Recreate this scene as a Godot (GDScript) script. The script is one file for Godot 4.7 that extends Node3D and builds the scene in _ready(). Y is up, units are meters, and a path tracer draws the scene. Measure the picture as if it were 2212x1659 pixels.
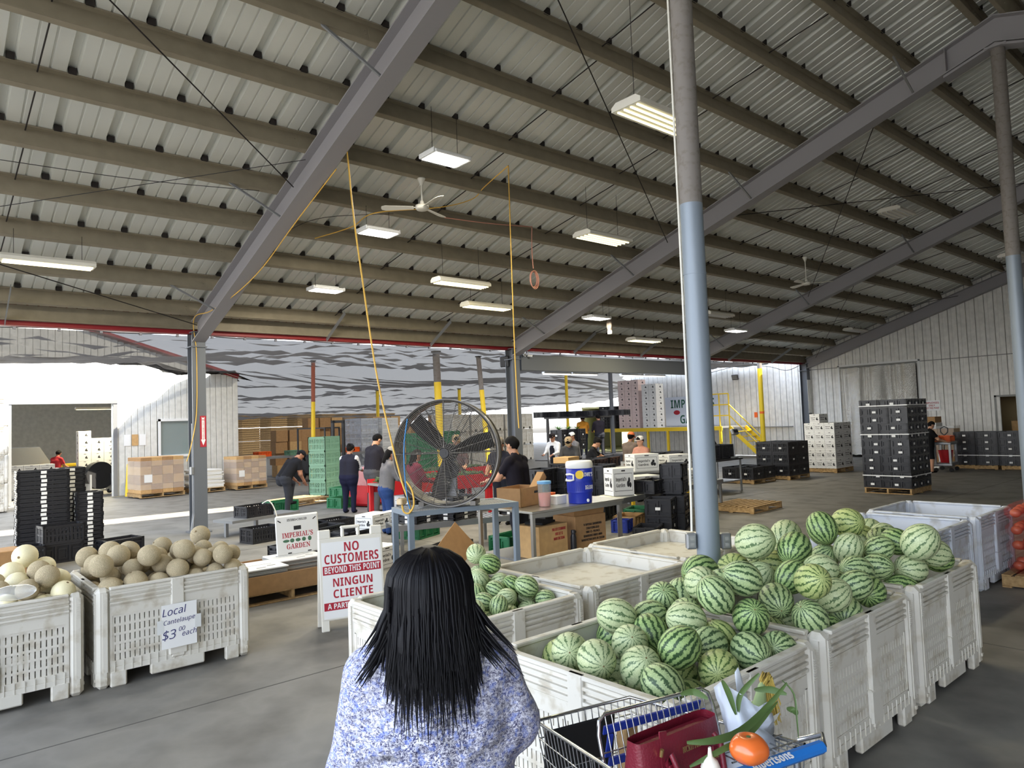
extends Node3D

# ---------------------------------------------------------------- mesh builder
class MB:
	var v := PackedVector3Array()
	var n := PackedVector3Array()
	var u := PackedVector2Array()
	func tri(a: Vector3, b: Vector3, c: Vector3) -> void:
		var m := (b - a).cross(c - a).normalized()
		v.append_array([a, c, b]); n.append_array([m, m, m]); u.append_array([Vector2(a.x, a.z), Vector2(c.x, c.z), Vector2(b.x, b.z)])
	func quad(a: Vector3, b: Vector3, c: Vector3, d: Vector3) -> void:
		var m := (b - a).cross(c - a)
		if m.length_squared() < 1e-14: m = (c - a).cross(d - a)
		m = m.normalized()
		v.append_array([a, c, b, a, d, c]); n.append_array([m, m, m, m, m, m])
		u.append_array([Vector2(0, 0), Vector2(1, 1), Vector2(1, 0), Vector2(0, 0), Vector2(0, 1), Vector2(1, 1)])
	func box(c: Vector3, s: Vector3, b := Basis()) -> MB:
		var h := s * .5
		var p := []
		for i in 8: p.append(c + b * Vector3(h.x if i & 1 else -h.x, h.y if i & 2 else -h.y, h.z if i & 4 else -h.z))
		quad(p[4], p[5], p[7], p[6]); quad(p[1], p[0], p[2], p[3]); quad(p[5], p[1], p[3], p[7])
		quad(p[0], p[4], p[6], p[2]); quad(p[6], p[7], p[3], p[2]); quad(p[0], p[1], p[5], p[4])
		return self
	func mm(x0, x1, y0, y1, z0, z1) -> MB:
		return box(Vector3(x0 + x1, y0 + y1, z0 + z1) * .5, Vector3(absf(x1 - x0), absf(y1 - y0), absf(z1 - z0)))
	# box with chamfered edges
	func cbox(c: Vector3, s: Vector3, k: float, b := Basis()) -> MB:
		var h := s * .5
		k = minf(k, minf(h.x, minf(h.y, h.z)) * .98)
		for ax in 3:
			for sg in [-1.0, 1.0]:
				var a1 := (ax + 1) % 3
				var a2 := (ax + 2) % 3
				var q := []
				for t in [[-1, -1], [1, -1], [1, 1], [-1, 1]]:
					var w := Vector3.ZERO
					w[ax] = sg * h[ax]; w[a1] = t[0] * (h[a1] - k); w[a2] = t[1] * (h[a2] - k)
					q.append(c + b * w)
				if sg > 0: quad(q[0], q[1], q[2], q[3])
				else: quad(q[3], q[2], q[1], q[0])
			for t in [[-1, -1], [1, -1], [1, 1], [-1, 1]]:
				var a1 := (ax + 1) % 3
				var a2 := (ax + 2) % 3
				var q := []
				for e in [[-1.0, 0], [1.0, 0], [1.0, 1], [-1.0, 1]]:
					var w := Vector3.ZERO
					w[ax] = e[0] * (h[ax] - k)
					w[a1] = t[0] * (h[a1] - (k if e[1] == 1 else 0.0))
					w[a2] = t[1] * (h[a2] - (0.0 if e[1] == 1 else k))
					q.append(c + b * w)
				if t[0] * t[1] > 0: quad(q[0], q[1], q[2], q[3])
				else: quad(q[3], q[2], q[1], q[0])
		for i in 8:
			var g := Vector3(1 if i & 1 else -1, 1 if i & 2 else -1, 1 if i & 4 else -1)
			var o := c + b * (g * (h - Vector3(k, k, k)))
			var px := o + b * Vector3(g.x * k, 0, 0)
			var py := o + b * Vector3(0, g.y * k, 0)
			var pz := o + b * Vector3(0, 0, g.z * k)
			if g.x * g.y * g.z > 0: tri(px, py, pz)
			else: tri(px, pz, py)
		return self
	func bar(a: Vector3, b: Vector3, w: float, h: float, up := Vector3.UP) -> MB:
		var d := b - a
		var z := d.normalized()
		var x := up.cross(z)
		if x.length() < .01: x = Vector3.RIGHT.cross(z)
		x = x.normalized()
		return box((a + b) * .5, Vector3(w, h, d.length()), Basis(x, z.cross(x), z))
	func ring(c: Vector3, x: Vector3, y: Vector3, r: float, s: int) -> PackedVector3Array:
		var o := PackedVector3Array()
		for i in s: o.append(c + (x * cos(TAU * i / s) + y * sin(TAU * i / s)) * r)
		return o
	func cyl(a: Vector3, b: Vector3, r0: float, r1 := -1.0, s := 10, caps := true) -> MB:
		if r1 < 0: r1 = r0
		var z := (b - a).normalized()
		var x := (Vector3.UP if absf(z.y) < .9 else Vector3.RIGHT).cross(z).normalized()
		var y := z.cross(x)
		for i in s:
			var d0 := x * cos(TAU * i / s) + y * sin(TAU * i / s)
			var d1 := x * cos(TAU * (i + 1) / s) + y * sin(TAU * (i + 1) / s)
			var p := [a + d0 * r0, a + d1 * r0, b + d1 * r1, b + d0 * r1]
			v.append_array([p[0], p[2], p[1], p[0], p[3], p[2]]); n.append_array([d0, d1, d1, d0, d0, d1])
			var f0 := float(i) / s
			var f1 := float(i + 1) / s
			u.append_array([Vector2(f0, 1), Vector2(f1, 0), Vector2(f1, 1), Vector2(f0, 1), Vector2(f0, 0), Vector2(f1, 0)])
			if caps:
				if r1 > 0: tri(b, p[3], p[2])
				if r0 > 0: tri(a, p[1], p[0])
		return self
	func tube(pts: Array, r: float, s := 6) -> MB:
		var rows := []
		var x := Vector3.ZERO
		for i in pts.size():
			var z: Vector3 = (pts[min(i + 1, pts.size() - 1)] - pts[max(i - 1, 0)]).normalized()
			if i == 0: x = (Vector3.UP if absf(z.y) < .9 else Vector3.RIGHT).cross(z)
			x = (x - z * x.dot(z)).normalized()
			var y := z.cross(x)
			var rr := []
			for j in s + 1: rr.append(pts[i] + (x * cos(TAU * j / s) + y * sin(TAU * j / s)) * r)
			rows.append(rr)
		surf(rows, true)
		return self
	# smooth surface through rows of points; wrap = last column equals the first
	func surf(rows: Array, wrap := false, flip := false) -> MB:
		var R := rows.size()
		var C: int = rows[0].size()
		var nn := []
		for i in R:
			var l := []
			for j in C:
				var j0 := j - 1
				var j1 := j + 1
				if wrap:
					if j0 < 0: j0 = C - 2
					if j1 > C - 1: j1 = 1
				else:
					j0 = maxi(j0, 0); j1 = mini(j1, C - 1)
				var du: Vector3 = rows[i][j1] - rows[i][j0]
				var dv: Vector3 = rows[mini(i + 1, R - 1)][j] - rows[maxi(i - 1, 0)][j]
				if du.length_squared() < 1e-12:
					var k := 1 if i == 0 else R - 2
					du = rows[k][j1] - rows[k][j0]
				var q := du.cross(dv).normalized()
				l.append(-q if flip else q)
			nn.append(l)
		for i in R - 1:
			for j in C - 1:
				var a: Vector3 = rows[i][j]
				var b: Vector3 = rows[i][j + 1]
				var c: Vector3 = rows[i + 1][j + 1]
				var d: Vector3 = rows[i + 1][j]
				var na: Vector3 = nn[i][j]
				var nb: Vector3 = nn[i][j + 1]
				var nc: Vector3 = nn[i + 1][j + 1]
				var nd: Vector3 = nn[i + 1][j]
				var ua := Vector2(float(j) / (C - 1), float(i) / (R - 1))
				var ub := Vector2(float(j + 1) / (C - 1), ua.y)
				var uc := Vector2(ub.x, float(i + 1) / (R - 1))
				var ud := Vector2(ua.x, uc.y)
				if flip:
					v.append_array([a, b, c, a, c, d]); n.append_array([na, nb, nc, na, nc, nd]); u.append_array([ua, ub, uc, ua, uc, ud])
				else:
					v.append_array([a, c, b, a, d, c]); n.append_array([na, nc, nb, na, nd, nc]); u.append_array([ua, uc, ub, ua, ud, uc])
		return self
	func lathe(prof: Array, s := 20, xf := Transform3D()) -> MB:   # [radius, height] pairs from the bottom up
		var rows := []
		for p in prof:
			var l := []
			for j in s + 1: l.append(xf * Vector3(p[0] * cos(-TAU * j / s), p[1], p[0] * sin(-TAU * j / s)))
			rows.append(l)
		return surf(rows, true)
	func ell(c: Vector3, r: Vector3, s := 16, k := 10, b := Basis()) -> MB:
		var rows := []
		for i in k + 1:
			var t := -PI / 2 + PI * i / k
			var l := []
			for j in s + 1: l.append(c + b * (Vector3(cos(t) * cos(-TAU * j / s), sin(t), cos(t) * sin(-TAU * j / s)) * r))
			rows.append(l)
		return surf(rows, true)
	func extr(poly: Array, d: float, xf := Transform3D()) -> MB:   # flat outline in xy (any turn), from z = 0 to z = d
		var pl := PackedVector2Array(poly)
		if Geometry2D.is_polygon_clockwise(pl): pl.reverse()
		var ix := Geometry2D.triangulate_polygon(pl)
		for i in range(0, ix.size(), 3):
			var a := pl[ix[i]]
			var b := pl[ix[i + 1]]
			var c := pl[ix[i + 2]]
			if (b - a).cross(c - a) < 0:
				var t := b
				b = c; c = t
			tri(xf * Vector3(a.x, a.y, d), xf * Vector3(b.x, b.y, d), xf * Vector3(c.x, c.y, d))
			tri(xf * Vector3(a.x, a.y, 0), xf * Vector3(c.x, c.y, 0), xf * Vector3(b.x, b.y, 0))
		for i in pl.size():
			var a := pl[i]
			var b := pl[(i + 1) % pl.size()]
			quad(xf * Vector3(a.x, a.y, 0), xf * Vector3(b.x, b.y, 0), xf * Vector3(b.x, b.y, d), xf * Vector3(a.x, a.y, d))
		return self
	func mesh() -> ArrayMesh:
		var a := []
		a.resize(Mesh.ARRAY_MAX)
		a[Mesh.ARRAY_VERTEX] = v; a[Mesh.ARRAY_NORMAL] = n; a[Mesh.ARRAY_TEX_UV] = u
		var m := ArrayMesh.new()
		m.add_surface_from_arrays(Mesh.PRIMITIVE_TRIANGLES, a)
		return m

# ---------------------------------------------------------------- scene helpers
var M := {}          # materials
var S := {}          # shared meshes
var names := {}
var cam: Camera3D
const F := 1534.0    # focal length in pixels of the 2212 x 1659 frame
const GX := [-3.98, 4.62, 13.2, 21.75]   # steel frames along the building
const RZ := -3.15    # ridge
const EZ := -15.2    # eave line
const WX := 30.45    # end wall

func rnd(seed_: int) -> RandomNumberGenerator:
	var r := RandomNumberGenerator.new()
	r.seed = seed_
	return r
func ray(px: float, py: float) -> Vector3: return cam.basis * Vector3((px - 1106.0) / F, -(py - 829.5) / F, -1)
func fl(px: float, py: float, h := 0.0) -> Vector3:      # point at height h behind a pixel
	var d := ray(px, py)
	return cam.position + d * ((h - cam.position.y) / d.y)
func pz(px: float, py: float, z: float) -> Vector3:
	var d := ray(px, py)
	return cam.position + d * (z / d.z)
func px_(px: float, py: float, x: float) -> Vector3:
	var d := ray(px, py)
	return cam.position + d * (x / d.x)
func pd(px: float, py: float, depth: float) -> Vector3: return cam.position + ray(px, py) * depth
func yb(z: float) -> float: return 5.38 + .325 * ((z if z < RZ else 2 * RZ - z) + 11.7)   # underside of the purlins

func numbered(called: String) -> String:
	var k: int = names.get(called, 0)
	names[called] = k + 1
	return called if k == 0 else "%s_%03d" % [called, k]
func tag(o: Node, label: String, cat := "", group := "", kind := "") -> Node:
	if label: o.set_meta("label", label)
	if cat: o.set_meta("category", cat)
	if group: o.set_meta("group", group)
	if kind: o.set_meta("kind", kind)
	return o
func thing(called: String, label: String, cat: String, at := Vector3.ZERO, turn := 0.0, group := "", kind := "") -> Node3D:
	var o := Node3D.new()
	o.name = numbered(called)
	add_child(o)
	o.position = at; o.rotation.y = turn
	return tag(o, label, cat, group, kind)
func part(p: Node, called: String, m, mt: Material, xf := Transform3D()) -> MeshInstance3D:
	var o := MeshInstance3D.new()
	o.name = numbered(called) if p == self else called
	o.mesh = m.mesh() if m is MB else m
	o.material_override = mt
	o.transform = xf
	p.add_child(o, true)
	return o
func one(called: String, m, mt: Material, label: String, cat: String, at := Vector3.ZERO, turn := 0.0, group := "") -> MeshInstance3D:
	return tag(part(self, called, m, mt, Transform3D(Basis(Vector3.UP, turn), at)), label, cat, group)
func struct(called: String, label: String, cat := "", at := Vector3.ZERO) -> Node3D: return thing(called, label, cat, at, 0, "", "structure")
func again(o: Node3D, label: String, at: Vector3, turn := 0.0) -> Node3D:
	var c: Node3D = o.duplicate()
	var nm := String(o.name)
	if nm.length() > 4 and nm[-4] == "_" and nm.right(3).is_valid_int(): nm = nm.left(-4)
	c.name = numbered(nm)
	add_child(c)
	c.position = at; c.rotation.y = turn
	if label: c.set_meta("label", label)
	return c
func xf(at: Vector3, turn := 0.0, sc := 1.0) -> Transform3D: return Transform3D(Basis(Vector3.UP, turn).scaled(Vector3.ONE * sc), at)
func text(p: Node, t: String, size: float, mt: Material, x: Transform3D, called := "lettering", font := "Droid Sans", bold := true, width := 0.0) -> MeshInstance3D:
	var tm := TextMesh.new()
	var f := SystemFont.new()
	f.font_names = PackedStringArray([font])
	f.font_weight = 700 if bold else 400
	tm.font = f; tm.text = t; tm.font_size = 64; tm.pixel_size = size / 46.0; tm.depth = .0012; tm.curve_step = 1.5
	var o := part(p, called, tm, mt, x)
	if width > 0:
		var w := tm.get_aabb().size.x
		if w > 0: o.transform.basis = o.transform.basis * Basis.from_scale(Vector3(width / w, 1, 1))
	return o

# ---------------------------------------------------------------- materials
func c8(r, g, b, a := 255) -> Color: return Color8(r, g, b, a)
func mat(key: String, col: Color, rough := .8, metal := 0.0, spec := .5) -> StandardMaterial3D:
	var m := StandardMaterial3D.new()
	m.resource_name = key; m.albedo_color = col; m.roughness = rough; m.metallic = metal; m.metallic_specular = spec
	M[key] = m
	return m
func noise(freq: float, oct := 4, seed_ := 1, type := FastNoiseLite.TYPE_SIMPLEX_SMOOTH) -> FastNoiseLite:
	var f := FastNoiseLite.new()
	f.noise_type = type; f.frequency = freq; f.fractal_octaves = oct; f.seed = seed_
	return f
func ntex(f: FastNoiseLite, cols: Array, size := 512, offs := []) -> NoiseTexture2D:
	var t := NoiseTexture2D.new()
	t.width = size; t.height = size; t.seamless = true; t.noise = f; t.generate_mipmaps = false
	var g := Gradient.new()
	var cs := PackedColorArray()
	var os := PackedFloat32Array()
	for i in cols.size():
		cs.append(cols[i]); os.append(offs[i] if offs.size() else float(i) / (cols.size() - 1))
	g.colors = cs; g.offsets = os
	t.color_ramp = g
	return t
# mottled variant: texture multiplies the colour, laid by world position
func mottle(m: StandardMaterial3D, t: Texture2D, scale := .5, world := true) -> StandardMaterial3D:
	m.albedo_texture = t; m.uv1_triplanar = true; m.uv1_world_triplanar = world; m.uv1_scale = Vector3.ONE * scale
	return m
func bump(m: StandardMaterial3D, t: Texture2D, cm: float) -> StandardMaterial3D:
	m.heightmap_enabled = true; m.heightmap_texture = t; m.heightmap_scale = cm
	return m
func img(w: int, h: int, fn: Callable) -> ImageTexture:
	var im := Image.create(w, h, false, Image.FORMAT_RGB8)
	for y in h:
		for x in w: im.set_pixel(x, y, fn.call(x, y))
	return ImageTexture.create_from_image(im)

func materials() -> void:
	var g := func(a: float): return Color(a, a, a)
	var fine := ntex(noise(.02, 5, 3), [g.call(.90), g.call(1.0)], 512)
	var blot := ntex(noise(.006, 5, 7), [g.call(.78), g.call(.9), g.call(1.0), g.call(.94)], 1024)
	var dirt := ntex(noise(.011, 5, 9), [Color(.84, .81, .77), Color(.95, .94, .92), Color(1, 1, 1), Color(1, 1, 1)], 512, [0, .3, .45, 1])
	M.fine = fine
	mottle(mat("floor", c8(128, 125, 119), .6, 0, .4), blot, .22)
	M.yard = M.floor
	mat("deck", c8(222, 223, 216), .36, .3)
	mottle(mat("purlin", c8(148, 138, 118), .6, .1), fine, .4)
	mat("girder", c8(150, 147, 149), .55, .1)
	mat("clip", c8(38, 32, 30), .8)
	mat("redtrim", c8(140, 24, 34), .5)
	mottle(mat("panel", c8(238, 236, 229), .5), fine, .3)
	mat("joint", c8(146, 146, 142), .7)
	mottle(mat("facade", c8(226, 225, 218), .6), fine, .4)
	mat("column", c8(98, 102, 108), .5, .1)
	mat("pipe_blue", c8(128, 138, 148), .38, .1)
	mottle(mat("pipe_bare", c8(128, 122, 116), .75, .1), dirt, 2.0)
	mat("galv", c8(150, 152, 154), .4, .6)
	mat("steel", c8(176, 176, 172), .28, .85)
	mat("white", c8(232, 232, 230), .5)
	mat("offwhite", c8(222, 218, 206), .5)
	mat("ink", c8(34, 34, 38), .7)
	mat("red", c8(190, 28, 36), .55)
	mat("redink", c8(168, 30, 48), .7)
	mat("yellow", c8(232, 196, 40), .5)
	mat("orange", c8(240, 106, 40), .5)
	mat("cable_yellow", c8(222, 176, 74), .5)
	mat("cable_dark", c8(34, 33, 34), .6)
	mat("cable_red", c8(176, 120, 104), .6)
	mat("black", c8(36, 36, 40), .36, 0, .5)
	mat("blackdull", c8(20, 20, 22), .8)
	mottle(mat("binwhite", c8(208, 204, 193), .55), dirt, .9, false)
	mottle(mat("binblue", c8(196, 201, 210), .5), dirt, .8, false)
	mottle(mat("wood", c8(196, 164, 116), .8), ntex(noise(.03, 4, 5), [Color(.72, .68, .62), Color(1, 1, 1)], 256), 1.4)
	mottle(mat("card", c8(176, 136, 92), .85), fine, .8)
	mottle(mat("card_light", c8(206, 166, 112), .85), fine, .8)
	mat("carton", c8(228, 228, 226), .7)
	mat("green", c8(40, 118, 76), .5)
	mat("greenpale", c8(112, 152, 126), .5)
	mat("blue", c8(30, 56, 160), .45)
	mat("bluelight", c8(110, 170, 220), .4)
	mat("skin", c8(196, 146, 116), .6)
	mat("skin2", c8(160, 112, 86), .6)
	mat("net", c8(84, 83, 85), .9)
	M.net.transparency = BaseMaterial3D.TRANSPARENCY_ALPHA
	M.net.albedo_color.a = .94
	var gl := mat("glass", Color(.75, .82, .82, .25), .05)
	gl.transparency = BaseMaterial3D.TRANSPARENCY_ALPHA
	var wrap := mat("wrap", Color(.92, .94, .95, .22), .12)
	wrap.transparency = BaseMaterial3D.TRANSPARENCY_ALPHA
	for l in [["glow_led", Color(1, .98, .95), 5.0], ["glow_tube", Color(1, .95, .72), 2.2], ["glow_white", Color(1, .98, .94), 2.2]]:
		var e := mat(l[0], c8(240, 240, 236), .5)
		e.emission_enabled = true; e.emission = l[1]; e.emission_energy_multiplier = l[2]

func _ready() -> void:
	# ---- camera
	cam = Camera3D.new()
	cam.name = "camera"
	cam.position = Vector3(0, 2.0, 0)
	cam.rotation = Vector3(deg_to_rad(3.0292), deg_to_rad(-40.8715), deg_to_rad(-2.1257))
	cam.fov = rad_to_deg(2 * atan(829.5 / F)); cam.near = .05; cam.far = 400.0; cam.current = true
	add_child(cam)
	# ---- sky, exposure
	var sm := ProceduralSkyMaterial.new()
	sm.sky_top_color = c8(186, 200, 222); sm.sky_horizon_color = c8(236, 238, 240); sm.sky_energy_multiplier = 2.2
	sm.ground_bottom_color = c8(150, 146, 140); sm.ground_horizon_color = c8(210, 208, 204); sm.sun_angle_max = 1.0
	var env := Environment.new()
	env.background_mode = Environment.BG_SKY
	env.sky = Sky.new(); env.sky.sky_material = sm
	env.ambient_light_source = Environment.AMBIENT_SOURCE_SKY
	env.tonemap_mode = Environment.TONE_MAPPER_LINEAR
	env.tonemap_exposure = 1.3
	env.sdfgi_enabled = true; env.ssao_enabled = true; env.ssil_enabled = true
	var we := WorldEnvironment.new()
	we.name = "environment"; we.environment = env
	add_child(we)
	# ---- sun: high, from behind the building's far side, so that the eave shades the yard's first metres
	var sun := DirectionalLight3D.new()
	sun.name = "sun"; sun.light_energy = 6.0; sun.light_color = Color(1, .96, .88); sun.light_angular_distance = .6; sun.shadow_enabled = true
	add_child(sun)
	sun.look_at_from_position(Vector3.ZERO, Vector3(-.08, -1, -.72))
	materials()
	# ---- large structure, then objects, small details last
	build_shell()
	build_roof()
	build_columns()
	build_yard_shell()
	build_all()

# ---------------------------------------------------------------- building shell
func build_shell() -> void:
	var f := struct("floor", "grey polished concrete floor of the open packing shed", "floor")
	part(f, "slab", MB.new().mm(-4.4, WX, -.3, 0, EZ - .5, 9.2), M.floor)
	var jn := MB.new()
	for x in [-.2, 6.9, 10.9, 14.9, 18.9, 22.9, 26.9]: jn.mm(x - .006, x + .006, -.01, .0015, EZ - .5, 9.2)
	for z in [-12.2, -9.4, -5.6, -1.0]: jn.mm(-4.4, WX, -.01, .0015, z - .006, z + .006)
	part(f, "saw_joint", jn, mat("sawcut", c8(84, 82, 78), .9))
	# end wall, clad in ribbed panels above and below the girt line, with two openings
	var w := struct("wall_end", "tall off-white ribbed metal end wall with a curtained doorway", "wall")
	var bk := MB.new()
	var holes := [[-13.75, -10.66, 3.80], [-8.1, -6.6, 2.24]]
	var pn := 0
	var z := EZ - .1
	bk.mm(WX + .02, WX + .1, 0, 3.78, EZ, -13.75); bk.mm(WX + .02, WX + .1, 0, 3.78, -10.66, -8.1); bk.mm(WX + .02, WX + .1, 2.24, 3.78, -8.1, -6.6); bk.mm(WX + .02, WX + .1, 0, 3.78, -6.6, 9.2)
	bk.extr([Vector2(EZ, 3.7), Vector2(EZ, yb(EZ) + .3), Vector2(RZ, yb(RZ) + .3), Vector2(9.2, yb(9.2) + .3), Vector2(9.2, 3.7)], .08, Transform3D(Basis(Vector3(0, 0, 1), Vector3.UP, Vector3(-1, 0, 0)), Vector3(WX + .1, 0, 0)))
	part(w, "backing", bk, M.joint)
	while z < 9.1:
		var z1 := z + .305
		var mid := z + .15
		var lo := 0.0
		for h in holes:
			if mid > h[0] and mid < h[1]: lo = h[2]
		if lo < 3.7: part(w, "panel", panel_x(WX, z + .004, z1 - .004, lo, 3.77, 3.77), M.panel)
		part(w, "panel", panel_x(WX, z + .004, z1 - .004, maxf(3.80, lo), yb(z) + .2, yb(z1) + .2), M.panel)
		z = z1
	part(w, "girt_flashing", MB.new().mm(WX - .035, WX, 3.765, 3.80, -10.6, 9.0).mm(WX - .035, WX, 3.765, 3.80, EZ, -13.8), M.joint)
	# far long side, closed; the near end is open to daylight
	var b := struct("wall_back", "closed metal side wall of the shed behind the camera", "wall")
	part(b, "cladding", MB.new().mm(-4.4, WX, 0, 4.6, 9.1, 9.25), M.panel)
	var d := struct("door_1", "tall freezer doorway in the end wall with white frame", "door")
	part(d, "frame", MB.new().mm(WX - .05, WX + .02, 0, 3.86, -13.83, -13.75).mm(WX - .05, WX + .02, 0, 3.86, -10.66, -10.58).mm(WX - .05, WX + .02, 3.8, 3.88, -13.83, -10.58), M.white)
	part(d, "dark_room", MB.new().mm(WX + 1.4, WX + 1.5, 0, 3.9, -14.2, -10.2).mm(WX, WX + 1.5, 3.85, 3.9, -14.2, -10.2).mm(WX, WX + 1.5, -.1, 0, -14.2, -6).mm(WX + .1, WX + 1.5, 0, 3.9, -14.2, -14.1).mm(WX + .1, WX + 1.5, 0, 3.9, -10.3, -10.2), M.joint)
	var d2 := struct("door_2", "open side door in the end wall showing brown boxes", "door")
	part(d2, "frame", MB.new().mm(WX - .04, WX + .02, 0, 2.3, -8.17, -8.1).mm(WX - .04, WX + .02, 0, 2.3, -6.6, -6.53).mm(WX - .04, WX + .02, 2.24, 2.31, -8.17, -6.53), M.joint)
	part(d2, "storeroom", MB.new().mm(WX + 2.4, WX + 2.5, 0, 2.6, -8.8, -5.9).mm(WX + .1, WX + 2.5, 2.5, 2.6, -8.8, -5.9).mm(WX + .1, WX + 2.5, 0, 2.6, -8.9, -8.8).mm(WX + .1, WX + 2.5, 0, 2.6, -5.9, -5.8).mm(WX, WX + 2.5, -.1, 0, -8.9, -5.8), mat("tanwall", c8(170, 150, 110), .8))
	# foil curtain hung in folds
	var cu := MB.new()
	var rows := []
	for i in 9:
		var l := []
		var y := 3.72 - 3.62 * i / 8.0
		for j in 90:
			var t := j / 89.0
			var a := sin(t * 46 + sin(t * 17) * 2.0) * .035 + sin(t * 19 + 1.0) * .05 + sin(t * 9 + i * .35) * .03
			l.append(Vector3(WX - .24 + a * (1.5 + .1 * i), y + sin(t * 60) * .012, -13.7 + 3.0 * t))
		rows.append(l)
	cu.surf(rows)
	var foil := mat("foil", c8(220, 218, 212), .24, .8)
	bump(foil, ntex(noise(.09, 4, 12), [Color.BLACK, Color.WHITE], 256), 2.0)
	foil.uv1_triplanar = true; foil.uv1_scale = Vector3.ONE * 1.3
	one("foil_curtain", cu, foil, "silver foil insulation curtain hanging in the tall doorway", "curtain")

func panel_x(x: float, z0: float, z1: float, y0: float, ya: float, yz: float) -> MB:   # wall panel facing -x, two flat ribs, top may slope
	var m := MB.new()
	var t := .03
	var r := .008
	var zs := [z0, z0 + .012, z0 + .10, z0 + .108, z0 + .125, z0 + .133, z1 - .012, z1]
	var xs := [x, x - t, x - t, x - t - r, x - t - r, x - t, x - t, x]
	for i in 7:
		var a: float = lerpf(ya, yz, (zs[i] - z0) / (z1 - z0))
		var b: float = lerpf(ya, yz, (zs[i + 1] - z0) / (z1 - z0))
		m.quad(Vector3(xs[i], y0, zs[i]), Vector3(xs[i + 1], y0, zs[i + 1]), Vector3(xs[i + 1], b, zs[i + 1]), Vector3(xs[i], a, zs[i]))
	return m

func slope(x: float, z: float, h: float) -> Vector3: return Vector3(x, yb(z) + h, z)

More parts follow.
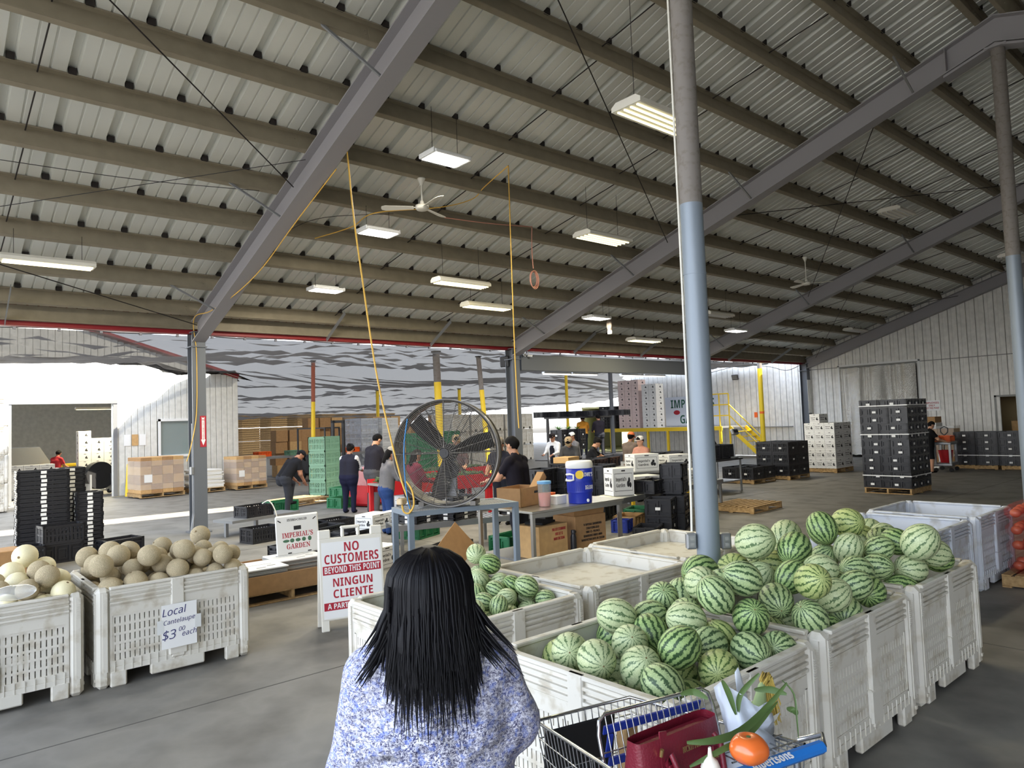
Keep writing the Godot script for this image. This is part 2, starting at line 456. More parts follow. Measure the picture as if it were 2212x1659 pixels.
func build_roof() -> void:
	var ce := struct("ceiling", "open metal roof with galvanised decking on steel purlins", "ceiling")
	# decking panels, 0.61 m apart, each a folded sheet with two stiffening beads
	var pr := [[0, .085], [.04, .085], [.062, 0], [.20, 0], [.208, .02], [.226, .02], [.234, 0], [.371, 0], [.379, .02], [.397, .02], [.405, 0], [.548, 0], [.57, .085], [.61, .085]]
	for side in 2:
		var ms := MB.new()
		for i in pr.size() - 1:
			var z0 := EZ - .2 if side == 0 else 2 * RZ - EZ + .2
			var a := slope(pr[i][0], z0, .26 + pr[i][1])
			var b := slope(pr[i + 1][0], z0, .26 + pr[i + 1][1])
			var c := slope(pr[i + 1][0], RZ, .26 + pr[i + 1][1])
			var e := slope(pr[i][0], RZ, .26 + pr[i][1])
			if side == 0: ms.quad(e, c, b, a)
			else: ms.quad(a, b, c, e)
		var am := ms.mesh()
		for k in range(-14, 43):
			part(ce, "roof_panel", am, M.deck, Transform3D(Basis(), Vector3(4.59 + .61 * k, 0, 0)))
	var top := MB.new()
	for sgn in 2:
		var za := EZ - .2 if sgn == 0 else 2 * RZ - EZ + .2
		var a := slope(-4.4, za, .355)
		var b := slope(WX + .1, za, .355)
		var c := slope(WX + .1, RZ, .355)
		var e := slope(-4.4, RZ, .355)
		var up := Vector3(0, .04, 0)
		if sgn == 0:
			top.quad(a + up, b + up, c + up, e + up); top.quad(e, c, b, a)
		else:
			top.quad(e + up, c + up, b + up, a + up); top.quad(a, b, c, e)
	part(ce, "roof_top", top, M.deck)
	# purlins (Z sections) between the frames
	var edges := [-4.4, GX[1], GX[2], GX[3], WX - .25]
	var cl := MB.new()
	for side in 2:
		for k in 12:
			var z := -14.8 + 1.04 * k
			if side == 1: z = 2 * RZ - z
			for bay in 4:
				var m := MB.new()
				var x0: float = edges[bay] - (.25 if bay in [1, 2, 3] else 0.0)
				var x1: float = edges[bay + 1] + (.25 if bay < 3 else 0.0)
				var o := .004 * (bay % 2)
				var y := yb(z)
				var sl := (.325 if z < RZ else -.325)
				var b := Basis(Vector3.RIGHT, -atan(sl))
				var c := Vector3((x0 + x1) / 2, y + .125, z + o)
				m.box(c, Vector3(x1 - x0, .245, .006), b)
				m.box(c + b * Vector3(0, -.122, -.042), Vector3(x1 - x0, .006, .076), b)
				m.box(c + b * Vector3(0, -.113, -.083), Vector3(x1 - x0, .022, .005), b)
				m.box(c + b * Vector3(0, .122, .038), Vector3(x1 - x0, .006, .076), b)
				m.box(c + b * Vector3(0, .113, .075), Vector3(x1 - x0, .022, .005), b)
				for s in [x0 + .55, x1 - .55]:
					for q in [.03, -.035]: m.cyl(c + b * Vector3(s - c.x, q, .002), c + b * Vector3(s - c.x, q, .012), .012, -1, 6)
				part(ce, "purlin", m, M.purlin)
			if side == 0:
				for r in range(-14, 43): cl.box(Vector3(4.59 + .61 * r, yb(z) + .295, z + .03), Vector3(.085, .08, .06))
	tag(part(ce, "roof_clip", cl, M.clip), "", "", "", "stuff")
	# sloping I-beams
	var gx := GX.duplicate()
	gx.append(WX - .22)
	for gi in gx.size():
		var g := Node3D.new()
		g.name = "girder"
		ce.add_child(g, true)
		var x: float = gx[gi]
		var mt: Material = M.girder
		for side in 2:
			var z0 := EZ + .12 if side == 0 else 2 * RZ - EZ - .12
			part(g, "top_flange", slab_slope(x, .26, z0, RZ, -.02, 0), mt)
			part(g, "web", slab_slope(x, .016, z0, RZ, -.42, -.02), mt)
			part(g, "bottom_flange", slab_slope(x, .26, z0, RZ, -.44, -.42), mt)
			# haunch by the ridge and stiffener plates
			var hz := RZ - .75 if side == 0 else RZ + .75
			part(g, "haunch", slab_slope(x, .26, hz, RZ, -.50, -.46), mt)
			for q in [.94]:
				var z := lerpf(z0, RZ, q)
				part(g, "stiffener", MB.new().mm(x - .11, x + .11, yb(z) - .42, yb(z) - .02, z - .006, z + .006), mt)
	# eave beam with red trim, seen from below along the open side
	part(ce, "eave_beam", MB.new().mm(-4.4, WX, 4.12, 4.40, EZ - .03, EZ + .03).mm(-4.4, WX, 4.12, 4.135, EZ - .03, EZ + .1), M.purlin)
	part(ce, "eave_trim", MB.new().mm(-4.4, WX, 4.04, 4.12, EZ - .22, EZ - .04).mm(-4.4, WX, 4.06, 4.52, EZ - .24, EZ - .22), M.redtrim)
	# purlin-to-eave struts, fly braces, sag rods, wind bracing
	for x in [1.4, 7.5, 10.4, 15.7, 18.9, 24.2, 27.4]:
		part(ce, "eave_strut", MB.new().bar(Vector3(x, yb(-14.25) - .0, -14.25), Vector3(x, 4.05, EZ + .02), .09, .01, Vector3.RIGHT), M.galv)
	for gi in [1, 2, 3]:
		for z in [-13.76, -10.64, -7.52, -4.4]:
			part(ce, "fly_brace", MB.new().bar(Vector3(GX[gi] - .9, yb(z) + .02, z + .02), Vector3(GX[gi] - .03, yb(z) - .42, z + .02), .03, .03), M.galv)
	var rods := []
	for bay in 4:
		for q in ([.34, .66] if bay > 0 else [.62]):
			var x: float = lerpf(edges[bay], edges[bay + 1], q)
			for k in 11:
				var z := -14.8 + 1.04 * k
				part(ce, "sag_rod", MB.new().cyl(slope(x, z, .20), slope(x, z + 1.04, .06), .009, -1, 6), M.clip)
	for l in [[Vector3(-1.5, 0, -5.6), Vector3(4.55, 0, -10.2)], [Vector3(4.7, 0, -5.2), Vector3(13.1, 0, -9.6)], [Vector3(13.3, 0, -4.9), Vector3(21.6, 0, -10.6)], [Vector3(13.3, 0, -8.8), Vector3(21.6, 0, -4.6)], [Vector3(21.9, 0, -14.6), Vector3(30.1, 0, -9.0)], [Vector3(21.9, 0, -9.0), Vector3(30.1, 0, -14.6)], [Vector3(-1.5, 0, -12.2), Vector3(4.55, 0, -14.9)]]:
		part(ce, "wind_brace", MB.new().cyl(slope(l[0].x, l[0].z, -.05), slope(l[1].x, l[1].z, -.16), .009, -1, 6), M.clip)

func slab_slope(x: float, w: float, z0: float, z1: float, h0: float, h1: float) -> MB:
	var m := MB.new()
	var p := []
	for z in [z0, z1]:
		for h in [h0, h1]:
			for s in [-.5, .5]: p.append(Vector3(x + w * s, yb(z) + h, z))
	var f := z1 < z0
	for q in [[0, 4, 5, 1], [2, 3, 7, 6], [0, 2, 6, 4], [1, 5, 7, 3], [0, 1, 3, 2], [4, 6, 7, 5]]:
		if f: m.quad(p[q[3]], p[q[2]], p[q[1]], p[q[0]])
		else: m.quad(p[q[0]], p[q[1]], p[q[2]], p[q[3]])
	return m

func hcolumn(label: String, x: float, top: float) -> Node3D:
	var c := thing("steel_column", label, "column", Vector3(x, 0, EZ), 0, "grey steel columns along the open side")
	part(c, "web", MB.new().mm(-.008, .008, .02, top, -.15, .15), M.column)
	for s in [-1, 1]: part(c, "flange", MB.new().mm(-.13, .13, .02, top, s * .15 - .01, s * .15 + .01), M.column)
	part(c, "base_plate", MB.new().mm(-.19, .19, 0, .022, -.22, .22), M.column)
	part(c, "cap_plate", MB.new().mm(-.16, .16, top - .3, top - .28, -.19, .19).mm(-.13, .13, top, top + .02, -.2, .2), M.column)
	return c

func build_columns() -> void:
	var c1 := hcolumn("grey steel column with a red fire extinguisher arrow sign", GX[1], 4.05)
	part(c1, "conduit", MB.new().tube([Vector3(-.17, .02, .17), Vector3(-.15, .25, .16), Vector3(-.12, .42, .14), Vector3(-.12, 4.0, .14)], .016).tube([Vector3(-.2, .02, .16), Vector3(-.17, .22, .15), Vector3(-.14, .42, .12), Vector3(-.14, 2.2, .12)], .014), M.galv)
	part(c1, "outlet_box", MB.new().cbox(Vector3(-.16, 1.25, .13), Vector3(.06, .16, .1), .01), M.galv)
	hcolumn("grey steel column wrapped with cables beside the long header beam", GX[2], 4.05)
	hcolumn("grey steel column carrying the end of the long header beam", GX[3], 4.05)
	var c4 := hcolumn("dark grey corner column standing against the ribbed end wall", WX - .22, 4.05)
	part(c4, "wrap", MB.new().mm(-.15, .15, 1.9, 3.35, .165, .175), M.panel)
	# fire extinguisher arrow
	var s := thing("arrow_sign", "narrow red sign with white arrow reading FIRE EXTINGUISHER on column", "sign", Vector3(GX[1] + .06, 1.72, EZ + .163))
	part(s, "plate", MB.new().mm(-.06, .06, 0, .63, 0, .004), M.redink)
	part(s, "arrow", MB.new().extr([Vector2(-.026, .61), Vector2(0, .58), Vector2(.026, .61), Vector2(.026, .15), Vector2(.045, .15), Vector2(0, .03), Vector2(-.045, .15), Vector2(-.026, .15)], .003, Transform3D(Basis(), Vector3(0, 0, .004))), M.white)
	text(s, "FIRE", .032, M.redink, xf(Vector3(0, .545, .0078)), "lettering", "Droid Sans", true, .046)
	var word := "EXTINGUISHER"
	for i in word.length(): text(s, word[i], .026, M.redink, xf(Vector3(0, .50 - .031 * i, .0078)))
	# pipe columns under the ridge, blue-grey paint on the lower part
	for p in [[GX[1], "blue-grey painted pipe column between the melon bins", 3.62, .087], [GX[2], "blue-grey painted pipe column beyond the pale blue bins", 4.3, .1], [GX[3], "slim pipe column under the ridge by the end wall", 4.3, .09], [GX[0], "pipe column under the ridge by the open end", 3.6, .087]]:
		var o := thing("pipe_column", p[1], "column", Vector3(p[0], 0, RZ), 0, "pipe columns under the ridge")
		part(o, "painted_shaft", MB.new().cyl(Vector3.ZERO, Vector3(0, p[2], 0), p[3], -1, 28, false), M.pipe_blue)
		part(o, "bare_shaft", MB.new().cyl(Vector3(0, p[2], 0), Vector3(0, yb(RZ) - .44, 0), p[3] - .001, -1, 28, false), M.pipe_bare)
		part(o, "weld_ring", MB.new().cyl(Vector3(0, p[2] - .55, 0), Vector3(0, p[2] - .535, 0), p[3] + .003, -1, 28), M.pipe_blue)
		part(o, "head_plate", MB.new().mm(-.15, .15, yb(RZ) - .53, yb(RZ) - .5, -.15, .15), M.girder)
	var h := thing("header_beam", "long grey box beam spanning between two columns below the eave", "beam", Vector3.ZERO)
	part(h, "box_beam", MB.new().cbox(Vector3((GX[2] + GX[3]) / 2 + .2, 3.68, EZ), Vector3(GX[3] - GX[2] - .1, .46, .22), .01), M.column)

# ---------------------------------------------------------------- yard outside the open side
func build_yard_shell() -> void:
	var y := struct("yard_ground", "pale sunlit concrete yard outside the shed", "ground")
	part(y, "paving", MB.new().mm(-60, 80, -.35, -.03, -120, EZ - .5).mm(-80, -4.4, -.35, -.03, EZ - .5, 60).mm(-80, 80, -.35, -.03, 60, 80), M.yard)
	part(y, "apron", MB.new().mm(-4.4, WX, -.3, -.001, EZ - 1.6, EZ - .5), M.floor)
	# shade net
	var n1 := noise(.35, 3, 21)
	var rows := []
	var nx := 96
	var nz := 84
	for i in nz:
		var t := float(i) / (nz - 1)
		var z := -16.8 - 62.0 * t * (.35 + .65 * t)
		var l := []
		for j in nx:
			var x := -3.0 + (33.2 + 16.0 * smoothstep(25.6, 29.0, -z)) * j / (nx - 1)
			var zz := z
			if x < 9.6: zz = maxf(z, lerpf(-21.5, -26.3, clampf((x - 1.0) / 6.5, 0, 1)) - t * .3) if t > .02 else z
			var d := -16.8 - zz
			var h := 4.2 + .02 * d * (1 if d < 9 else 0) - .03 * maxf(d - 9, 0)
			h -= .34 * absf(sin(d * PI / 7.5)) * (.5 + .5 * sin(x * .35 + d * .2))
			h += n1.get_noise_2d(x * 1.6, zz * 3.2) * .20 * clampf(d * 2, 0, 1) + sin(zz * 3.0 + n1.get_noise_2d(x, zz) * 8) * .02 * clampf(d, 0, 1)
			l.append(Vector3(x, h, zz))
		rows.append(l)
	var net := thing("shade_net", "grey shade netting stretched on poles over the yard", "shade net")
	part(net, "netting", MB.new().surf(rows, false, true), M.net)
	var cb := MB.new()
	var cp := []
	for j in 67: cp.append(Vector3(-3 + .5 * j, 4.22 + .02 * sin(j * 1.3), -16.78))
	cb.tube(cp, .02, 6)
	for j in 44: cb.box(Vector3(-2.8 + .75 * j, 4.20, -16.78), Vector3(.05, .07, .05))
	part(net, "edge_cable", cb, M.cable_dark)
	# white gabled building across the yard, with a wide doorway
	var zf := -26.8
	var w := struct("wall_facade", "white ribbed metal front of the gabled building across the yard", "wall")
	var bk := MB.new()
	var rt := func(x: float): return 4.0 + .316 * (9.5 - maxf(x, 1.5)) - .316 * maxf(1.5 - x, 0)
	var xx := -7.0
	while xx < 9.45:
		var x1 := minf(xx + .2, 9.5)
		var mid := xx + .1
		var lo := 3.12 if mid > 2.62 and mid < 5.5 else 0.0
		var spans := [[lo, rt.call(mid)]]
		if mid > 6.89 and mid < 8.0: spans = [[0.0, 1.27], [2.47, rt.call(mid)]]
		for s in spans:
			var m := MB.new()
			m.cbox(Vector3(mid, (s[0] + s[1]) / 2, zf), Vector3(.19, s[1] - s[0], .05), .012)
			part(w, "panel", m, M.facade)
			bk.mm(xx, x1, s[0], s[1] - .05, zf - .06, zf - .02)
		xx += .2
	bk.mm(9.44, 9.5, 0, 4.0, -40, zf).mm(-7, -6.94, 0, 3.0, -40, zf).mm(-7, 9.5, 0, 4.6, -40.1, -40)
	part(w, "backing", bk, M.facade)
	part(w, "roof_edge", MB.new().bar(Vector3(9.62, 4.06, zf + .06), Vector3(1.5, 6.62, zf + .06), .04, .16), M.redtrim)
	var rf := MB.new()
	rf.quad(Vector3(9.7, 4.0, zf + .15), Vector3(9.7, 4.0, -40), Vector3(1.5, 6.6, -40), Vector3(1.5, 6.6, zf + .15))
	rf.quad(Vector3(1.5, 6.6, zf + .15), Vector3(1.5, 6.6, -40), Vector3(-7, 3.9, -40), Vector3(-7, 3.9, zf + .15))
	part(w, "roof", rf, M.panel)
	part(w, "door_trim", MB.new().mm(5.44, 5.56, 0, 3.18, zf + .02, zf + .08).mm(2.52, 2.64, 0, 3.18, zf + .02, zf + .08).mm(2.52, 5.56, 3.1, 3.22, zf + .02, zf + .1), M.galv)
	var wi := struct("window_1", "square window in the white building with equipment behind the glass", "window")
	part(wi, "frame", MB.new().mm(6.83, 6.91, 1.2, 2.54, zf, zf + .06).mm(7.96, 8.04, 1.2, 2.54, zf, zf + .06).mm(6.83, 8.04, 2.46, 2.54, zf, zf + .06).mm(6.83, 8.04, 1.2, 1.28, zf, zf + .08), M.white)
	part(wi, "pane", MB.new().mm(6.9, 7.98, 1.27, 2.47, zf - .01, zf), M.glass)
	part(wi, "room_back", MB.new().mm(6.2, 8.8, 0, 3, zf - 1.3, zf - 1.25), M.joint)
	# corrugated outer wall carrying on from the end wall
	var ow := struct("wall_outer", "white corrugated wall beyond the shed behind the yellow platform", "wall")
	var z := EZ - .15
	while z > -25.0:
		part(ow, "panel", panel_x(WX + .1, z - .29, z - .01, 0, 4.9, 4.9), M.panel)
		z -= .3
	part(ow, "backing", MB.new().mm(WX + .1, WX + .2, 0, 4.85, -25.3, EZ - .1), M.joint)

# ---------------------------------------------------------------- harvest bins
func bin_side(w: float) -> MB:   # slotted wall in the xy plane, outside towards +z, x from -w/2 to w/2
	var m := MB.new()
	var h := w / 2
	m.mm(-h, h, .635, .775, -.02, 0)
	for y in [.655, .69, .725]: m.mm(-h, h, y, y + .016, 0, .018)
	m.cbox(Vector3(0, .778, -.008), Vector3(w, .024, .052), .006)
	m.mm(-h, h, .565, .637, -.02, .004)
	m.mm(-h, h, .155, .205, -.02, .004)
	# slots in five rows either side of the centre post
	for side in [-1.0, 1.0]:
		var x0 := .055
		var x1 := h - .02
		m.mm(side * x1, side * h, .2, .57, -.02, .004)
		var n := 12
		var st := (x1 - x0) / n
		for r in 5:
			var y0 := .205 + r * .072
			m.mm(side * x0, side * x1, y0 + .052, y0 + .072, -.018, 0)
			for i in n + 1:
				m.mm(side * (x0 + st * i - (st - .008) / 2), side * (x0 + st * i + (st - .008) / 2), y0, y0 + .053, -.018, 0)
	# centre post, widening at its foot
	m.cbox(Vector3(0, .46, .004), Vector3(.105, .66, .036), .008)
	m.cbox(Vector3(0, .25, .008), Vector3(.15, .2, .036), .012)
	# skirt with fork openings
	m.mm(-h, h, .115, .158, -.03, .012)
	m.cbox(Vector3(0, .08, -.01), Vector3(w * .42, .1, .05), .01)
	for i in 16: m.mm(-h + w * (i + .5) / 16 - .003, -h + w * (i + .5) / 16 + .003, .118, .2, .01, .017)
	for s in [-1, 1]:
		m.cbox(Vector3(s * (h - .06), .065, -.01), Vector3(.12, .13, .05), .01)
		m.mm(s * (h - .08), s * (h - .05), .05, .07, .014, .0165)
	return m

func bin_parts(o: Node3D, mt: Material, fl_y := .14, fl_mat: Material = null) -> void:
	if not S.has("side_l"):
		S.side_l = bin_side(1.02).mesh(); S.side_w = bin_side(.97).mesh()
		var p := MB.new()
		p.cbox(Vector3(0, .395, 0), Vector3(.105, .79, .105), .03)
		for a in 4:
			var b := Basis(Vector3.UP, a * PI / 2)
			p.box(b * Vector3(.012, .44, .052), Vector3(.034, .62, .012), b)
			for k in 9: p.box(b * Vector3(.012, .60 + k * .013, .056), Vector3(.026, .005, .012), b)
			p.box(b * Vector3(.012, .075, .056), Vector3(.022, .022, .012), b)
		S.post = p.mesh()
		S.deck = MB.new().mm(-.58, .58, -.02, 0, -.56, .56).mesh()
		S.skid = MB.new().mm(-.55, .55, .0, .12, -.09, .09).mesh()
	for a in 4:
		var b := Basis(Vector3.UP, a * PI / 2)
		var long := a % 2 == 0
		part(o, "side", S.side_l if long else S.side_w, mt, Transform3D(b, b * Vector3(0, 0, .57 if long else .595)))
	for sx in [-1, 1]:
		for sz in [-1, 1]: part(o, "corner_post", S.post, mt, Transform3D(Basis(), Vector3(sx * .5575, 0, sz * .5325)))
	part(o, "deck", S.deck, fl_mat if fl_mat else mt, Transform3D(Basis(), Vector3(0, fl_y, 0)))
	part(o, "skid", S.skid, mt)

func in_bins(bins: Array, x: float, z: float) -> bool:
	for b in bins:
		if absf(x - b[0]) < .49 and absf(z - b[1]) < .47: return true
	return false

# fruit whose pixel and pixel size were read off the photograph, laid on the pile's surface
func pile(spots: Array, ox: float, oy: float, sc: float, h: Callable, rmin: float, rmax: float, bins: Array) -> Array:
	var out := []
	for s in spots:
		var p := Vector2(ox + s[0] / sc, oy + s[1] / sc)
		var d := ray(p.x, p.y)
		var t := 1.5
		while t < 14.0:
			var q := cam.position + d * t
			if q.y < h.call(q.x, q.z) + (s[3] if s.size() > 3 else 0.0): break
			t += .02
		var at := cam.position + d * t
		out.append([at, clampf(s[2] / sc * t / F / 2, rmin, rmax)])
	return out

# keep neighbours apart, and low fruit inside its bin
func settle(out: Array, bins: Array, lo: float, hi := 1.2, n := 60) -> void:
	for it in n:
		for i in out.size():
			for j in i:
				var e: Vector3 = out[i][0] - out[j][0]
				var rr: float = out[i][1] + out[j][1]
				if absf(e.x) > rr or absf(e.z) > rr: continue
				var gap := rr * 1.01 - e.length()
				if gap > 0:
					var mv := e.normalized() * gap * .3
					out[i][0] += mv; out[j][0] -= mv
		for o in out:
			var best := 1e9
			var c: Array = bins[0]
			for b in bins:
				var dd := maxf(absf(o[0].x - b[0]), absf(o[0].z - b[1]))
				if dd < best:
					best = dd; c = b
			var lim: float = .575 - o[1] if o[0].y < .88 else .54
			o[0].x = clampf(o[0].x, c[0] - lim, c[0] + lim)
			o[0].z = clampf(o[0].z, c[1] - lim + .02, c[1] + lim - .02)
			o[0].y = clampf(o[0].y, lo + o[1], hi)

func melon_tex(v: int) -> ImageTexture:
	var n1 := noise(.03, 4, 40 + v)
	var n2 := noise(.09, 3, 50 + v)
	var W := 384
	var H := 192
	var base: Color = [c8(176, 194, 140), c8(196, 206, 160), c8(160, 184, 118), c8(186, 196, 128)][v]
	var dark: Color = [c8(48, 74, 44), c8(78, 104, 66), c8(40, 68, 36), c8(66, 92, 44)][v]
	var cnt: int = [15, 14, 16, 14][v]
	var wid: float = [.17, .11, .20, .13][v]
	var shot := func(x: int, y: int) -> Color:
		var a: float = TAU * x / W
		var px := cos(a) * 60
		var pz_ := sin(a) * 60
		var yy: float = y * 1.0
		var t: float = float(x) / W * cnt + n1.get_noise_3d(px, yy, pz_) * .34 + n2.get_noise_3d(px, yy * 1.7, pz_) * .22
		var d := absf(t - roundf(t))
		var ww := wid + n2.get_noise_3d(px * 1.3, yy + 90, pz_ * 1.3) * .10
		var pole := minf(y, H - y) / float(H)
		if pole < .06: ww *= pole / .06 * .8 + .35
		var k := smoothstep(ww + .035, ww - .035, d)
		var vein := smoothstep(.42, .5, absf(n2.get_noise_3d(px * 2.2, yy * 2.2, pz_ * 2.2) * 2.0)) * .35
		var b: Color = base.lerp(dark.lerp(base, .45), vein + clampf(n1.get_noise_3d(px * 2, yy * 2, pz_ * 2) * .4, 0, .3))
		return b.lerp(dark, k * .92)
	return img(W, H, shot)

const WM := [[-105, 990, 250], [155, 1005, 240], [310, 855, 260], [380, 1065, 265], [480, 790, 250, .06], [415, 690, 220], [575, 940, 240], [560, 590, 235, .06], [790, 525, 240, .08], [670, 1100, 300], [755, 1215, 290], [720, 855, 230], [720, 770, 210], [735, 700, 215], [865, 1030, 290, .04], [1015, 580, 225, .10], [985, 820, 250, .03], [915, 740, 200], [1090, 1100, 290], [1085, 915, 250], [1120, 705, 240, .10], [1255, 840, 230], [1055, 435, 230, .08], [1170, 560, 200], [1330, 995, 270], [1480, 905, 255], [1410, 610, 240, .10], [1250, 520, 200], [1410, 485, 200], [1390, 300, 255, .18], [1645, 325, 235, .14], [1590, 240, 230, .12], [1510, 430, 200], [1630, 510, 225, .06], [1590, 700, 200], [1755, 625, 245, .12], [1845, 480, 215, .08], [1450, 765, 230], [1690, 810, 240], [1830, 230, 210, .14], [2000, 155, 210, .16], [2000, 335, 200, .06], [2120, 330, 190], [2060, 475, 220, .03], [1815, 770, 210], [1940, 720, 210], [2040, 665, 200], [2140, 605, 190], [1840, 350, 190], [1710, 200, 180, .1], [1235, 345, 180, .02], [1195, 425, 190, .02], [2245, 185, 180], [2190, 260, 180]]
const WC := [[715, 375, 165, .05], [870, 375, 140, .03], [675, 455, 150], [725, 540, 215, .02], [885, 480, 215, .04], [995, 430, 175, .08], [800, 500, 190], [610, 510, 140], [580, 320, 140], [640, 305, 130], [1100, 460, 130], [430, 600, 150], [480, 660, 160]]
const WD := [[1205, 665, 125], [1325, 690, 150, .03], [1395, 615, 125], [1455, 650, 135, .03], [1670, 650, 145, .05], [1350, 765, 140], [1240, 755, 120], [1225, 825, 120], [1490, 745, 130], [1460, 800, 130, .03], [1345, 835, 140], [1600, 735, 120], [1610, 805, 125], [1700, 740, 120], [1705, 805, 150], [1805, 775, 125], [1895, 790, 110], [1510, 855, 135], [1365, 890, 130], [1310, 930, 120], [1440, 915, 120], [1545, 695, 110], [650, 825, 115], [700, 840, 120], [1240, 905, 110], [1150, 900, 120], [1120, 780, 120], [850, 860, 120], [1000, 800, 130]]
const CK := [[685, 535, 145, .16], [800, 610, 150, .07], [590, 630, 140, .05], [475, 625, 140], [700, 690, 130], [810, 665, 145, .03], [900, 560, 120], [870, 585, 120], [895, 640, 120], [950, 600, 110], [500, 725, 145], [605, 770, 155, .03], [725, 805, 160], [745, 735, 130], [900, 765, 155], [870, 725, 120], [1010, 675, 145, .04], [1050, 770, 140], [1135, 700, 130], [1200, 735, 145, .03], [1255, 645, 140, .06], [1110, 575, 125, .05], [1065, 550, 110], [1130, 515, 110], [1235, 525, 115, .02], [1340, 560, 115], [1220, 595, 130, .02], [1335, 615, 115], [1375, 690, 120], [1410, 590, 115], [1415, 640, 110], [1340, 715, 130], [1465, 715, 120], [1520, 655, 130, .05], [1560, 625, 110], [1470, 590, 100], [985, 630, 110], [1060, 640, 115], [1600, 705, 110], [915, 690, 110], [660, 620, 110]]
const CH := [[175, 655, 165, .10, 1], [370, 680, 120, 0, 1], [75, 760, 170, .02, 1], [120, 815, 150, 0, 1], [400, 720, 125, .0, 1], [55, 715, 130, 0, 1], [245, 725, 150, .02], [305, 765, 140, .02], [215, 840, 130], [325, 840, 150, .02], [440, 790, 130, 0, 1], [445, 870, 150, 0, 1], [190, 905, 125], [315, 915, 120, 0, 1], [80, 930, 120, 0, 1], [5, 905, 120], [-10, 830, 110], [375, 765, 110, 0, 1], [-60, 760, 150, 0, 1], [-70, 850, 140]]

func fruit(called: String, label: String, cat: String, group: String, at: Vector3, r: float, m: Mesh, mt: Material, rg: RandomNumberGenerator, stemm: Mesh = null, flat := .5) -> void:
	var b := Basis(Vector3(rg.randf_range(-1, 1), rg.randf_range(-flat, flat), rg.randf_range(-1, 1)).normalized(), rg.randf_range(.6, 2.4)) * Basis(Vector3.UP, rg.randf() * TAU)
	var o := tag(part(self, called, m, mt, Transform3D(b.scaled(Vector3.ONE * r), at)), label, cat, group)
	if stemm: part(o, "stem_scar", stemm, M.scar)

func wlabel(p: Vector3, k: int, row: Array) -> String:
	var b := 0
	for i in 3:
		if absf(p.x - row[i][0]) < absf(p.x - row[b][0]): b = i
	var kind: String = ["watermelon with broad dark stripes", "pale watermelon with thin stripes", "deep green watermelon with jagged stripes", "yellowish watermelon with narrow stripes"][k]
	return kind + (" on top of" if p.y > .86 else (" in" if p.y > .62 else " low in")) + " the heap " + ["beside the shopping cart", "in the middle bin", "by the pale blue bins"][b]

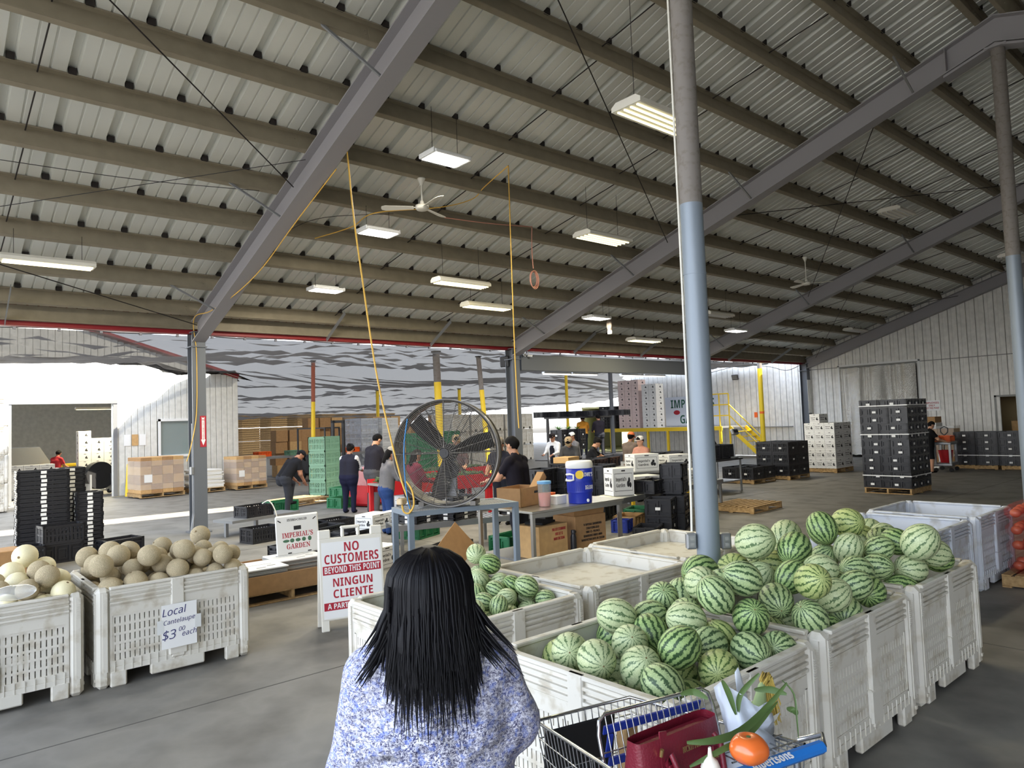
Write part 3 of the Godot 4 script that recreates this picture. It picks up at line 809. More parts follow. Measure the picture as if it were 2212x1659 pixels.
func build_bins() -> void:
	mat("scar", c8(120, 100, 66), .9)
	var row1 := [[3.055, -2.45], [4.385, -2.47], [5.76, -2.49]]
	var row2 := [[3.02, -4.09], [4.36, -4.15], [5.66, -4.25]]
	var lab1 := ["large white bin of watermelons beside the shopping cart", "large white bin of watermelons in the middle of its row of three", "large white bin of watermelons next to the pale blue bins"]
	for i in 3:
		var o := thing("harvest_bin", lab1[i], "bin", Vector3(row1[i][0], 0, row1[i][1]), 0, "large white harvest bins")
		bin_parts(o, M.binwhite, .36)
	var lab2 := ["white bin of small watermelons in front of the no customers sign", "empty white bin between the small melons and the pipe column", "empty white bin behind the pipe column"]
	for i in 3:
		var o := thing("harvest_bin", lab2[i], "bin", Vector3(row2[i][0], 0, row2[i][1]), 0, "large white harvest bins")
		bin_parts(o, M.binwhite, .38 if i == 0 else .665)
	for i in 2:
		var o := thing("harvest_bin", ["white bin of cantaloupes with a handwritten price sign", "white bin of pale honeydew and cantaloupe melons"][i], "bin", Vector3([1.80, .50][i], 0, -7.09), 0, "large white harvest bins")
		bin_parts(o, M.binwhite, .50)
	for i in 2:
		var o := thing("harvest_bin", ["empty pale blue slotted bin next to the watermelon row", "empty pale blue slotted bin by the stacked onion sacks"][i], "bin", Vector3([7.95, 9.35][i], 0, -3.16), 0, "pale blue bins")
		bin_parts(o, M.binblue)
	# watermelons
	S.melon = MB.new().ell(Vector3.ZERO, Vector3(.95, 1.09, .95), 28, 18).mesh()
	S.scar = MB.new().cyl(Vector3(0, 1.075, 0), Vector3(0, 1.11, 0), .05, .03, 7).mesh()
	var wm := []
	for v in 4:
		var m := mat("watermelon_%d" % v, Color.WHITE, .42, 0, .45)
		m.albedo_texture = melon_tex(v)
		wm.append(m)
	var rg := rnd(5)
	var h1 := func(x: float, z: float) -> float:
		var bz := 1.0 - pow((z + 2.47) / .6, 2)
		return .68 + .12 * smoothstep(2.9, 3.9, x) + .12 * clampf(bz, 0, 1) + .04 * smoothstep(4.8, 5.6, x)
	var all := pile(WM, 1180, 1080, 3.072, h1, .105, .135, row1)
	all.append_array(pile(WC, 1660, 1040, 2.679, h1, .10, .135, [row1[2], row1[1]]))
	# a lower layer that carries the heap
	for b in row1:
		for i in 4:
			for j in 4: all.append([Vector3(b[0] - .39 + .26 * i, .485, b[1] - .40 + .267 * j), .12])
	settle(all, row1, .36)
	for a in all:
		var k := [0, 0, 1, 1, 2, 3][rg.randi() % 6] as int
		fruit("watermelon", wlabel(a[0], k, row1), "watermelon", "watermelons in the three big bins", a[0], a[1] / 1.02, S.melon, wm[k], rg, S.scar)
	var sm := pile(WD, 600, 1020, 3.072, func(x, z): return .66 + .07 * clampf(1.0 - pow((z + 4.1) / .6, 2), 0, 1), .07, .085, [row2[0]])
	for i in 5:
		for j in 5:
			sm.append([Vector3(row2[0][0] - .44 + .22 * i, .47, row2[0][1] - .42 + .21 * j), .085])
			if i > 1: sm.append([Vector3(row2[0][0] - .40 + .21 * i, .63, row2[0][1] - .40 + .2 * j), .085])
	settle(sm, [row2[0]], .38)
	for a in sm:
		var k := [0, 1, 1, 2][rg.randi() % 4] as int
		fruit("small_watermelon", ["small watermelon with broad dark stripes", "small pale watermelon with thin stripes", "small deep green watermelon with jagged stripes"][k] + " in the bin by the sign", "watermelon", "small watermelons by the sign", a[0], a[1] / 1.02, S.melon, wm[k], rg)
	# cantaloupes and honeydews
	S.canta = MB.new().ell(Vector3.ZERO, Vector3(1, 1.02, 1), 22, 14).mesh()
	S.cscar = MB.new().cyl(Vector3(0, .985, 0), Vector3(0, 1.025, 0), .13, .10, 9).mesh()
	var cell := noise(.035, 1, 8, FastNoiseLite.TYPE_CELLULAR)
	cell.fractal_type = FastNoiseLite.FRACTAL_NONE; cell.cellular_return_type = FastNoiseLite.RETURN_DISTANCE2_SUB
	cell.domain_warp_enabled = true; cell.domain_warp_amplitude = 12.0; cell.domain_warp_frequency = .03
	var ck := mat("cantaloupe", c8(255, 246, 228), .8, 0, .3)
	mottle(ck, ntex(cell, [Color(.94, .90, .83), Color(.80, .76, .66), Color(.70, .68, .58)], 512, [0, .22, 1]), .75, false)
	bump(ck, ntex(cell, [Color.WHITE, Color(.25, .25, .25), Color.BLACK], 512, [0, .2, 1]), .9)
	var hd := mottle(mat("honeydew", c8(238, 228, 188), .5), M.fine, 1.0, false)
	var cb := [[1.80, -7.09]]
	var h2 := func(x: float, z: float) -> float: return .79 + .14 * clampf(1.0 - pow((z + 7.09) / .62, 2), 0, 1)
	var cs := pile(CK, 0, 1000, 3.16, h2, .078, .095, cb)
	for i in 6:
		for j in 5: cs.append([Vector3(1.80 - .46 + .184 * i, .60, -7.09 - .40 + .2 * j), .09])
	settle(cs, cb, .5, .98)
	for a in cs:
		fruit("cantaloupe", "netted tan cantaloupe " + ("on top of" if a[0].y > .9 else ("in" if a[0].y > .7 else "low in")) + " the pile, " + ("along the priced face" if a[0].z > -6.87 else ("in the middle" if a[0].z > -7.25 else "at the back")) + " of the bin", "cantaloupe", "cantaloupes behind the price sign", a[0], a[1], S.canta, ck, rg, S.cscar, 1.0)
	var ch := pile(CH, 0, 1000, 3.16, func(x, z): return .78 + .10 * clampf(1.0 - pow((z + 7.09) / .6, 2), 0, 1), .078, .10, [[.50, -7.09]])
	var hon := []
	for i in CH.size(): hon.append(CH[i].size() > 4)
	for i in 6:
		for j in 5:
			ch.append([Vector3(.50 - .46 + .184 * i, .58, -7.09 - .40 + .2 * j), .09])
			hon.append((i + j) % 2 == 0)
	settle(ch, [[.50, -7.09]], .5)
	for i in ch.size():
		if hon[i]: fruit("honeydew_melon", "smooth pale honeydew melon " + ("on top" if ch[i][0].y > .86 else ("midway" if ch[i][0].y > .68 else "low down")) + " in the mixed melon bin", "melon", "melons in the mixed bin", ch[i][0], ch[i][1], S.canta, hd, rg, S.cscar, 1.0)
		else: fruit("cantaloupe", "netted tan cantaloupe " + ("on top" if ch[i][0].y > .86 else ("midway" if ch[i][0].y > .68 else "low down")) + " among honeydews in the mixed bin", "cantaloupe", "melons in the mixed bin", ch[i][0], ch[i][1], S.canta, ck, rg, S.cscar, 1.0)


# ---------------------------------------------------------------- crates, cartons, pallets
func crate_mesh(L: float, W: float, H: float, slots := false) -> Mesh:
	var key := "crate%.2f_%.2f_%.2f_%s" % [L, W, H, slots]
	if S.has(key): return S[key]
	var m := MB.new()
	var t := .012
	m.mm(-L / 2 + t, L / 2 - t, .005, .018, -W / 2 + t, W / 2 - t)
	for a in 4:
		var b := Basis(Vector3.UP, a * PI / 2)
		var w := L if a % 2 == 0 else W
		var d := (W if a % 2 == 0 else L) / 2
		var q := func(x0: float, x1: float, y0: float, y1: float, z0: float, z1: float):
			m.box(b * Vector3((x0 + x1) / 2, (y0 + y1) / 2, d + (z0 + z1) / 2), Vector3(x1 - x0, y1 - y0, z1 - z0), b)
		var h := w / 2
		if slots:
			q.call(-h, h, 0, H * .16, -.02, -.006); q.call(-h, h, H * .46, H * .54, -.02, -.006); q.call(-h, h, H * .84, H, -.02, -.006)
			var n := int(w / .05)
			for i in n: q.call(-h + w * (i + .22) / n, -h + w * (i + .78) / n, H * .14, H * .86, -.018, -.008)
		else:
			q.call(-h, h, .01, H - .01, -.04, -.03)
		q.call(-h, h, H - .028, H, -.022, 0); q.call(-h, h, 0, .026, -.022, 0)
		for s in [-1, 1]:
			q.call(s * (h - .022) - .022, s * (h - .022) + .022, 0, H, -.02, 0)
		var k := 3 if w > .5 else 2
		for i in range(1, k): q.call(-h + w * i / k - .012, -h + w * i / k + .012, 0, H, -.034, -.003)
		for i in k:
			var cx := -h + w * (i + .5) / k
			var pw := w / k * .30
			q.call(cx - pw, cx + pw, H * .70, H * .76, -.034, -.008)
			q.call(cx - pw, cx + pw, H * .20, H * .25, -.034, -.012)
			q.call(cx - pw, cx - pw + .012, H * .25, H * .70, -.034, -.010); q.call(cx + pw - .012, cx + pw, H * .25, H * .70, -.034, -.010)
	S[key] = m.mesh()
	return S[key]
func crate(at: Vector3, turn: float, L: float, W: float, H: float, mt: Material, label: String, group: String, cards := 1, called := "plastic_crate", slots := false) -> Node3D:
	var o := thing(called, label, "crate", at, turn, group)
	part(o, "body", crate_mesh(L, W, H, slots), mt)
	if cards:
		if not S.has("card"): S.card = MB.new().cbox(Vector3(0, 0, 0), Vector3(.085, .05, .003), .001).mesh()
		part(o, "label_card", S.card, M.white, Transform3D(Basis(Vector3.UP, 0), Vector3(0, H * .45, W / 2)))
		part(o, "label_card", S.card, M.white, Transform3D(Basis(Vector3.UP, PI / 2), Vector3(L / 2, H * .45, 0)))
		part(o, "label_card", S.card, M.white, Transform3D(Basis(Vector3.UP, -PI / 2), Vector3(-L / 2, H * .45, 0)))
		part(o, "label_card", S.card, M.white, Transform3D(Basis(Vector3.UP, PI), Vector3(0, H * .45, -W / 2)))
	return o
func pallet(at: Vector3, turn: float, L: float, W: float, label: String, H := .135) -> Node3D:
	var o := thing("wooden_pallet", label, "pallet", at, turn, "wooden pallets")
	if not S.has("pboard"):
		S.pboard = MB.new().cbox(Vector3.ZERO, Vector3(1, .018, .088), .003).mesh()
		var st := MB.new()
		st.mm(-.5, .5, -.045, .045, -.019, .019)
		S.pstr = st.mesh()
	var n := 8
	for i in n: part(o, "deck_board", S.pboard, M.wood, Transform3D(Basis.from_scale(Vector3(L, 1, 1)), Vector3(0, H - .009, -W / 2 + .045 + (W - .09) * i / (n - 1))))
	for i in 3: part(o, "bottom_board", S.pboard, M.wood, Transform3D(Basis.from_scale(Vector3(L, 1, 1)), Vector3(0, .009, -W / 2 + .045 + (W - .09) * i / 2)))
	for i in 3: part(o, "stringer", S.pstr, M.wood, Transform3D(Basis(Vector3.UP, PI / 2).scaled(Vector3(1, (H - .036) / .09, W)), Vector3(-L / 2 + .03 + (L - .06) * i / 2, H / 2, 0)))
	return o
# closed carton; print: words and a little garden mark on two faces
func carton(at: Vector3, turn: float, L: float, W: float, H: float, mt: Material, label: String, group := "", pr := "", called := "carton") -> Node3D:
	var o := thing(called, label, "box", at, turn, group)
	var key := "box%.3f_%.3f_%.3f" % [L, W, H]
	if not S.has(key):
		var m := MB.new()
		m.cbox(Vector3(0, H / 2, 0), Vector3(L, H, W), .004)
		S[key] = m.mesh()
		S[key + "t"] = MB.new().mm(-L / 2 + .01, L / 2 - .01, H - .001, H + .0015, -.004, .004).mesh()
	part(o, "body", S[key], mt)
	part(o, "flap_seam", S[key + "t"], M.joint)
	if pr != "":
		for a in ([0, 1, 2, 3] if pr != "plain" else []):
			var b := Basis(Vector3.UP, a * PI / 2)
			var w := L if a % 2 == 0 else W
			var d := (W if a % 2 == 0 else L) / 2
			garden(o, Transform3D(b, b * Vector3(0, H / 2, d + .0005)), w, H, pr)
	return o
# carton artwork: framed shop name with three vegetables, and the hand hole above
func garden(o: Node3D, x: Transform3D, w: float, h: float, style: String) -> void:
	var key := "art_%s_%.2f_%.2f" % [style, w, h]
	if not S.has(key):
		var m := MB.new()
		var big := style == "frame"
		if big:
			for q in [[-.42, .42, .30, .315], [-.42, .42, -.33, -.315], [-.42, -.412, -.33, .315], [.412, .42, -.33, .315]]: m.mm(q[0] * w, q[1] * w, q[2] * h, q[3] * h, 0, .001)
		m.cbox(Vector3((.0 if not big else 0) * w, .41 * h, .0005), Vector3(.18 * w, .05 * h, .001), .0004)
		var cx := .27 * w if big else .12 * w
		m.ell(Vector3(cx - .05 * w, -.08 * h, 0), Vector3(.06 * w, .12 * h, .001), 10, 6)
		m.ell(Vector3(cx + .05 * w, -.12 * h, 0), Vector3(.055 * w, .10 * h, .001), 10, 6)
		m.ell(Vector3(cx, .06 * h, 0), Vector3(.05 * w, .10 * h, .001), 10, 6)
		S[key] = m.mesh()
	part(o, "print", S[key], M.ink, x)
	if style == "frame":
		text(o, "Imperial's", .13 * h, M.ink, x * xf(Vector3(-.12 * w, .10 * h, .001)), "lettering", "Droid Serif", true, .5 * w)
		text(o, "Garden", .13 * h, M.ink, x * xf(Vector3(-.14 * w, -.12 * h, .001)), "lettering", "Droid Serif", true, .42 * w)

const ORD := ["bottom", "second", "third", "fourth", "fifth", "sixth", "seventh", "eighth", "ninth", "tenth", "eleventh", "twelfth", "thirteenth", "fourteenth", "fifteenth", "sixteenth", "seventeenth", "eighteenth", "nineteenth", "twentieth"]

func build_goods() -> void:
	# ---- tall strapped stack of black crates on a pallet
	var o := Vector3(17.40, 0, -6.92)
	pallet(o + Vector3(.6, 0, 0), PI / 2, 1.06, 1.2, "pale wooden pallet under the tall strapped stack of black crates")
	var hh := .187
	for i in 11:
		var a: int = [0, 1, 1, 0, 0, 1, 1, 0, 0, 1, 0][10 - i]
		var lab := "black plastic crate in the %s layer of the tall strapped stack" % ORD[i]
		var y := .135 + hh * i
		var zs := -.53 if a == 0 else .53
		for k in 2: crate(o + Vector3(.3 + .6 * k, y, zs + (.2 if a == 0 else -.2)), 0, .597, .40, hh - .003, M.black, lab, "crates of the tall strapped stack", 1)
		for k in 3: crate(o + Vector3(.2 + .4 * k, y, -zs + (-.327 if a == 0 else .327)), PI / 2, .652, .397, hh - .003, M.black, lab, "crates of the tall strapped stack", 1)
	for y in [.42, 1.38, 2.05]:
		var m := MB.new()
		m.mm(-.012, -.008, y - .012, y + .012, -.54, .54).mm(-.012, 1.21, y - .012, y + .012, .54, .544).mm(-.012, 1.21, y - .012, y + .012, -.544, -.54).mm(1.205, 1.21, y - .012, y + .012, -.54, .54)
		one("packing_strap", m, M.white, "white plastic strap round the tall stack of black crates, %s of three" % {.42: "lowest", 1.38: "middle", 2.05: "topmost"}[y], "strap", o)
	# ---- empty pallet on the floor
	pallet(Vector3(13.35, 0, -8.15), .05, 1.22, 1.0, "empty pale wooden pallet lying on the bare floor")
	# ---- white printed cartons on a pallet by the curtain
	var w := Vector3(23.0, 0, -10.9)
	pallet(w, 0, 1.2, 1.0, "wooden pallet under the white printed cartons", .14)
	for i in 6:
		var lab := "white carton with framed black print, %s layer of the pallet by the curtain" % ORD[i]
		var n := 3 if i < 5 else 1
		for k in n:
			for q in 2:
				if i == 5 and q == 1: continue
				carton(w + Vector3(-.3 + .6 * q, .14 + .29 * i, -.33 + .33 * k + (.2 if i == 5 else 0.0)), PI / 2 if false else 0.0, .59, .325, .287, M.carton, lab, "white cartons by the curtain", "frame")
	# ---- black crates on pallets in front of them
	var b1 := Vector3(20.2, 0, -11.0)
	pallet(b1, 0, 1.2, 1.05, "wooden pallet under the square stack of black crates", .12)
	for i in 3:
		for k in 2:
			for q in 2: crate(b1 + Vector3(-.3 + .6 * q, .12 + .33 * i, -.26 + .52 * k), 0, .595, .51, .327, M.black, "black slotted crate, %s layer of the square three high stack" % ORD[i], "crates of the square stack", 1, "plastic_crate", true)
	var b2 := Vector3(18.7, 0, -11.25)
	pallet(b2, 0, 1.2, 1.0, "wooden pallet under the low row of black crates", .12)
	for q in 2:
		for k in 2: crate(b2 + Vector3(-.3 + .6 * q, .12, -.25 + .5 * k), 0, .595, .49, .34, M.black, "black slotted crate in the single layer on the low pallet", "crates on the low pallet", 1, "plastic_crate", true)
	# ---- black crates by the side door, with strap
	var b3 := Vector3(25.6, 0, -6.75)
	for s in [-.62, .62]: pallet(b3 + Vector3(.1, 0, s), 0, 1.0, 1.15, "wooden pallet under black crates near the side door, %s" % ("beside the pallet jack" if s < 0 else "away from the pallet jack"), .13)
	for i in 5:
		for k in 4:
			crate(b3 + Vector3(0, .13 + .205 * i, -.9 + .6 * k), PI / 2, .595, .8, .2, M.black, "black plastic crate, %s layer of the wide stack near the side door" % ORD[i], "crates near the side door", 1)
	one("packing_strap", MB.new().mm(-.41, -.405, .42, .445, -1.21, 1.21), M.white, "white strap across the wide stack of black crates near the side door", "strap", b3)
	# ---- pallet jack, cart with bucket, brown cartons
	var j := thing("pallet_jack", "white pallet jack with black loop handle parked by the crates", "pallet jack", Vector3(26.0, 0, -8.5), -PI / 2)
	part(j, "pump_body", MB.new().cbox(Vector3(0, .25, .1), Vector3(.22, .4, .2), .03), M.white)
	part(j, "fork", MB.new().cbox(Vector3(-.2, .07, .75), Vector3(.16, .06, 1.2), .02), M.white)
	part(j, "fork", MB.new().cbox(Vector3(.2, .07, .75), Vector3(.16, .06, 1.2), .02), M.white)
	part(j, "drawbar", MB.new().cyl(Vector3(0, .4, 0), Vector3(0, 1.05, -.12), .022, -1, 8), M.black)
	part(j, "loop_handle", MB.new().tube([Vector3(0, 1.02, -.12), Vector3(-.1, 1.12, -.13), Vector3(-.11, 1.25, -.15), Vector3(0, 1.31, -.16), Vector3(.11, 1.25, -.15), Vector3(.1, 1.12, -.13), Vector3(0, 1.02, -.12)], .018), M.black)
	for s in [-1, 1]: part(j, "wheel", MB.new().cyl(Vector3(s * .05, .09, -.02), Vector3(s * .09, .09, -.02), .09, -1, 14), M.blackdull)
	var c := thing("utility_cart", "grey plastic utility cart pushed by the person in black", "cart", Vector3(24.3, 0, -7.9), .1)
	for y in [.22, .86]: part(c, "shelf", MB.new().cbox(Vector3(0, y, 0), Vector3(.85, .09, .5), .02), M.galv)
	for sx in [-1, 1]:
		for sz in [-1, 1]:
			part(c, "leg", MB.new().cbox(Vector3(sx * .38, .52, sz * .2), Vector3(.07, .66, .07), .01), M.galv)
			part(c, "caster", MB.new().cyl(Vector3(sx * .36 - .02, .06, sz * .2), Vector3(sx * .36 + .02, .06, sz * .2), .06, -1, 12), M.blackdull)
	crate(Vector3(24.3, .905, -7.9), .1, .6, .42, .17, M.orange, "orange plastic crate on top of the grey utility cart", "", 0)
	one("bucket", MB.new().lathe([[.0, .0], [.15, .0], [.2, .36], [.215, .37], [.2, .375], [.185, .36], [.14, .02]], 18), M.red, "red bucket on the lower shelf of the utility cart", "bucket", Vector3(24.25, .265, -7.88))
	pallet(Vector3(27.6, 0, -9.0), 0, 1.2, 1.0, "wooden pallet under the wrapped brown cartons", .13)
	for i in 4:
		for k in 2: carton(Vector3(27.35, .13 + .27 * i, -9.25 + .5 * k), 0, .6, .49, .268, M.card, "brown wrapped carton, %s layer by the end wall" % ORD[i], "brown cartons by the end wall")
	for i in 2: carton(Vector3(27.4, 1.21 + .21 * i, -9.4 - .02 * i), 0, .62, .7, .205, M.card if i else M.carton, ["silver wrapped carton on top of the brown cartons", "flat brown carton topping the wrapped pile"][i], "brown cartons by the end wall")
	one("stretch_wrap", MB.new().box(Vector3(0, .65, 0), Vector3(.64, 1.05, 1.02)), M.wrap, "clear stretch film round the brown cartons by the end wall", "film", Vector3(27.35, .13, -9.0))
	for k in 3: carton(Vector3(31.6, .45 * k, -7.4 - .1 * k), 0, .7, .6, .44, M.card_light, "brown carton stacked inside the open side door, %s one" % ORD[k], "cartons inside the side door")
	# notice on the end wall
	var nt := thing("wall_notice", "white notice with red words on the end wall above the person", "sign", px_(2013, 876, WX - .06), -PI / 2)
	part(nt, "sheet", MB.new().mm(-.3, .3, -.2, .2, 0, .008), M.white)
	for t in [["EMPLOYEES", .1], ["ONLY", .0], ["PAST THIS POINT", -.1]]: text(nt, t[0], .07, M.redink, xf(Vector3(0, t[1], .009)), "lettering", "Droid Sans", true, .5 if t[1] != 0.0 else .22)
	# ---- onion sacks at the frame's edge
	pallet(Vector3(9.68, 0, -2.03), .0, 1.1, .95, "wooden pallet under the red mesh onion sacks", .14)
	mat("onion", c8(168, 88, 62), .35)
	var mesh_m := mat("sackmesh", Color(.75, .12, .14, .14), .5)
	mesh_m.transparency = BaseMaterial3D.TRANSPARENCY_ALPHA
	var rg := rnd(77)
	for i in 4:
		var s := thing("onion_sack", "red mesh sack of brown onions, %s in the pile" % ["bottom", "second", "third", "top"][i], "sack", Vector3(9.64, .14 + .19 * i, -2.16), .0, "onion sacks")
		for a in 7:
			for b in 4: part(s, "onion", MB.new().ell(Vector3(-.32 + .107 * a + rg.randf_range(-.01, .01), .09 + rg.randf_range(-.02, .02), -.22 + .14 * b), Vector3(.055, .05, .055), 10, 7), M.onion)
		part(s, "netting", MB.new().cbox(Vector3(0, .095, 0), Vector3(.9, .185, .62), .06), mesh_m)

# ---------------------------------------------------------------- people: tapered capsules joined smoothly, meshed as surface nets
func body(bones: Array, cell: float, k: float) -> Dictionary:
	var lo := Vector3.ONE * 1e9
	var hi := -lo
	for b in bones:
		for e in [[b[0], b[2]], [b[1], b[3]]]:
			lo = lo.min(e[0] - Vector3.ONE * e[1]); hi = hi.max(e[0] + Vector3.ONE * e[1])
	lo -= Vector3.ONE * cell * 3; hi += Vector3.ONE * cell * 3
	var nx := int((hi.x - lo.x) / cell) + 2
	var ny := int((hi.y - lo.y) / cell) + 2
	var nz := int((hi.z - lo.z) / cell) + 2
	var sxy := nx * ny
	var f := PackedFloat32Array()
	f.resize(sxy * nz); f.fill(1.0)
	var raw := PackedFloat32Array()
	raw.resize(sxy * nz); raw.fill(1.0)
	var grp := PackedByteArray()
	grp.resize(sxy * nz)
	var gnames := []
	for b in bones:
		if not gnames.has(b[4]): gnames.append(b[4])
		var gi := gnames.find(b[4])
		var a: Vector3 = b[0]
		var d: Vector3 = b[1] - a
		var dd := maxf(d.length_squared(), 1e-9)
		var ra: float = b[2]
		var rb: float = b[3]
		var mg := maxf(ra, rb) + k + cell * 2
		var p0 := ((a.min(b[1]) - Vector3.ONE * mg - lo) / cell).floor()
		var p1 := ((a.max(b[1]) + Vector3.ONE * mg - lo) / cell).ceil()
		for z in range(maxi(int(p0.z), 0), mini(int(p1.z), nz - 1) + 1):
			for y in range(maxi(int(p0.y), 0), mini(int(p1.y), ny - 1) + 1):
				var row := z * sxy + y * nx
				for x in range(maxi(int(p0.x), 0), mini(int(p1.x), nx - 1) + 1):
					var q := Vector3(lo.x + x * cell, lo.y + y * cell, lo.z + z * cell) - a
					var t := clampf(q.dot(d) / dd, 0, 1)
					var s := (q - d * t).length() - lerpf(ra, rb, t)
					var i := row + x
					if s < raw[i]:
						raw[i] = s; grp[i] = gi
					var h := maxf(k - absf(f[i] - s), 0) / k
					f[i] = minf(f[i], s) - h * h * k * .25
	var vid := {}
	var vp := PackedVector3Array()
	var vn := PackedVector3Array()
	var off := [0, 1, nx, nx + 1, sxy, sxy + 1, sxy + nx, sxy + nx + 1]
	for z in nz - 1:
		for y in ny - 1:
			var row := z * sxy + y * nx
			for x in nx - 1:
				var i := row + x
				var c0 := f[i] < 0
				if (f[i + 1] < 0) == c0 and (f[i + nx] < 0) == c0 and (f[i + nx + 1] < 0) == c0 and (f[i + sxy] < 0) == c0 and (f[i + sxy + 1] < 0) == c0 and (f[i + sxy + nx] < 0) == c0 and (f[i + sxy + nx + 1] < 0) == c0: continue
				var sum := Vector3.ZERO
				var cnt := 0
				for e in [[0, 1], [2, 3], [4, 5], [6, 7], [0, 2], [1, 3], [4, 6], [5, 7], [0, 4], [1, 5], [2, 6], [3, 7]]:
					var fa := f[i + off[e[0]]]
					var fb := f[i + off[e[1]]]
					if (fa < 0) != (fb < 0):
						var t := fa / (fa - fb)
						var pa := Vector3(e[0] & 1, (e[0] >> 1) & 1, e[0] >> 2)
						var pb := Vector3(e[1] & 1, (e[1] >> 1) & 1, e[1] >> 2)
						sum += pa.lerp(pb, t); cnt += 1
				vid[i] = vp.size()
				vp.append(lo + (Vector3(x, y, z) + sum / cnt) * cell)
				var g := Vector3(f[i + 1] + f[i + nx + 1] + f[i + sxy + 1] + f[i + sxy + nx + 1] - f[i] - f[i + nx] - f[i + sxy] - f[i + sxy + nx], f[i + nx] + f[i + nx + 1] + f[i + sxy + nx] + f[i + sxy + nx + 1] - f[i] - f[i + 1] - f[i + sxy] - f[i + sxy + 1], f[i + sxy] + f[i + sxy + 1] + f[i + sxy + nx] + f[i + sxy + nx + 1] - f[i] - f[i + 1] - f[i + nx] - f[i + nx + 1])
				vn.append(g.normalized())
	var out := {}
	for g in gnames: out[g] = MB.new()
	var st := [1, nx, sxy]
	for i in vid:
		for ax in 3:
			var j: int = i + st[ax]
			if (f[i] < 0) == (f[j] < 0): continue
			var u: int = st[(ax + 1) % 3]
			var w: int = st[(ax + 2) % 3]
			if not (vid.has(i - u) and vid.has(i - w) and vid.has(i - u - w)): continue
			var q := [vid[i], vid[i - u], vid[i - u - w], vid[i - w]]
			var m: MB = out[gnames[grp[i if f[i] < 0 else j]]]
			if f[i] < 0: q.reverse()
			for t in [0, 1, 2, 0, 2, 3]:
				m.v.append(vp[q[t]]); m.n.append(vn[q[t]]); m.u.append(Vector2.ZERO)
	return out

func hand(m: MB, at: Vector3, dir: Vector3, side: Vector3, s := 1.0) -> void:   # palm and five bent fingers
	var nn := dir.cross(side).normalized()
	m.cbox(at + dir * .045 * s, Vector3(.075, .028, .095) * s, .012 * s, Basis(side, nn, dir))
	for i in 4:
		var l: float = [.065, .075, .07, .055][i] * s
		var b := at + dir * .09 * s + side * (-.03 + .02 * i) * s
		m.tube([b, b + dir * l * .5 + nn * .006 * s, b + dir * l * .85 - nn * .016 * s, b + dir * l - nn * .03 * s], .009 * s, 6)
	var tb := at + dir * .03 * s - side * .035 * s
	m.tube([tb, tb - side * .025 * s + dir * .025 * s, tb - side * .03 * s + dir * .055 * s - nn * .01 * s], .0105 * s, 6)

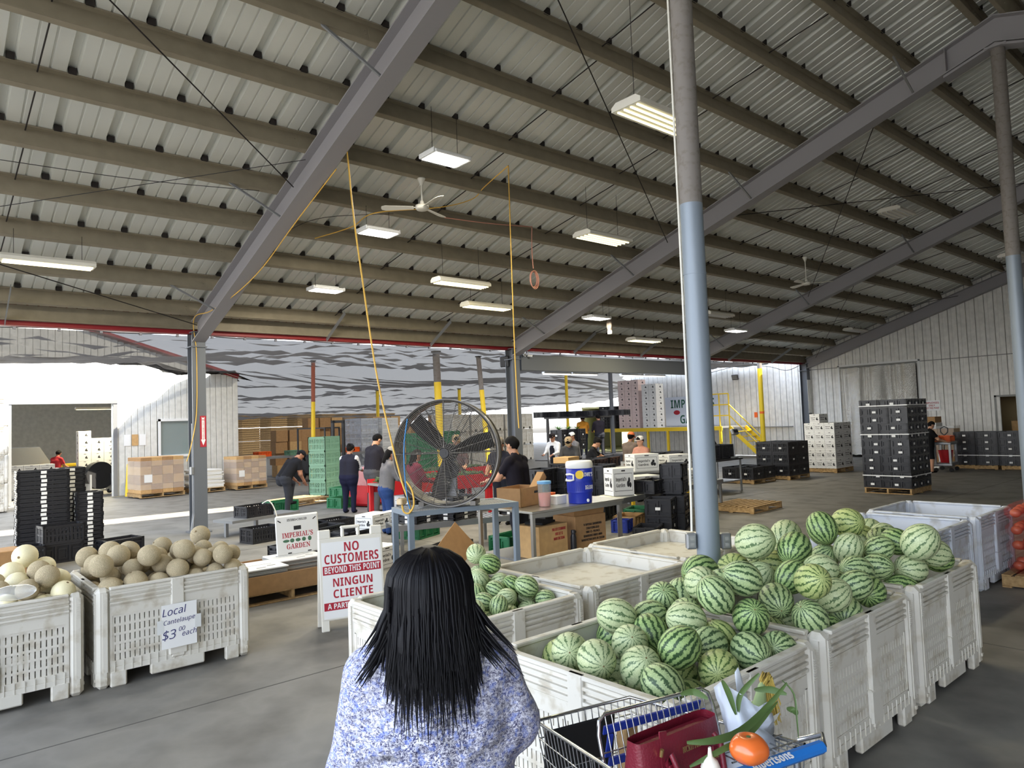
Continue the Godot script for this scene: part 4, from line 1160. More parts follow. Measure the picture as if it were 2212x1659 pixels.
# cfg: H, lean (deg), head (deg down), look (deg), arms [[left elbow deg fwd, forearm deg fwd, out], [right ...]], stride, knee
func person(label: String, at: Vector3, turn: float, cfg: Dictionary) -> Node3D:
	var H: float = cfg.get("H", 1.72)
	var o := thing("person", label, "person", at, turn, "people at work in the shed")
	var P := Vector3(0, .52 * H, 0)
	var fat: float = cfg.get("fat", 1.0)
	var le := Basis(Vector3.RIGHT, deg_to_rad(cfg.get("lean", 6.0)))
	var up := func(v: Vector3) -> Vector3: return P + le * (v * H)
	var bones := []
	var sh := "shirt"
	for s in [-1.0, 1.0]:
		bones.append([P + Vector3(s * .042 * H, .0, 0), up.call(Vector3(s * .05, .2, 0)), .078 * H * fat, .074 * H * fat, sh])
		bones.append([up.call(Vector3(s * .05, .2, 0)), up.call(Vector3(s * .088, .262, 0)), .07 * H, .046 * H, sh])
		bones.append([up.call(Vector3(s * .095, .27, 0)), up.call(Vector3(s * .02, .30, -.004)), .036 * H, .036 * H, sh])
		bones.append([P + Vector3(s * .045 * H, -.02 * H, -.01 * H), P + Vector3(s * .05 * H, -.05 * H, -.01 * H), .08 * H * fat, .07 * H * fat, "trousers"])
		# legs
		var kn: Vector3 = Vector3(s * .06 * H, .28 * H, .015 * H)
		var an: Vector3 = Vector3(s * .065 * H, .045 * H, -.01 * H)
		var lift: Array = cfg.get("lift", [0.0, 0.0])
		var lf: float = lift[0 if s < 0 else 1]
		if lf > 0:
			kn = P + Vector3(s * .08 * H, -.10 * H, .20 * H); an = Vector3(s * .08 * H, .045 * H + lf, .16 * H)
		var st: float = cfg.get("stride", 0.0) * s
		an.z += st; kn.z += st * .5
		bones.append([P + Vector3(s * .05 * H, -.03 * H, 0), kn, .062 * H * fat, .045 * H, "trousers"])
		bones.append([kn, an, .042 * H, .034 * H, "trousers" if not cfg.has("shorts") else "skin"])
		bones.append([an + Vector3(0, -.02 * H, 0), an + Vector3(0, -.024 * H, .09 * H), .024 * H, .02 * H, "shoes"])
	bones.append([up.call(Vector3(0, .2, 0)), up.call(Vector3(0, .265, 0)), .07 * H, .055 * H, sh])
	bones.append([up.call(Vector3(0, .27, 0)), up.call(Vector3(0, .34, .005)), .036 * H, .032 * H, "skin"])
	var hb := le * Basis(Vector3.UP, deg_to_rad(cfg.get("look", 0.0))) * Basis(Vector3.RIGHT, deg_to_rad(cfg.get("head", 12.0)))
	var hc: Vector3 = up.call(Vector3(0, .345, .008))
	var hd := func(v: Vector3) -> Vector3: return hc + hb * (v * H)
	bones.append([hd.call(Vector3(0, .02, .012)), hd.call(Vector3(0, .075, .002)), .040 * H, .049 * H, "skin"])
	bones.append([hd.call(Vector3(0, .045, .055)), hd.call(Vector3(0, .032, .066)), .006 * H, .009 * H, "skin"])
	for s in [-1.0, 1.0]: bones.append([hd.call(Vector3(s * .05, .045, 0)), hd.call(Vector3(s * .05, .055, 0)), .009 * H, .01 * H, "skin"])
	var hair: String = cfg.get("hair", "short")
	if hair != "none":
		bones.append([hd.call(Vector3(0, .085, -.004)), hd.call(Vector3(0, .07, -.02)), .052 * H, .05 * H, "hair"])
		bones.append([hd.call(Vector3(0, .098, .012)), hd.call(Vector3(0, .095, .0)), .042 * H, .045 * H, "hair"])
		if hair == "long": bones.append([hd.call(Vector3(0, .05, -.03)), hd.call(Vector3(0, -.05, -.045)), .046 * H, .03 * H, "hair"])
		if hair == "bun": bones.append([hd.call(Vector3(0, .1, -.055)), hd.call(Vector3(0, .105, -.06)), .026 * H, .026 * H, "hair"])
	var arms: Array = cfg.get("arms", [[25, 75, .0], [25, 75, .0]])
	for i in 2:
		var s := -1.0 if i == 0 else 1.0
		var a: Array = arms[i]
		var so: Vector3 = up.call(Vector3(s * .108, .262, 0))
		var d1 := Vector3(s * (.16 + a[2]), -cos(deg_to_rad(a[0])), sin(deg_to_rad(a[0]))).normalized()
		var el := so + d1 * .165 * H
		var d2 := Vector3(-s * .22, -cos(deg_to_rad(a[1])), sin(deg_to_rad(a[1]))).normalized()
		var wr := el + d2 * .14 * H
		var sh2: String = "sleeves" if cfg.has("sleevec") else sh
		bones.append([so, so.lerp(el, .6), .042 * H, .036 * H, sh2])
		bones.append([so.lerp(el, .55), el, .034 * H, .030 * H, sh2 if cfg.get("sleeve", 0) > 0 else "skin"])
		bones.append([el, wr, .029 * H if cfg.get("sleeve", 0) > 1 else .027 * H, .02 * H, sh2 if cfg.get("sleeve", 0) > 1 else "skin"])
		bones.append([wr, wr + d2 * .03, .017 * H, .016 * H, "skin"])
		var hm := MB.new()
		hand(hm, wr + d2 * .02, d2, d2.cross(Vector3.UP.cross(d2)).cross(d2).normalized() if absf(d2.y) > .98 else Vector3.UP.cross(d2).normalized() * s, H / 1.75)
		part(o, "hand", hm, M[cfg.get("skin", "skin2")])
	if cfg.has("apron"):
		bones.append([up.call(Vector3(0, .2, .055)), P + Vector3(0, -.12 * H, .07 * H), .05 * H, .055 * H, "apron"])
	var ms := body(bones, cfg.get("cell", .021), .03)
	var mats := {"skin": M[cfg.get("skin", "skin2")], "shirt": cm(cfg.get("shirt", c8(26, 26, 30))), "trousers": cm(cfg.get("trousers", c8(34, 36, 44))), "shoes": cm(cfg.get("shoes", c8(20, 20, 22))), "hair": cm(cfg.get("hairc", c8(18, 16, 16))), "apron": cm(cfg.get("apron", c8(30, 30, 34))), "sleeves": cm(cfg.get("sleevec", c8(220, 220, 220)))}
	part(o, "body", ms.skin, mats.skin)
	for g in ms:
		if g != "skin": part(o, g, ms[g], mats[g])
	# face
	for s in [-1.0, 1.0]: part(o, "eye", MB.new().ell(hd.call(Vector3(s * .019, .058, .047)), Vector3(.009, .005, .005) * H / 1.72, 8, 5, hb), M.ink)
	part(o, "mouth", MB.new().box(hd.call(Vector3(0, .012, .0505)), Vector3(.035, .006, .006) * H / 1.72, hb), M.lip)
	if cfg.has("cap"):
		var cp := MB.new()
		cp.lathe([[.06 * H, .0], [.0595 * H, .015 * H], [.054 * H, .035 * H], [.038 * H, .052 * H], [.0, .06 * H]], 16, Transform3D(hb, hd.call(Vector3(0, .085, -.006))))
		var cb := part(o, "cap", cp, cm(cfg.cap))
		if not cfg.has("net"):
			var br := MB.new()
			var rows := []
			for e in 2:
				var l := []
				for j in 9:
					var t := -1.1 + 2.2 * j / 8.0
					l.append(hd.call(Vector3(sin(t) * .057, .087 - .006 * e - .004 * cos(t), cos(t) * .055 + (.05 * cos(t) if e else 0.0))))
				rows.append(l)
			br.surf(rows); br.surf(rows, false, true)
			part(cb, "brim", br, cm(cfg.cap), Transform3D())
	return o

func cm(c) -> Material:
	if c is Material: return c
	var k: String = "cloth_" + c.to_html()
	if not M.has(k): mottle(mat(k, c, .85, 0, .3), M.fine, 3.0, false)
	return M[k]

func facing(px: float, ang: float) -> float: return atan2(ray(px, 900).x, ray(px, 900).z) + deg_to_rad(ang)   # 0: away from the camera; positive turns to the photo's left

func build_people() -> void:
	mat("lip", c8(140, 76, 66), .6)
	var J := c8(52, 54, 60)
	person("person in black shirt and cap bending over with one foot up", Vector3(6.85, 0, -16.2), facing(630, -50), {"H": 1.7, "lean": 40, "head": 25, "arms": [[0, 40, 0], [5, 45, 0]], "lift": [0, .22], "trousers": c8(52, 54, 60), "cap": c8(24, 24, 28), "look": -30})
	person("person in navy trousers with beaded dark vest and white sleeves", Vector3(8.05, 0, -15.3), facing(750, -25), {"H": 1.62, "fat": 1.25, "lean": 5, "sleeve": 1, "sleevec": c8(214, 214, 218), "shirt": c8(36, 36, 48), "trousers": c8(26, 28, 52), "hair": "bun", "cap": c8(22, 22, 26), "head": 20})
	person("tall person in black long-sleeved shirt and grey trousers", Vector3(8.35, 0, -14.7), facing(805, -50), {"H": 1.86, "sleeve": 2, "shirt": c8(40, 38, 46), "trousers": c8(80, 80, 84), "head": 30, "skin": "skin", "fat": 1.08})
	person("person in grey hooded top and blue jeans behind the drum fan", Vector3(6.9, 0, -11.66), facing(860, -70), {"H": 1.62, "sleeve": 2, "shirt": c8(110, 108, 110), "trousers": c8(46, 70, 120), "cap": c8(150, 146, 140), "head": 20, "hair": "long"})
	person("person in maroon hooded top seen through the fan guard", Vector3(7.29, 0, -11.37), facing(915, -60), {"H": 1.55, "sleeve": 2, "shirt": c8(112, 46, 62), "trousers": c8(60, 56, 62), "hair": "long", "fat": 1.1})
	person("person in tan cap facing the fan from the sorting table", Vector3(9.95, 0, -13.6), facing(985, 185), {"H": 1.74, "cap": c8(150, 130, 104), "shirt": c8(86, 70, 72), "skin": "skin", "head": 8, "sleeve": 2})
	person("person in dark shirt and grey cap at the sorting table end", Vector3(9.0, 0, -10.8), facing(1072, 160), {"H": 1.70, "cap": c8(120, 112, 104), "shirt": c8(34, 34, 44)})
	person("young person in black t-shirt and glasses behind the steel table", Vector3(7.17, 0, -8.2), facing(1117, 55), {"H": 1.78, "shirt": c8(30, 27, 36), "trousers": c8(40, 40, 46), "skin": "skin", "arms": [[40, 80, 0], [35, 78, .0]], "head": 8, "cell": .017})
	person("person in white shirt, dark apron and black cap by the pole", Vector3(15.4, 0, -15.9), facing(1195, 150), {"H": 1.6, "sleeve": 2, "shirt": c8(224, 222, 220), "trousers": c8(150, 146, 146), "apron": c8(34, 34, 40), "cap": c8(40, 34, 34)})
	person("person in grey top and white hair net among the crates", Vector3(15.2, 0, -14.8), facing(1225, 120), {"H": 1.62, "sleeve": 2, "shirt": c8(120, 118, 122), "cap": c8(230, 230, 230), "net": 1})
	person("person in tan cap and dark grey hooded jacket sorting produce", Vector3(12.76, 0, -12.6), facing(1228, 170), {"H": 1.62, "sleeve": 2, "shirt": c8(70, 70, 72), "cap": c8(170, 150, 122), "head": 35, "lean": 14, "skin": "skin"})
	person("person in black with hair tied up reaching across the crates", Vector3(12.6, 0, -11.85), facing(1265, -95), {"H": 1.58, "hair": "bun", "arms": [[40, 85, 0], [50, 85, 0]], "lean": 16, "skin": "skin", "head": 25})
	person("person in orange cap behind the white printed carton", Vector3(14.2, 0, -11.9), facing(1365, -30), {"H": 1.62, "cap": c8(214, 116, 72), "shirt": c8(110, 96, 86)})
	person("person in white cap looking over the printed cartons", Vector3(13.3, 0, -10.75), facing(1385, 140), {"H": 1.55, "cap": c8(232, 226, 220), "skin": "skin", "shirt": c8(196, 140, 120), "head": 0})
	person("person in orange shirt working high behind the crates", Vector3(20.6, .55, -19.6), facing(1296, 0), {"H": 1.6, "shirt": c8(226, 156, 60), "head": 20})
	person("person in black jacket with pink trim high behind the crates", Vector3(20.8, .55, -18.9), facing(1325, 20), {"H": 1.62, "shirt": c8(40, 36, 44), "sleeve": 2, "head": 20})
	person("person in black standing at the weighing scale behind the pipe column", Vector3(17.2, 0, -11.6), facing(1536, -60), {"H": 1.66, "shirt": c8(24, 24, 28), "sleeve": 1})
	person("person in black t-shirt and shorts pushing the utility cart", Vector3(23.55, 0, -8.1), facing(2008, -65), {"H": 1.55, "shorts": 1, "shirt": c8(20, 20, 22), "trousers": c8(26, 26, 30), "arms": [[35, 70, 0], [35, 70, 0]], "skin": "skin", "head": 18})
	person("person in red shirt inside the white building doorway", Vector3(4.3, 0, -30.5), facing(98, -40), {"H": 1.6, "shirt": c8(176, 50, 58), "lean": 14})
	person("person in brown top beside the stacked boxes in the white building", Vector3(6.5, 0, -32.0), facing(225, 180), {"H": 1.6, "shirt": c8(96, 66, 56), "hair": "long"})

# ---------------------------------------------------------------- shopper, cart and what lies in it
func shopper() -> void:
	var at := Vector3(1.22, 0, -1.83)
	var o := thing("person", "person with long black hair in a blue and white speckled blouse", "person", at, facing(925, 4))
	var b := []
	var bl := "blouse"
	for s in [-1.0, 1.0]:
		b.append([Vector3(s * .10, .80, 0), Vector3(s * .095, 1.20, 0), .155, .125, bl])
		b.append([Vector3(s * .09, 1.15, -.02), Vector3(s * .115, 1.245, -.01), .125, .085, bl])
		b.append([Vector3(s * .165, 1.275, 0), Vector3(s * .04, 1.345, 0), .062, .06, bl])
		b.append([Vector3(s * .09, .74, 0), Vector3(s * .10, .70, 0), .175, .16, bl])
		b.append([Vector3(s * .1, .72, 0), Vector3(s * .1, .40, .01), .115, .085, "trousers"])
		b.append([Vector3(s * .1, .40, .01), Vector3(s * .1, .09, -.01), .075, .055, "trousers"])
		b.append([Vector3(s * .1, .045, -.02), Vector3(s * .1, .04, .14), .045, .04, "shoes"])
	b.append([Vector3(0, 1.0, -.04), Vector3(0, 1.25, -.05), .13, .10, bl])
	b.append([Vector3(0, 1.28, 0), Vector3(0, 1.42, .01), .058, .055, "skin"])
	b.append([Vector3(0, 1.45, .03), Vector3(0, 1.525, .0), .075, .09, "skin"])
	b.append([Vector3(0, 1.49, .11), Vector3(0, 1.47, .125), .010, .015, "skin"])
	b.append([Vector3(0, 1.535, -.02), Vector3(0, 1.50, -.035), .098, .098, "hair"])
	# left arm hangs, the other reaches forward to the cart (facing away: +x is the photo's left)
	b.append([Vector3(.185, 1.27, 0), Vector3(.235, .98, -.01), .074, .078, bl])
	b.append([Vector3(.235, .98, -.01), Vector3(.25, .74, .05), .076, .068, bl])
	b.append([Vector3(.275, .74, .05), Vector3(.275, .68, .07), .04, .036, "skin"])
	b.append([Vector3(-.185, 1.27, 0), Vector3(-.24, 1.08, .02), .076, .082, bl])
	b.append([Vector3(-.24, 1.08, .02), Vector3(-.25, 1.03, .10), .08, .078, bl])
	b.append([Vector3(-.25, 1.03, .10), Vector3(-.25, 1.0, .30), .045, .034, "skin"])
	var ms := body(b, .013, .045)
	var n1 := noise(.028, 3, 91)
	n1.fractal_type = FastNoiseLite.FRACTAL_RIDGED
	var n2 := noise(.045, 3, 17)
	n2.domain_warp_enabled = true; n2.domain_warp_amplitude = 30; n2.domain_warp_frequency = .02
	var n3 := noise(.022, 2, 55)
	var blm := mat("blouse", Color.WHITE, .85, 0, .3)
	var shot := func(x: int, y: int) -> Color:
		var w := 512.0
		# wrap by blending across the edge so the cloth repeats without a seam
		var a := n2.get_noise_2d(x, y)
		var r := n1.get_noise_2d(x, y)
		var q := n3.get_noise_2d(x, y)
		var c := c8(220, 220, 230).lerp(c8(164, 174, 216), smoothstep(.15, .5, q))
		var k := smoothstep(.0, .05, .15 - absf(a))
		k = maxf(k * smoothstep(-.8, .0, r), smoothstep(.30, .40, a))
		return c.lerp(c8(30, 30, 66).lerp(c8(58, 78, 160), smoothstep(.1, .4, q)), k * .93)
	blm.albedo_texture = img(512, 512, shot)
	bump(blm, ntex(noise(.01, 2, 23), [Color.BLACK, Color.WHITE], 256), 3.5)
	blm.uv1_triplanar = true; blm.uv1_scale = Vector3.ONE * 3.2
	part(o, "body", ms.skin, M.skin)
	part(o, "blouse", ms.blouse, blm)
	part(o, "trousers", ms.trousers, cm(c8(30, 32, 44)))
	part(o, "shoes", ms.shoes, cm(c8(24, 24, 26)))
	var hm := MB.new()
	var hm2 := MB.new()
	hand(hm, Vector3(.275, .68, .07), Vector3(0, -.96, .28).normalized(), Vector3(0, .28, .96).normalized(), .95)
	hand(hm2, Vector3(-.25, 1.0, .31), Vector3(.2, -.15, .97).normalized(), Vector3(-.97, 0, .2).normalized(), .95)
	part(o, "hand", hm, M.skin)
	part(o, "hand", hm2, M.skin)
	# hair: a smooth mass over the skull and tapering locks falling down the back
	var hr: MB = ms.hair
	var rg := rnd(31)
	var hairm := mat("hair", c8(10, 9, 13), .48, 0, .3)
	hairm.anisotropy_enabled = false
	var rows := []
	for i in 22:
		var t := i / 21.0
		var y := 1.632 - .27 * t
		var l := []
		for j in 41:
			var a := TAU * j / 40.0
			var rx := .118 * sqrt(maxf(1 - pow(maxf(1.0 - t * 2.4, 0), 2), .0)) + .018 * smoothstep(.35, 1.0, t)
			var rz := .115 * sqrt(maxf(1 - pow(maxf(1.0 - t * 2.4, 0), 2), .0))
			var fr := cos(a)   # front of the head stays open lower down
			var zc := -.025 - .035 * smoothstep(.35, 1, t)
			var zz := rz * cos(a)
			if fr > 0: zz *= 1.0 - .75 * smoothstep(.2, .45, t)
			var wv := 1.0 + .022 * sin(a * 23 + t * 3) + .012 * sin(a * 41)
			l.append(Vector3(sin(a) * rx * wv, y, zc + zz * wv))
		rows.append(l)
	hr.surf(rows, true, true)
	for k in 640:
		var a := rg.randf_range(PI * .42, PI * 1.58)
		var r0 := rg.randf_range(.92, 1.06)
		var len := rg.randf_range(.18, .28) if k % 3 else rg.randf_range(.26, .38)
		var fan := rg.randf_range(-.08, .22)
		var pts := []
		for i in 5:   # over the crown
			var th := deg_to_rad(8 + 20.5 * i)
			pts.append(Vector3(sin(a) * .122 * r0 * sin(th), 1.525 + .105 * cos(th), -.03 + cos(a) * .116 * r0 * sin(th)))
		for i in 6:   # and down the back
			var t := (i + 1) / 6.0
			var sp := 1.0 + fan * t * t * .8
			pts.append(Vector3(sin(a) * (.122 + .012 * t) * r0 * sp + rg.randf_range(-.003, .003), 1.51 - len * t, -.03 + cos(a) * .116 * r0 * (1 + .2 * t) - .03 * t))
		lock(hr, pts, rg.randf_range(.003, .0065))
	for k in 50:   # flicked tips at the sides
		var sd := -1.0 if k % 2 else 1.0
		var y0 := rg.randf_range(1.34, 1.44)
		var zz := rg.randf_range(-.10, .0)
		var ln := rg.randf_range(.02, .075) if sd > 0 else rg.randf_range(.03, .11)
		lock(hr, [Vector3(sd * .12, y0 + .1, zz), Vector3(sd * .128, y0 + .03, zz), Vector3(sd * (.14 + ln * .4), y0 - .03, zz - .02), Vector3(sd * (.15 + ln), y0 - .05 - ln * .55, zz - .05)], .006)
	part(o, "hair", hr, hairm)
func lock(m: MB, pts: Array, r: float) -> void:
	var rows := []
	for i in pts.size():
		var t := i / float(pts.size() - 1)
		var z: Vector3 = (pts[mini(i + 1, pts.size() - 1)] - pts[maxi(i - 1, 0)]).normalized()
		var x := Vector3(0, 0, 1).cross(z).normalized()
		var y := z.cross(x)
		var rr := r * (1.0 - pow(t, 2.2)) + .0007
		var l := []
		for j in 6: l.append(pts[i] + (x * cos(TAU * j / 5) + y * sin(TAU * j / 5) * .6) * rr)
		rows.append(l)
	m.surf(rows, true)

func cart() -> void:
	var R := Basis(Vector3.UP, deg_to_rad(-14))
	var o := thing("shopping_cart", "chrome wire shopping cart with a blue handle beside the shopper", "shopping cart", Vector3(1.81, 0, -1.14), deg_to_rad(-14))
	var chrome := mat("chrome", c8(190, 192, 196), .18, .95)
	# local: x across, -z forward. rim narrows and drops to the front
	var W0 := .29
	var W1 := .215
	var zf := -.86
	var rim := func(s: float, t: float) -> Vector3: return Vector3(s * lerpf(W0, W1, t), lerpf(.98, .88, t), lerpf(-.06, zf, t))
	var flo := func(s: float, t: float) -> Vector3: return Vector3(s * lerpf(W0 - .05, W1 - .03, t), lerpf(.50, .58, t), lerpf(-.08, zf + .06, t))
	part(o, "rim", MB.new().tube([rim.call(-1.0, 0.0), rim.call(-1.0, .5), rim.call(-1.0, 1.0), rim.call(1.0, 1.0), rim.call(1.0, .5), rim.call(1.0, 0.0)], .0065, 8), chrome)
	for s in [-1.0, 1.0]:
		var w := MB.new()
		for i in 27:
			var t := i / 26.0
			w.cyl(rim.call(s, t), flo.call(s, t), .0022, -1, 5, false)
		for k in 4:
			var q := .2 + .2 * k
			w.cyl(rim.call(s, 0.0).lerp(flo.call(s, 0.0), q), rim.call(s, 1.0).lerp(flo.call(s, 1.0), q), .0028, -1, 5, false)
		part(o, "side_grid", w, chrome)
	var f := MB.new()
	for i in 15:
		var q := -1.0 + 2.0 * i / 14
		f.cyl(rim.call(q, 1.0), flo.call(q, 1.0), .0022, -1, 5, false)
	for k in 4: f.cyl(rim.call(-1.0, 1.0).lerp(flo.call(-1.0, 1.0), .2 + .2 * k), rim.call(1.0, 1.0).lerp(flo.call(1.0, 1.0), .2 + .2 * k), .0028, -1, 5, false)
	part(o, "front_grid", f, chrome)
	var bt := MB.new()
	for i in 17:
		var q := -1.0 + 2.0 * i / 16
		bt.cyl(flo.call(q, 0.0), flo.call(q, 1.0), .0024, -1, 5, false)
	for k in 7: bt.cyl(flo.call(-1.0, k / 6.0), flo.call(1.0, k / 6.0), .0028, -1, 5, false)
	part(o, "floor_grid", bt, chrome)
	# child seat back: hoop with grid and blue flap
	var sb := MB.new()
	var h0 := Vector3(-.235, .66, -.30)
	sb.tube([h0, Vector3(-.235, 1.0, -.40), Vector3(-.225, 1.04, -.41), Vector3(-.20, 1.055, -.415), Vector3(.20, 1.055, -.415), Vector3(.225, 1.04, -.41), Vector3(.235, 1.0, -.40), Vector3(.235, .66, -.30)], .0065, 8)
	for i in 17: sb.cyl(Vector3(-.2 + .025 * i, 1.055, -.415), Vector3(-.2 + .025 * i, .66, -.30), .0024, -1, 5, false)
	for k in 3: sb.cyl(Vector3(-.235, .95 - .1 * k, -.385 + .03 * k), Vector3(.235, .95 - .1 * k, -.385 + .03 * k), .0028, -1, 5, false)
	part(o, "seat_back", sb, chrome)
	part(o, "seat_floor", MB.new().mm(-.22, .22, .77, .78, -.32, -.06), M.joint)
	var fl_ := MB.new()
	fl_.box(Vector3(0, 1.0, -.425), Vector3(.40, .03, .006), Basis(Vector3.RIGHT, .28)).box(Vector3(-.19, .955, -.412), Vector3(.02, .08, .006), Basis(Vector3.RIGHT, .28)).box(Vector3(.19, .955, -.412), Vector3(.02, .08, .006), Basis(Vector3.RIGHT, .28)).box(Vector3(0, .91, -.402), Vector3(.40, .03, .006), Basis(Vector3.RIGHT, .28))
	part(o, "seat_flap", fl_, M.blue)
	part(o, "advert_panel", MB.new().cbox(Vector3(-.05, .735, zf + .035), Vector3(.31, .25, .012), .006, Basis(Vector3.RIGHT, .13)), M.blackdull)
	# handle
	var rk := MB.new()
	for i in 9: rk.cyl(Vector3(.03 + .028 * i, .992, .02), Vector3(.03 + .028 * i, .985, -.14), .0028, -1, 5, false)
	for k in 3: rk.cyl(Vector3(.01, .988, -.02 - .055 * k), Vector3(.27, .988, -.02 - .055 * k), .0032, -1, 5, false)
	part(o, "upper_rack", rk, chrome)
	var hb := MB.new()
	hb.tube([Vector3(-.265, 1.0, -.06), Vector3(-.28, 1.03, .0), Vector3(-.27, 1.015, .03)], .008, 8)
	hb.tube([Vector3(.265, 1.0, -.06), Vector3(.30, 1.03, .0), Vector3(.27, 1.015, .03)], .008, 8)
	part(o, "handle_arm", hb, chrome)
	var hn := part(o, "handle", MB.new().cbox(Vector3(0, 1.015, .03), Vector3(.54, .035, .038), .012), mat("handle_blue", c8(32, 110, 190), .4))
	text(hn, "Albertsons", .026, M.white, Transform3D(Basis(Vector3.RIGHT, -PI / 2.6), Vector3(.05, 1.031, .041)), "lettering", "Droid Sans", true, .15)
	for s in [-1.0, 1.0]:
		part(o, "frame_tube", MB.new().tube([Vector3(s * .25, .98, -.06), Vector3(s * .24, .5, -.02), Vector3(s * .22, .16, -.05), Vector3(s * .17, .16, zf + .02)], .011, 8), chrome)
		for z in [-.06, zf + .04]:
			part(o, "caster", MB.new().cyl(Vector3(s * (.22 if z > -.5 else .17) - .012, .06, z), Vector3(s * (.22 if z > -.5 else .17) + .012, .06, z), .06, -1, 16).mm(s * (.22 if z > -.5 else .17) - .018, s * (.22 if z > -.5 else .17) + .018, .06, .16, z - .012, z + .012), M.blackdull)
	var X := o.transform
	# handbag in the child seat
	var bag := thing("handbag", "dark red leather handbag standing in the cart's child seat", "handbag", X * Vector3(-.10, .782, -.20), deg_to_rad(-6))
	var lea := mat("leather", c8(112, 24, 40), .42, 0, .5)
	bump(lea, ntex(noise(.12, 2, 4, FastNoiseLite.TYPE_CELLULAR), [Color.BLACK, Color.WHITE], 256), .12)
	lea.uv1_triplanar = true; lea.uv1_scale = Vector3.ONE * 4
	var bb := MB.new()
	var rows := []
	for i in 13:
		var t := i / 12.0
		var w := lerpf(.185, .170, t)
		var dd := lerpf(.075, .035, t) + .008 * sin(t * PI)
		var l := []
		for j in 37:
			var a := TAU * j / 36
			var q := Vector2(cos(a), sin(a))
			var pw := 5.0
			var e := pow(pow(absf(q.x), pw) + pow(absf(q.y), pw), -1.0 / pw)
			l.append(Vector3(q.x * e * w, .29 * t, q.y * e * dd))
		rows.append(l)
	bb.surf(rows, true, true)
	bb.mm(-.17, .17, .0, .01, -.06, .06).mm(-.16, .16, .262, .268, -.028, .028)
	part(bag, "shell", bb, lea)
	part(bag, "handle", MB.new().tube([Vector3(-.085, .22, .055), Vector3(-.09, .26, .075), Vector3(-.07, .18, .10), Vector3(-.02, .12, .115), Vector3(.05, .11, .115), Vector3(.10, .16, .105), Vector3(.115, .24, .08), Vector3(.11, .26, .06)], .009, 8), lea)
	part(bag, "strap", MB.new().bar(Vector3(-.075, .305, .03), Vector3(-.12, .02, .09), .028, .005, Vector3(0, 0, 1)), lea)
	part(bag, "side_tab", MB.new().cbox(Vector3(-.085, .12, .074), Vector3(.03, .22, .006), .002), lea)
	part(bag, "side_tab", MB.new().cbox(Vector3(.105, .13, .070), Vector3(.03, .2, .006), .002), lea)
	var gold := mat("brass", c8(212, 180, 120), .25, .9)
	part(bag, "buckle", MB.new().cbox(Vector3(-.085, .20, .079), Vector3(.034, .012, .006), .002).cbox(Vector3(.105, .2, .074), Vector3(.034, .012, .006), .002).cyl(Vector3(-.105, .25, .05), Vector3(-.105, .27, .055), .006, -1, 8), gold)
	text(bag, "MCKITTOES", .016, gold, Transform3D(Basis(Vector3.RIGHT, -.12), Vector3(.02, .245, .057)), "lettering", "Droid Serif", true, .085)
	# plastic bag of corn
	var pb := thing("plastic_bag", "crumpled pale plastic grocery bag holding corn in the cart", "bag", X * Vector3(.18, .782, -.20), .4)
	var film := mat("bagfilm", c8(206, 214, 226), .35, 0, .5)
	film.transparency = BaseMaterial3D.TRANSPARENCY_ALPHA
	film.albedo_color.a = .86
	var nb := noise(7.0, 3, 66)
	rows = []
	for i in 17:
		var t := i / 16.0
		var l := []
		for j in 33:
			var a := TAU * j / 32
			var rr := .108 * (1.0 - .5 * smoothstep(.35, 1, t)) * (.8 + .2 * smoothstep(0, .15, t))
			var q := Vector3(cos(a) * rr * 1.45, .30 * t, sin(a) * rr * .75)
			q += Vector3(cos(a), .4, sin(a)) * (nb.get_noise_3d(q.x, q.y, q.z) * .06 + absf(nb.get_noise_3d(q.x * 3 + 5, q.y * 2.2, q.z * 3)) * .035)
			q.y += .075 * maxf(cos(a + 2.6), 0) * smoothstep(.6, 1, t) - .05 * maxf(cos(a), 0) * smoothstep(.6, 1, t)
			l.append(q)
		rows.append(l)
	part(pb, "film", MB.new().surf(rows, true, true), film)
	part(pb, "loop_handle", MB.new().surf([[Vector3(-.09, .26, .01), Vector3(-.05, .29, .02), Vector3(-.01, .27, .03)], [Vector3(-.08, .34, .0), Vector3(-.045, .37, .01), Vector3(-.02, .33, .02)], [Vector3(-.05, .41, -.01), Vector3(-.04, .425, 0), Vector3(-.03, .40, .005)]]).surf([[Vector3(.06, .2, .06), Vector3(.10, .22, .06), Vector3(.13, .2, .05)], [Vector3(.08, .23, .09), Vector3(.11, .245, .10), Vector3(.14, .22, .08)]]), film)
	# corn ears with husk leaves and silk
	var husk := mat("husk", c8(74, 98, 50), .6)
	husk.backlight_enabled = true; husk.backlight = Color(.2, .25, .1)
	var huskp := mat("husk_pale", c8(150, 170, 120), .6)
	var silk := mat("silk", c8(196, 170, 84), .7)
	var cr := thing("corn_ear", "ear of corn in green husk with golden silk drooping over the bag", "corn", X * Vector3(.23, .96, -.20), 0, "ears of corn in the cart")
	part(cr, "husk", MB.new().lathe([[.0, -.1], [.024, -.08], [.03, .0], [.026, .09], [.012, .17], [.004, .19]], 12, Transform3D(Basis(Vector3(0, 0, 1), -.7) * Basis(Vector3.RIGHT, -.2), Vector3(.0, .0, 0))), huskp)
	var sk := MB.new()
	var rg := rnd(12)
	for k in 70:
		var p := Vector3(.115, .135, -.03) + Vector3(rg.randf_range(-.012, .012), rg.randf_range(-.012, .012), rg.randf_range(-.012, .012))
		var e := Vector3(rg.randf_range(-.03, .035), -rg.randf_range(.07, .14), rg.randf_range(-.02, .03))
		sk.tube([p, p + Vector3(.02, .03, 0) + e * .1, p + Vector3(.03, .0, 0) + e * .5, p + Vector3(.03, 0, 0) + e], .0022, 4)
	part(cr, "silk", sk, silk)
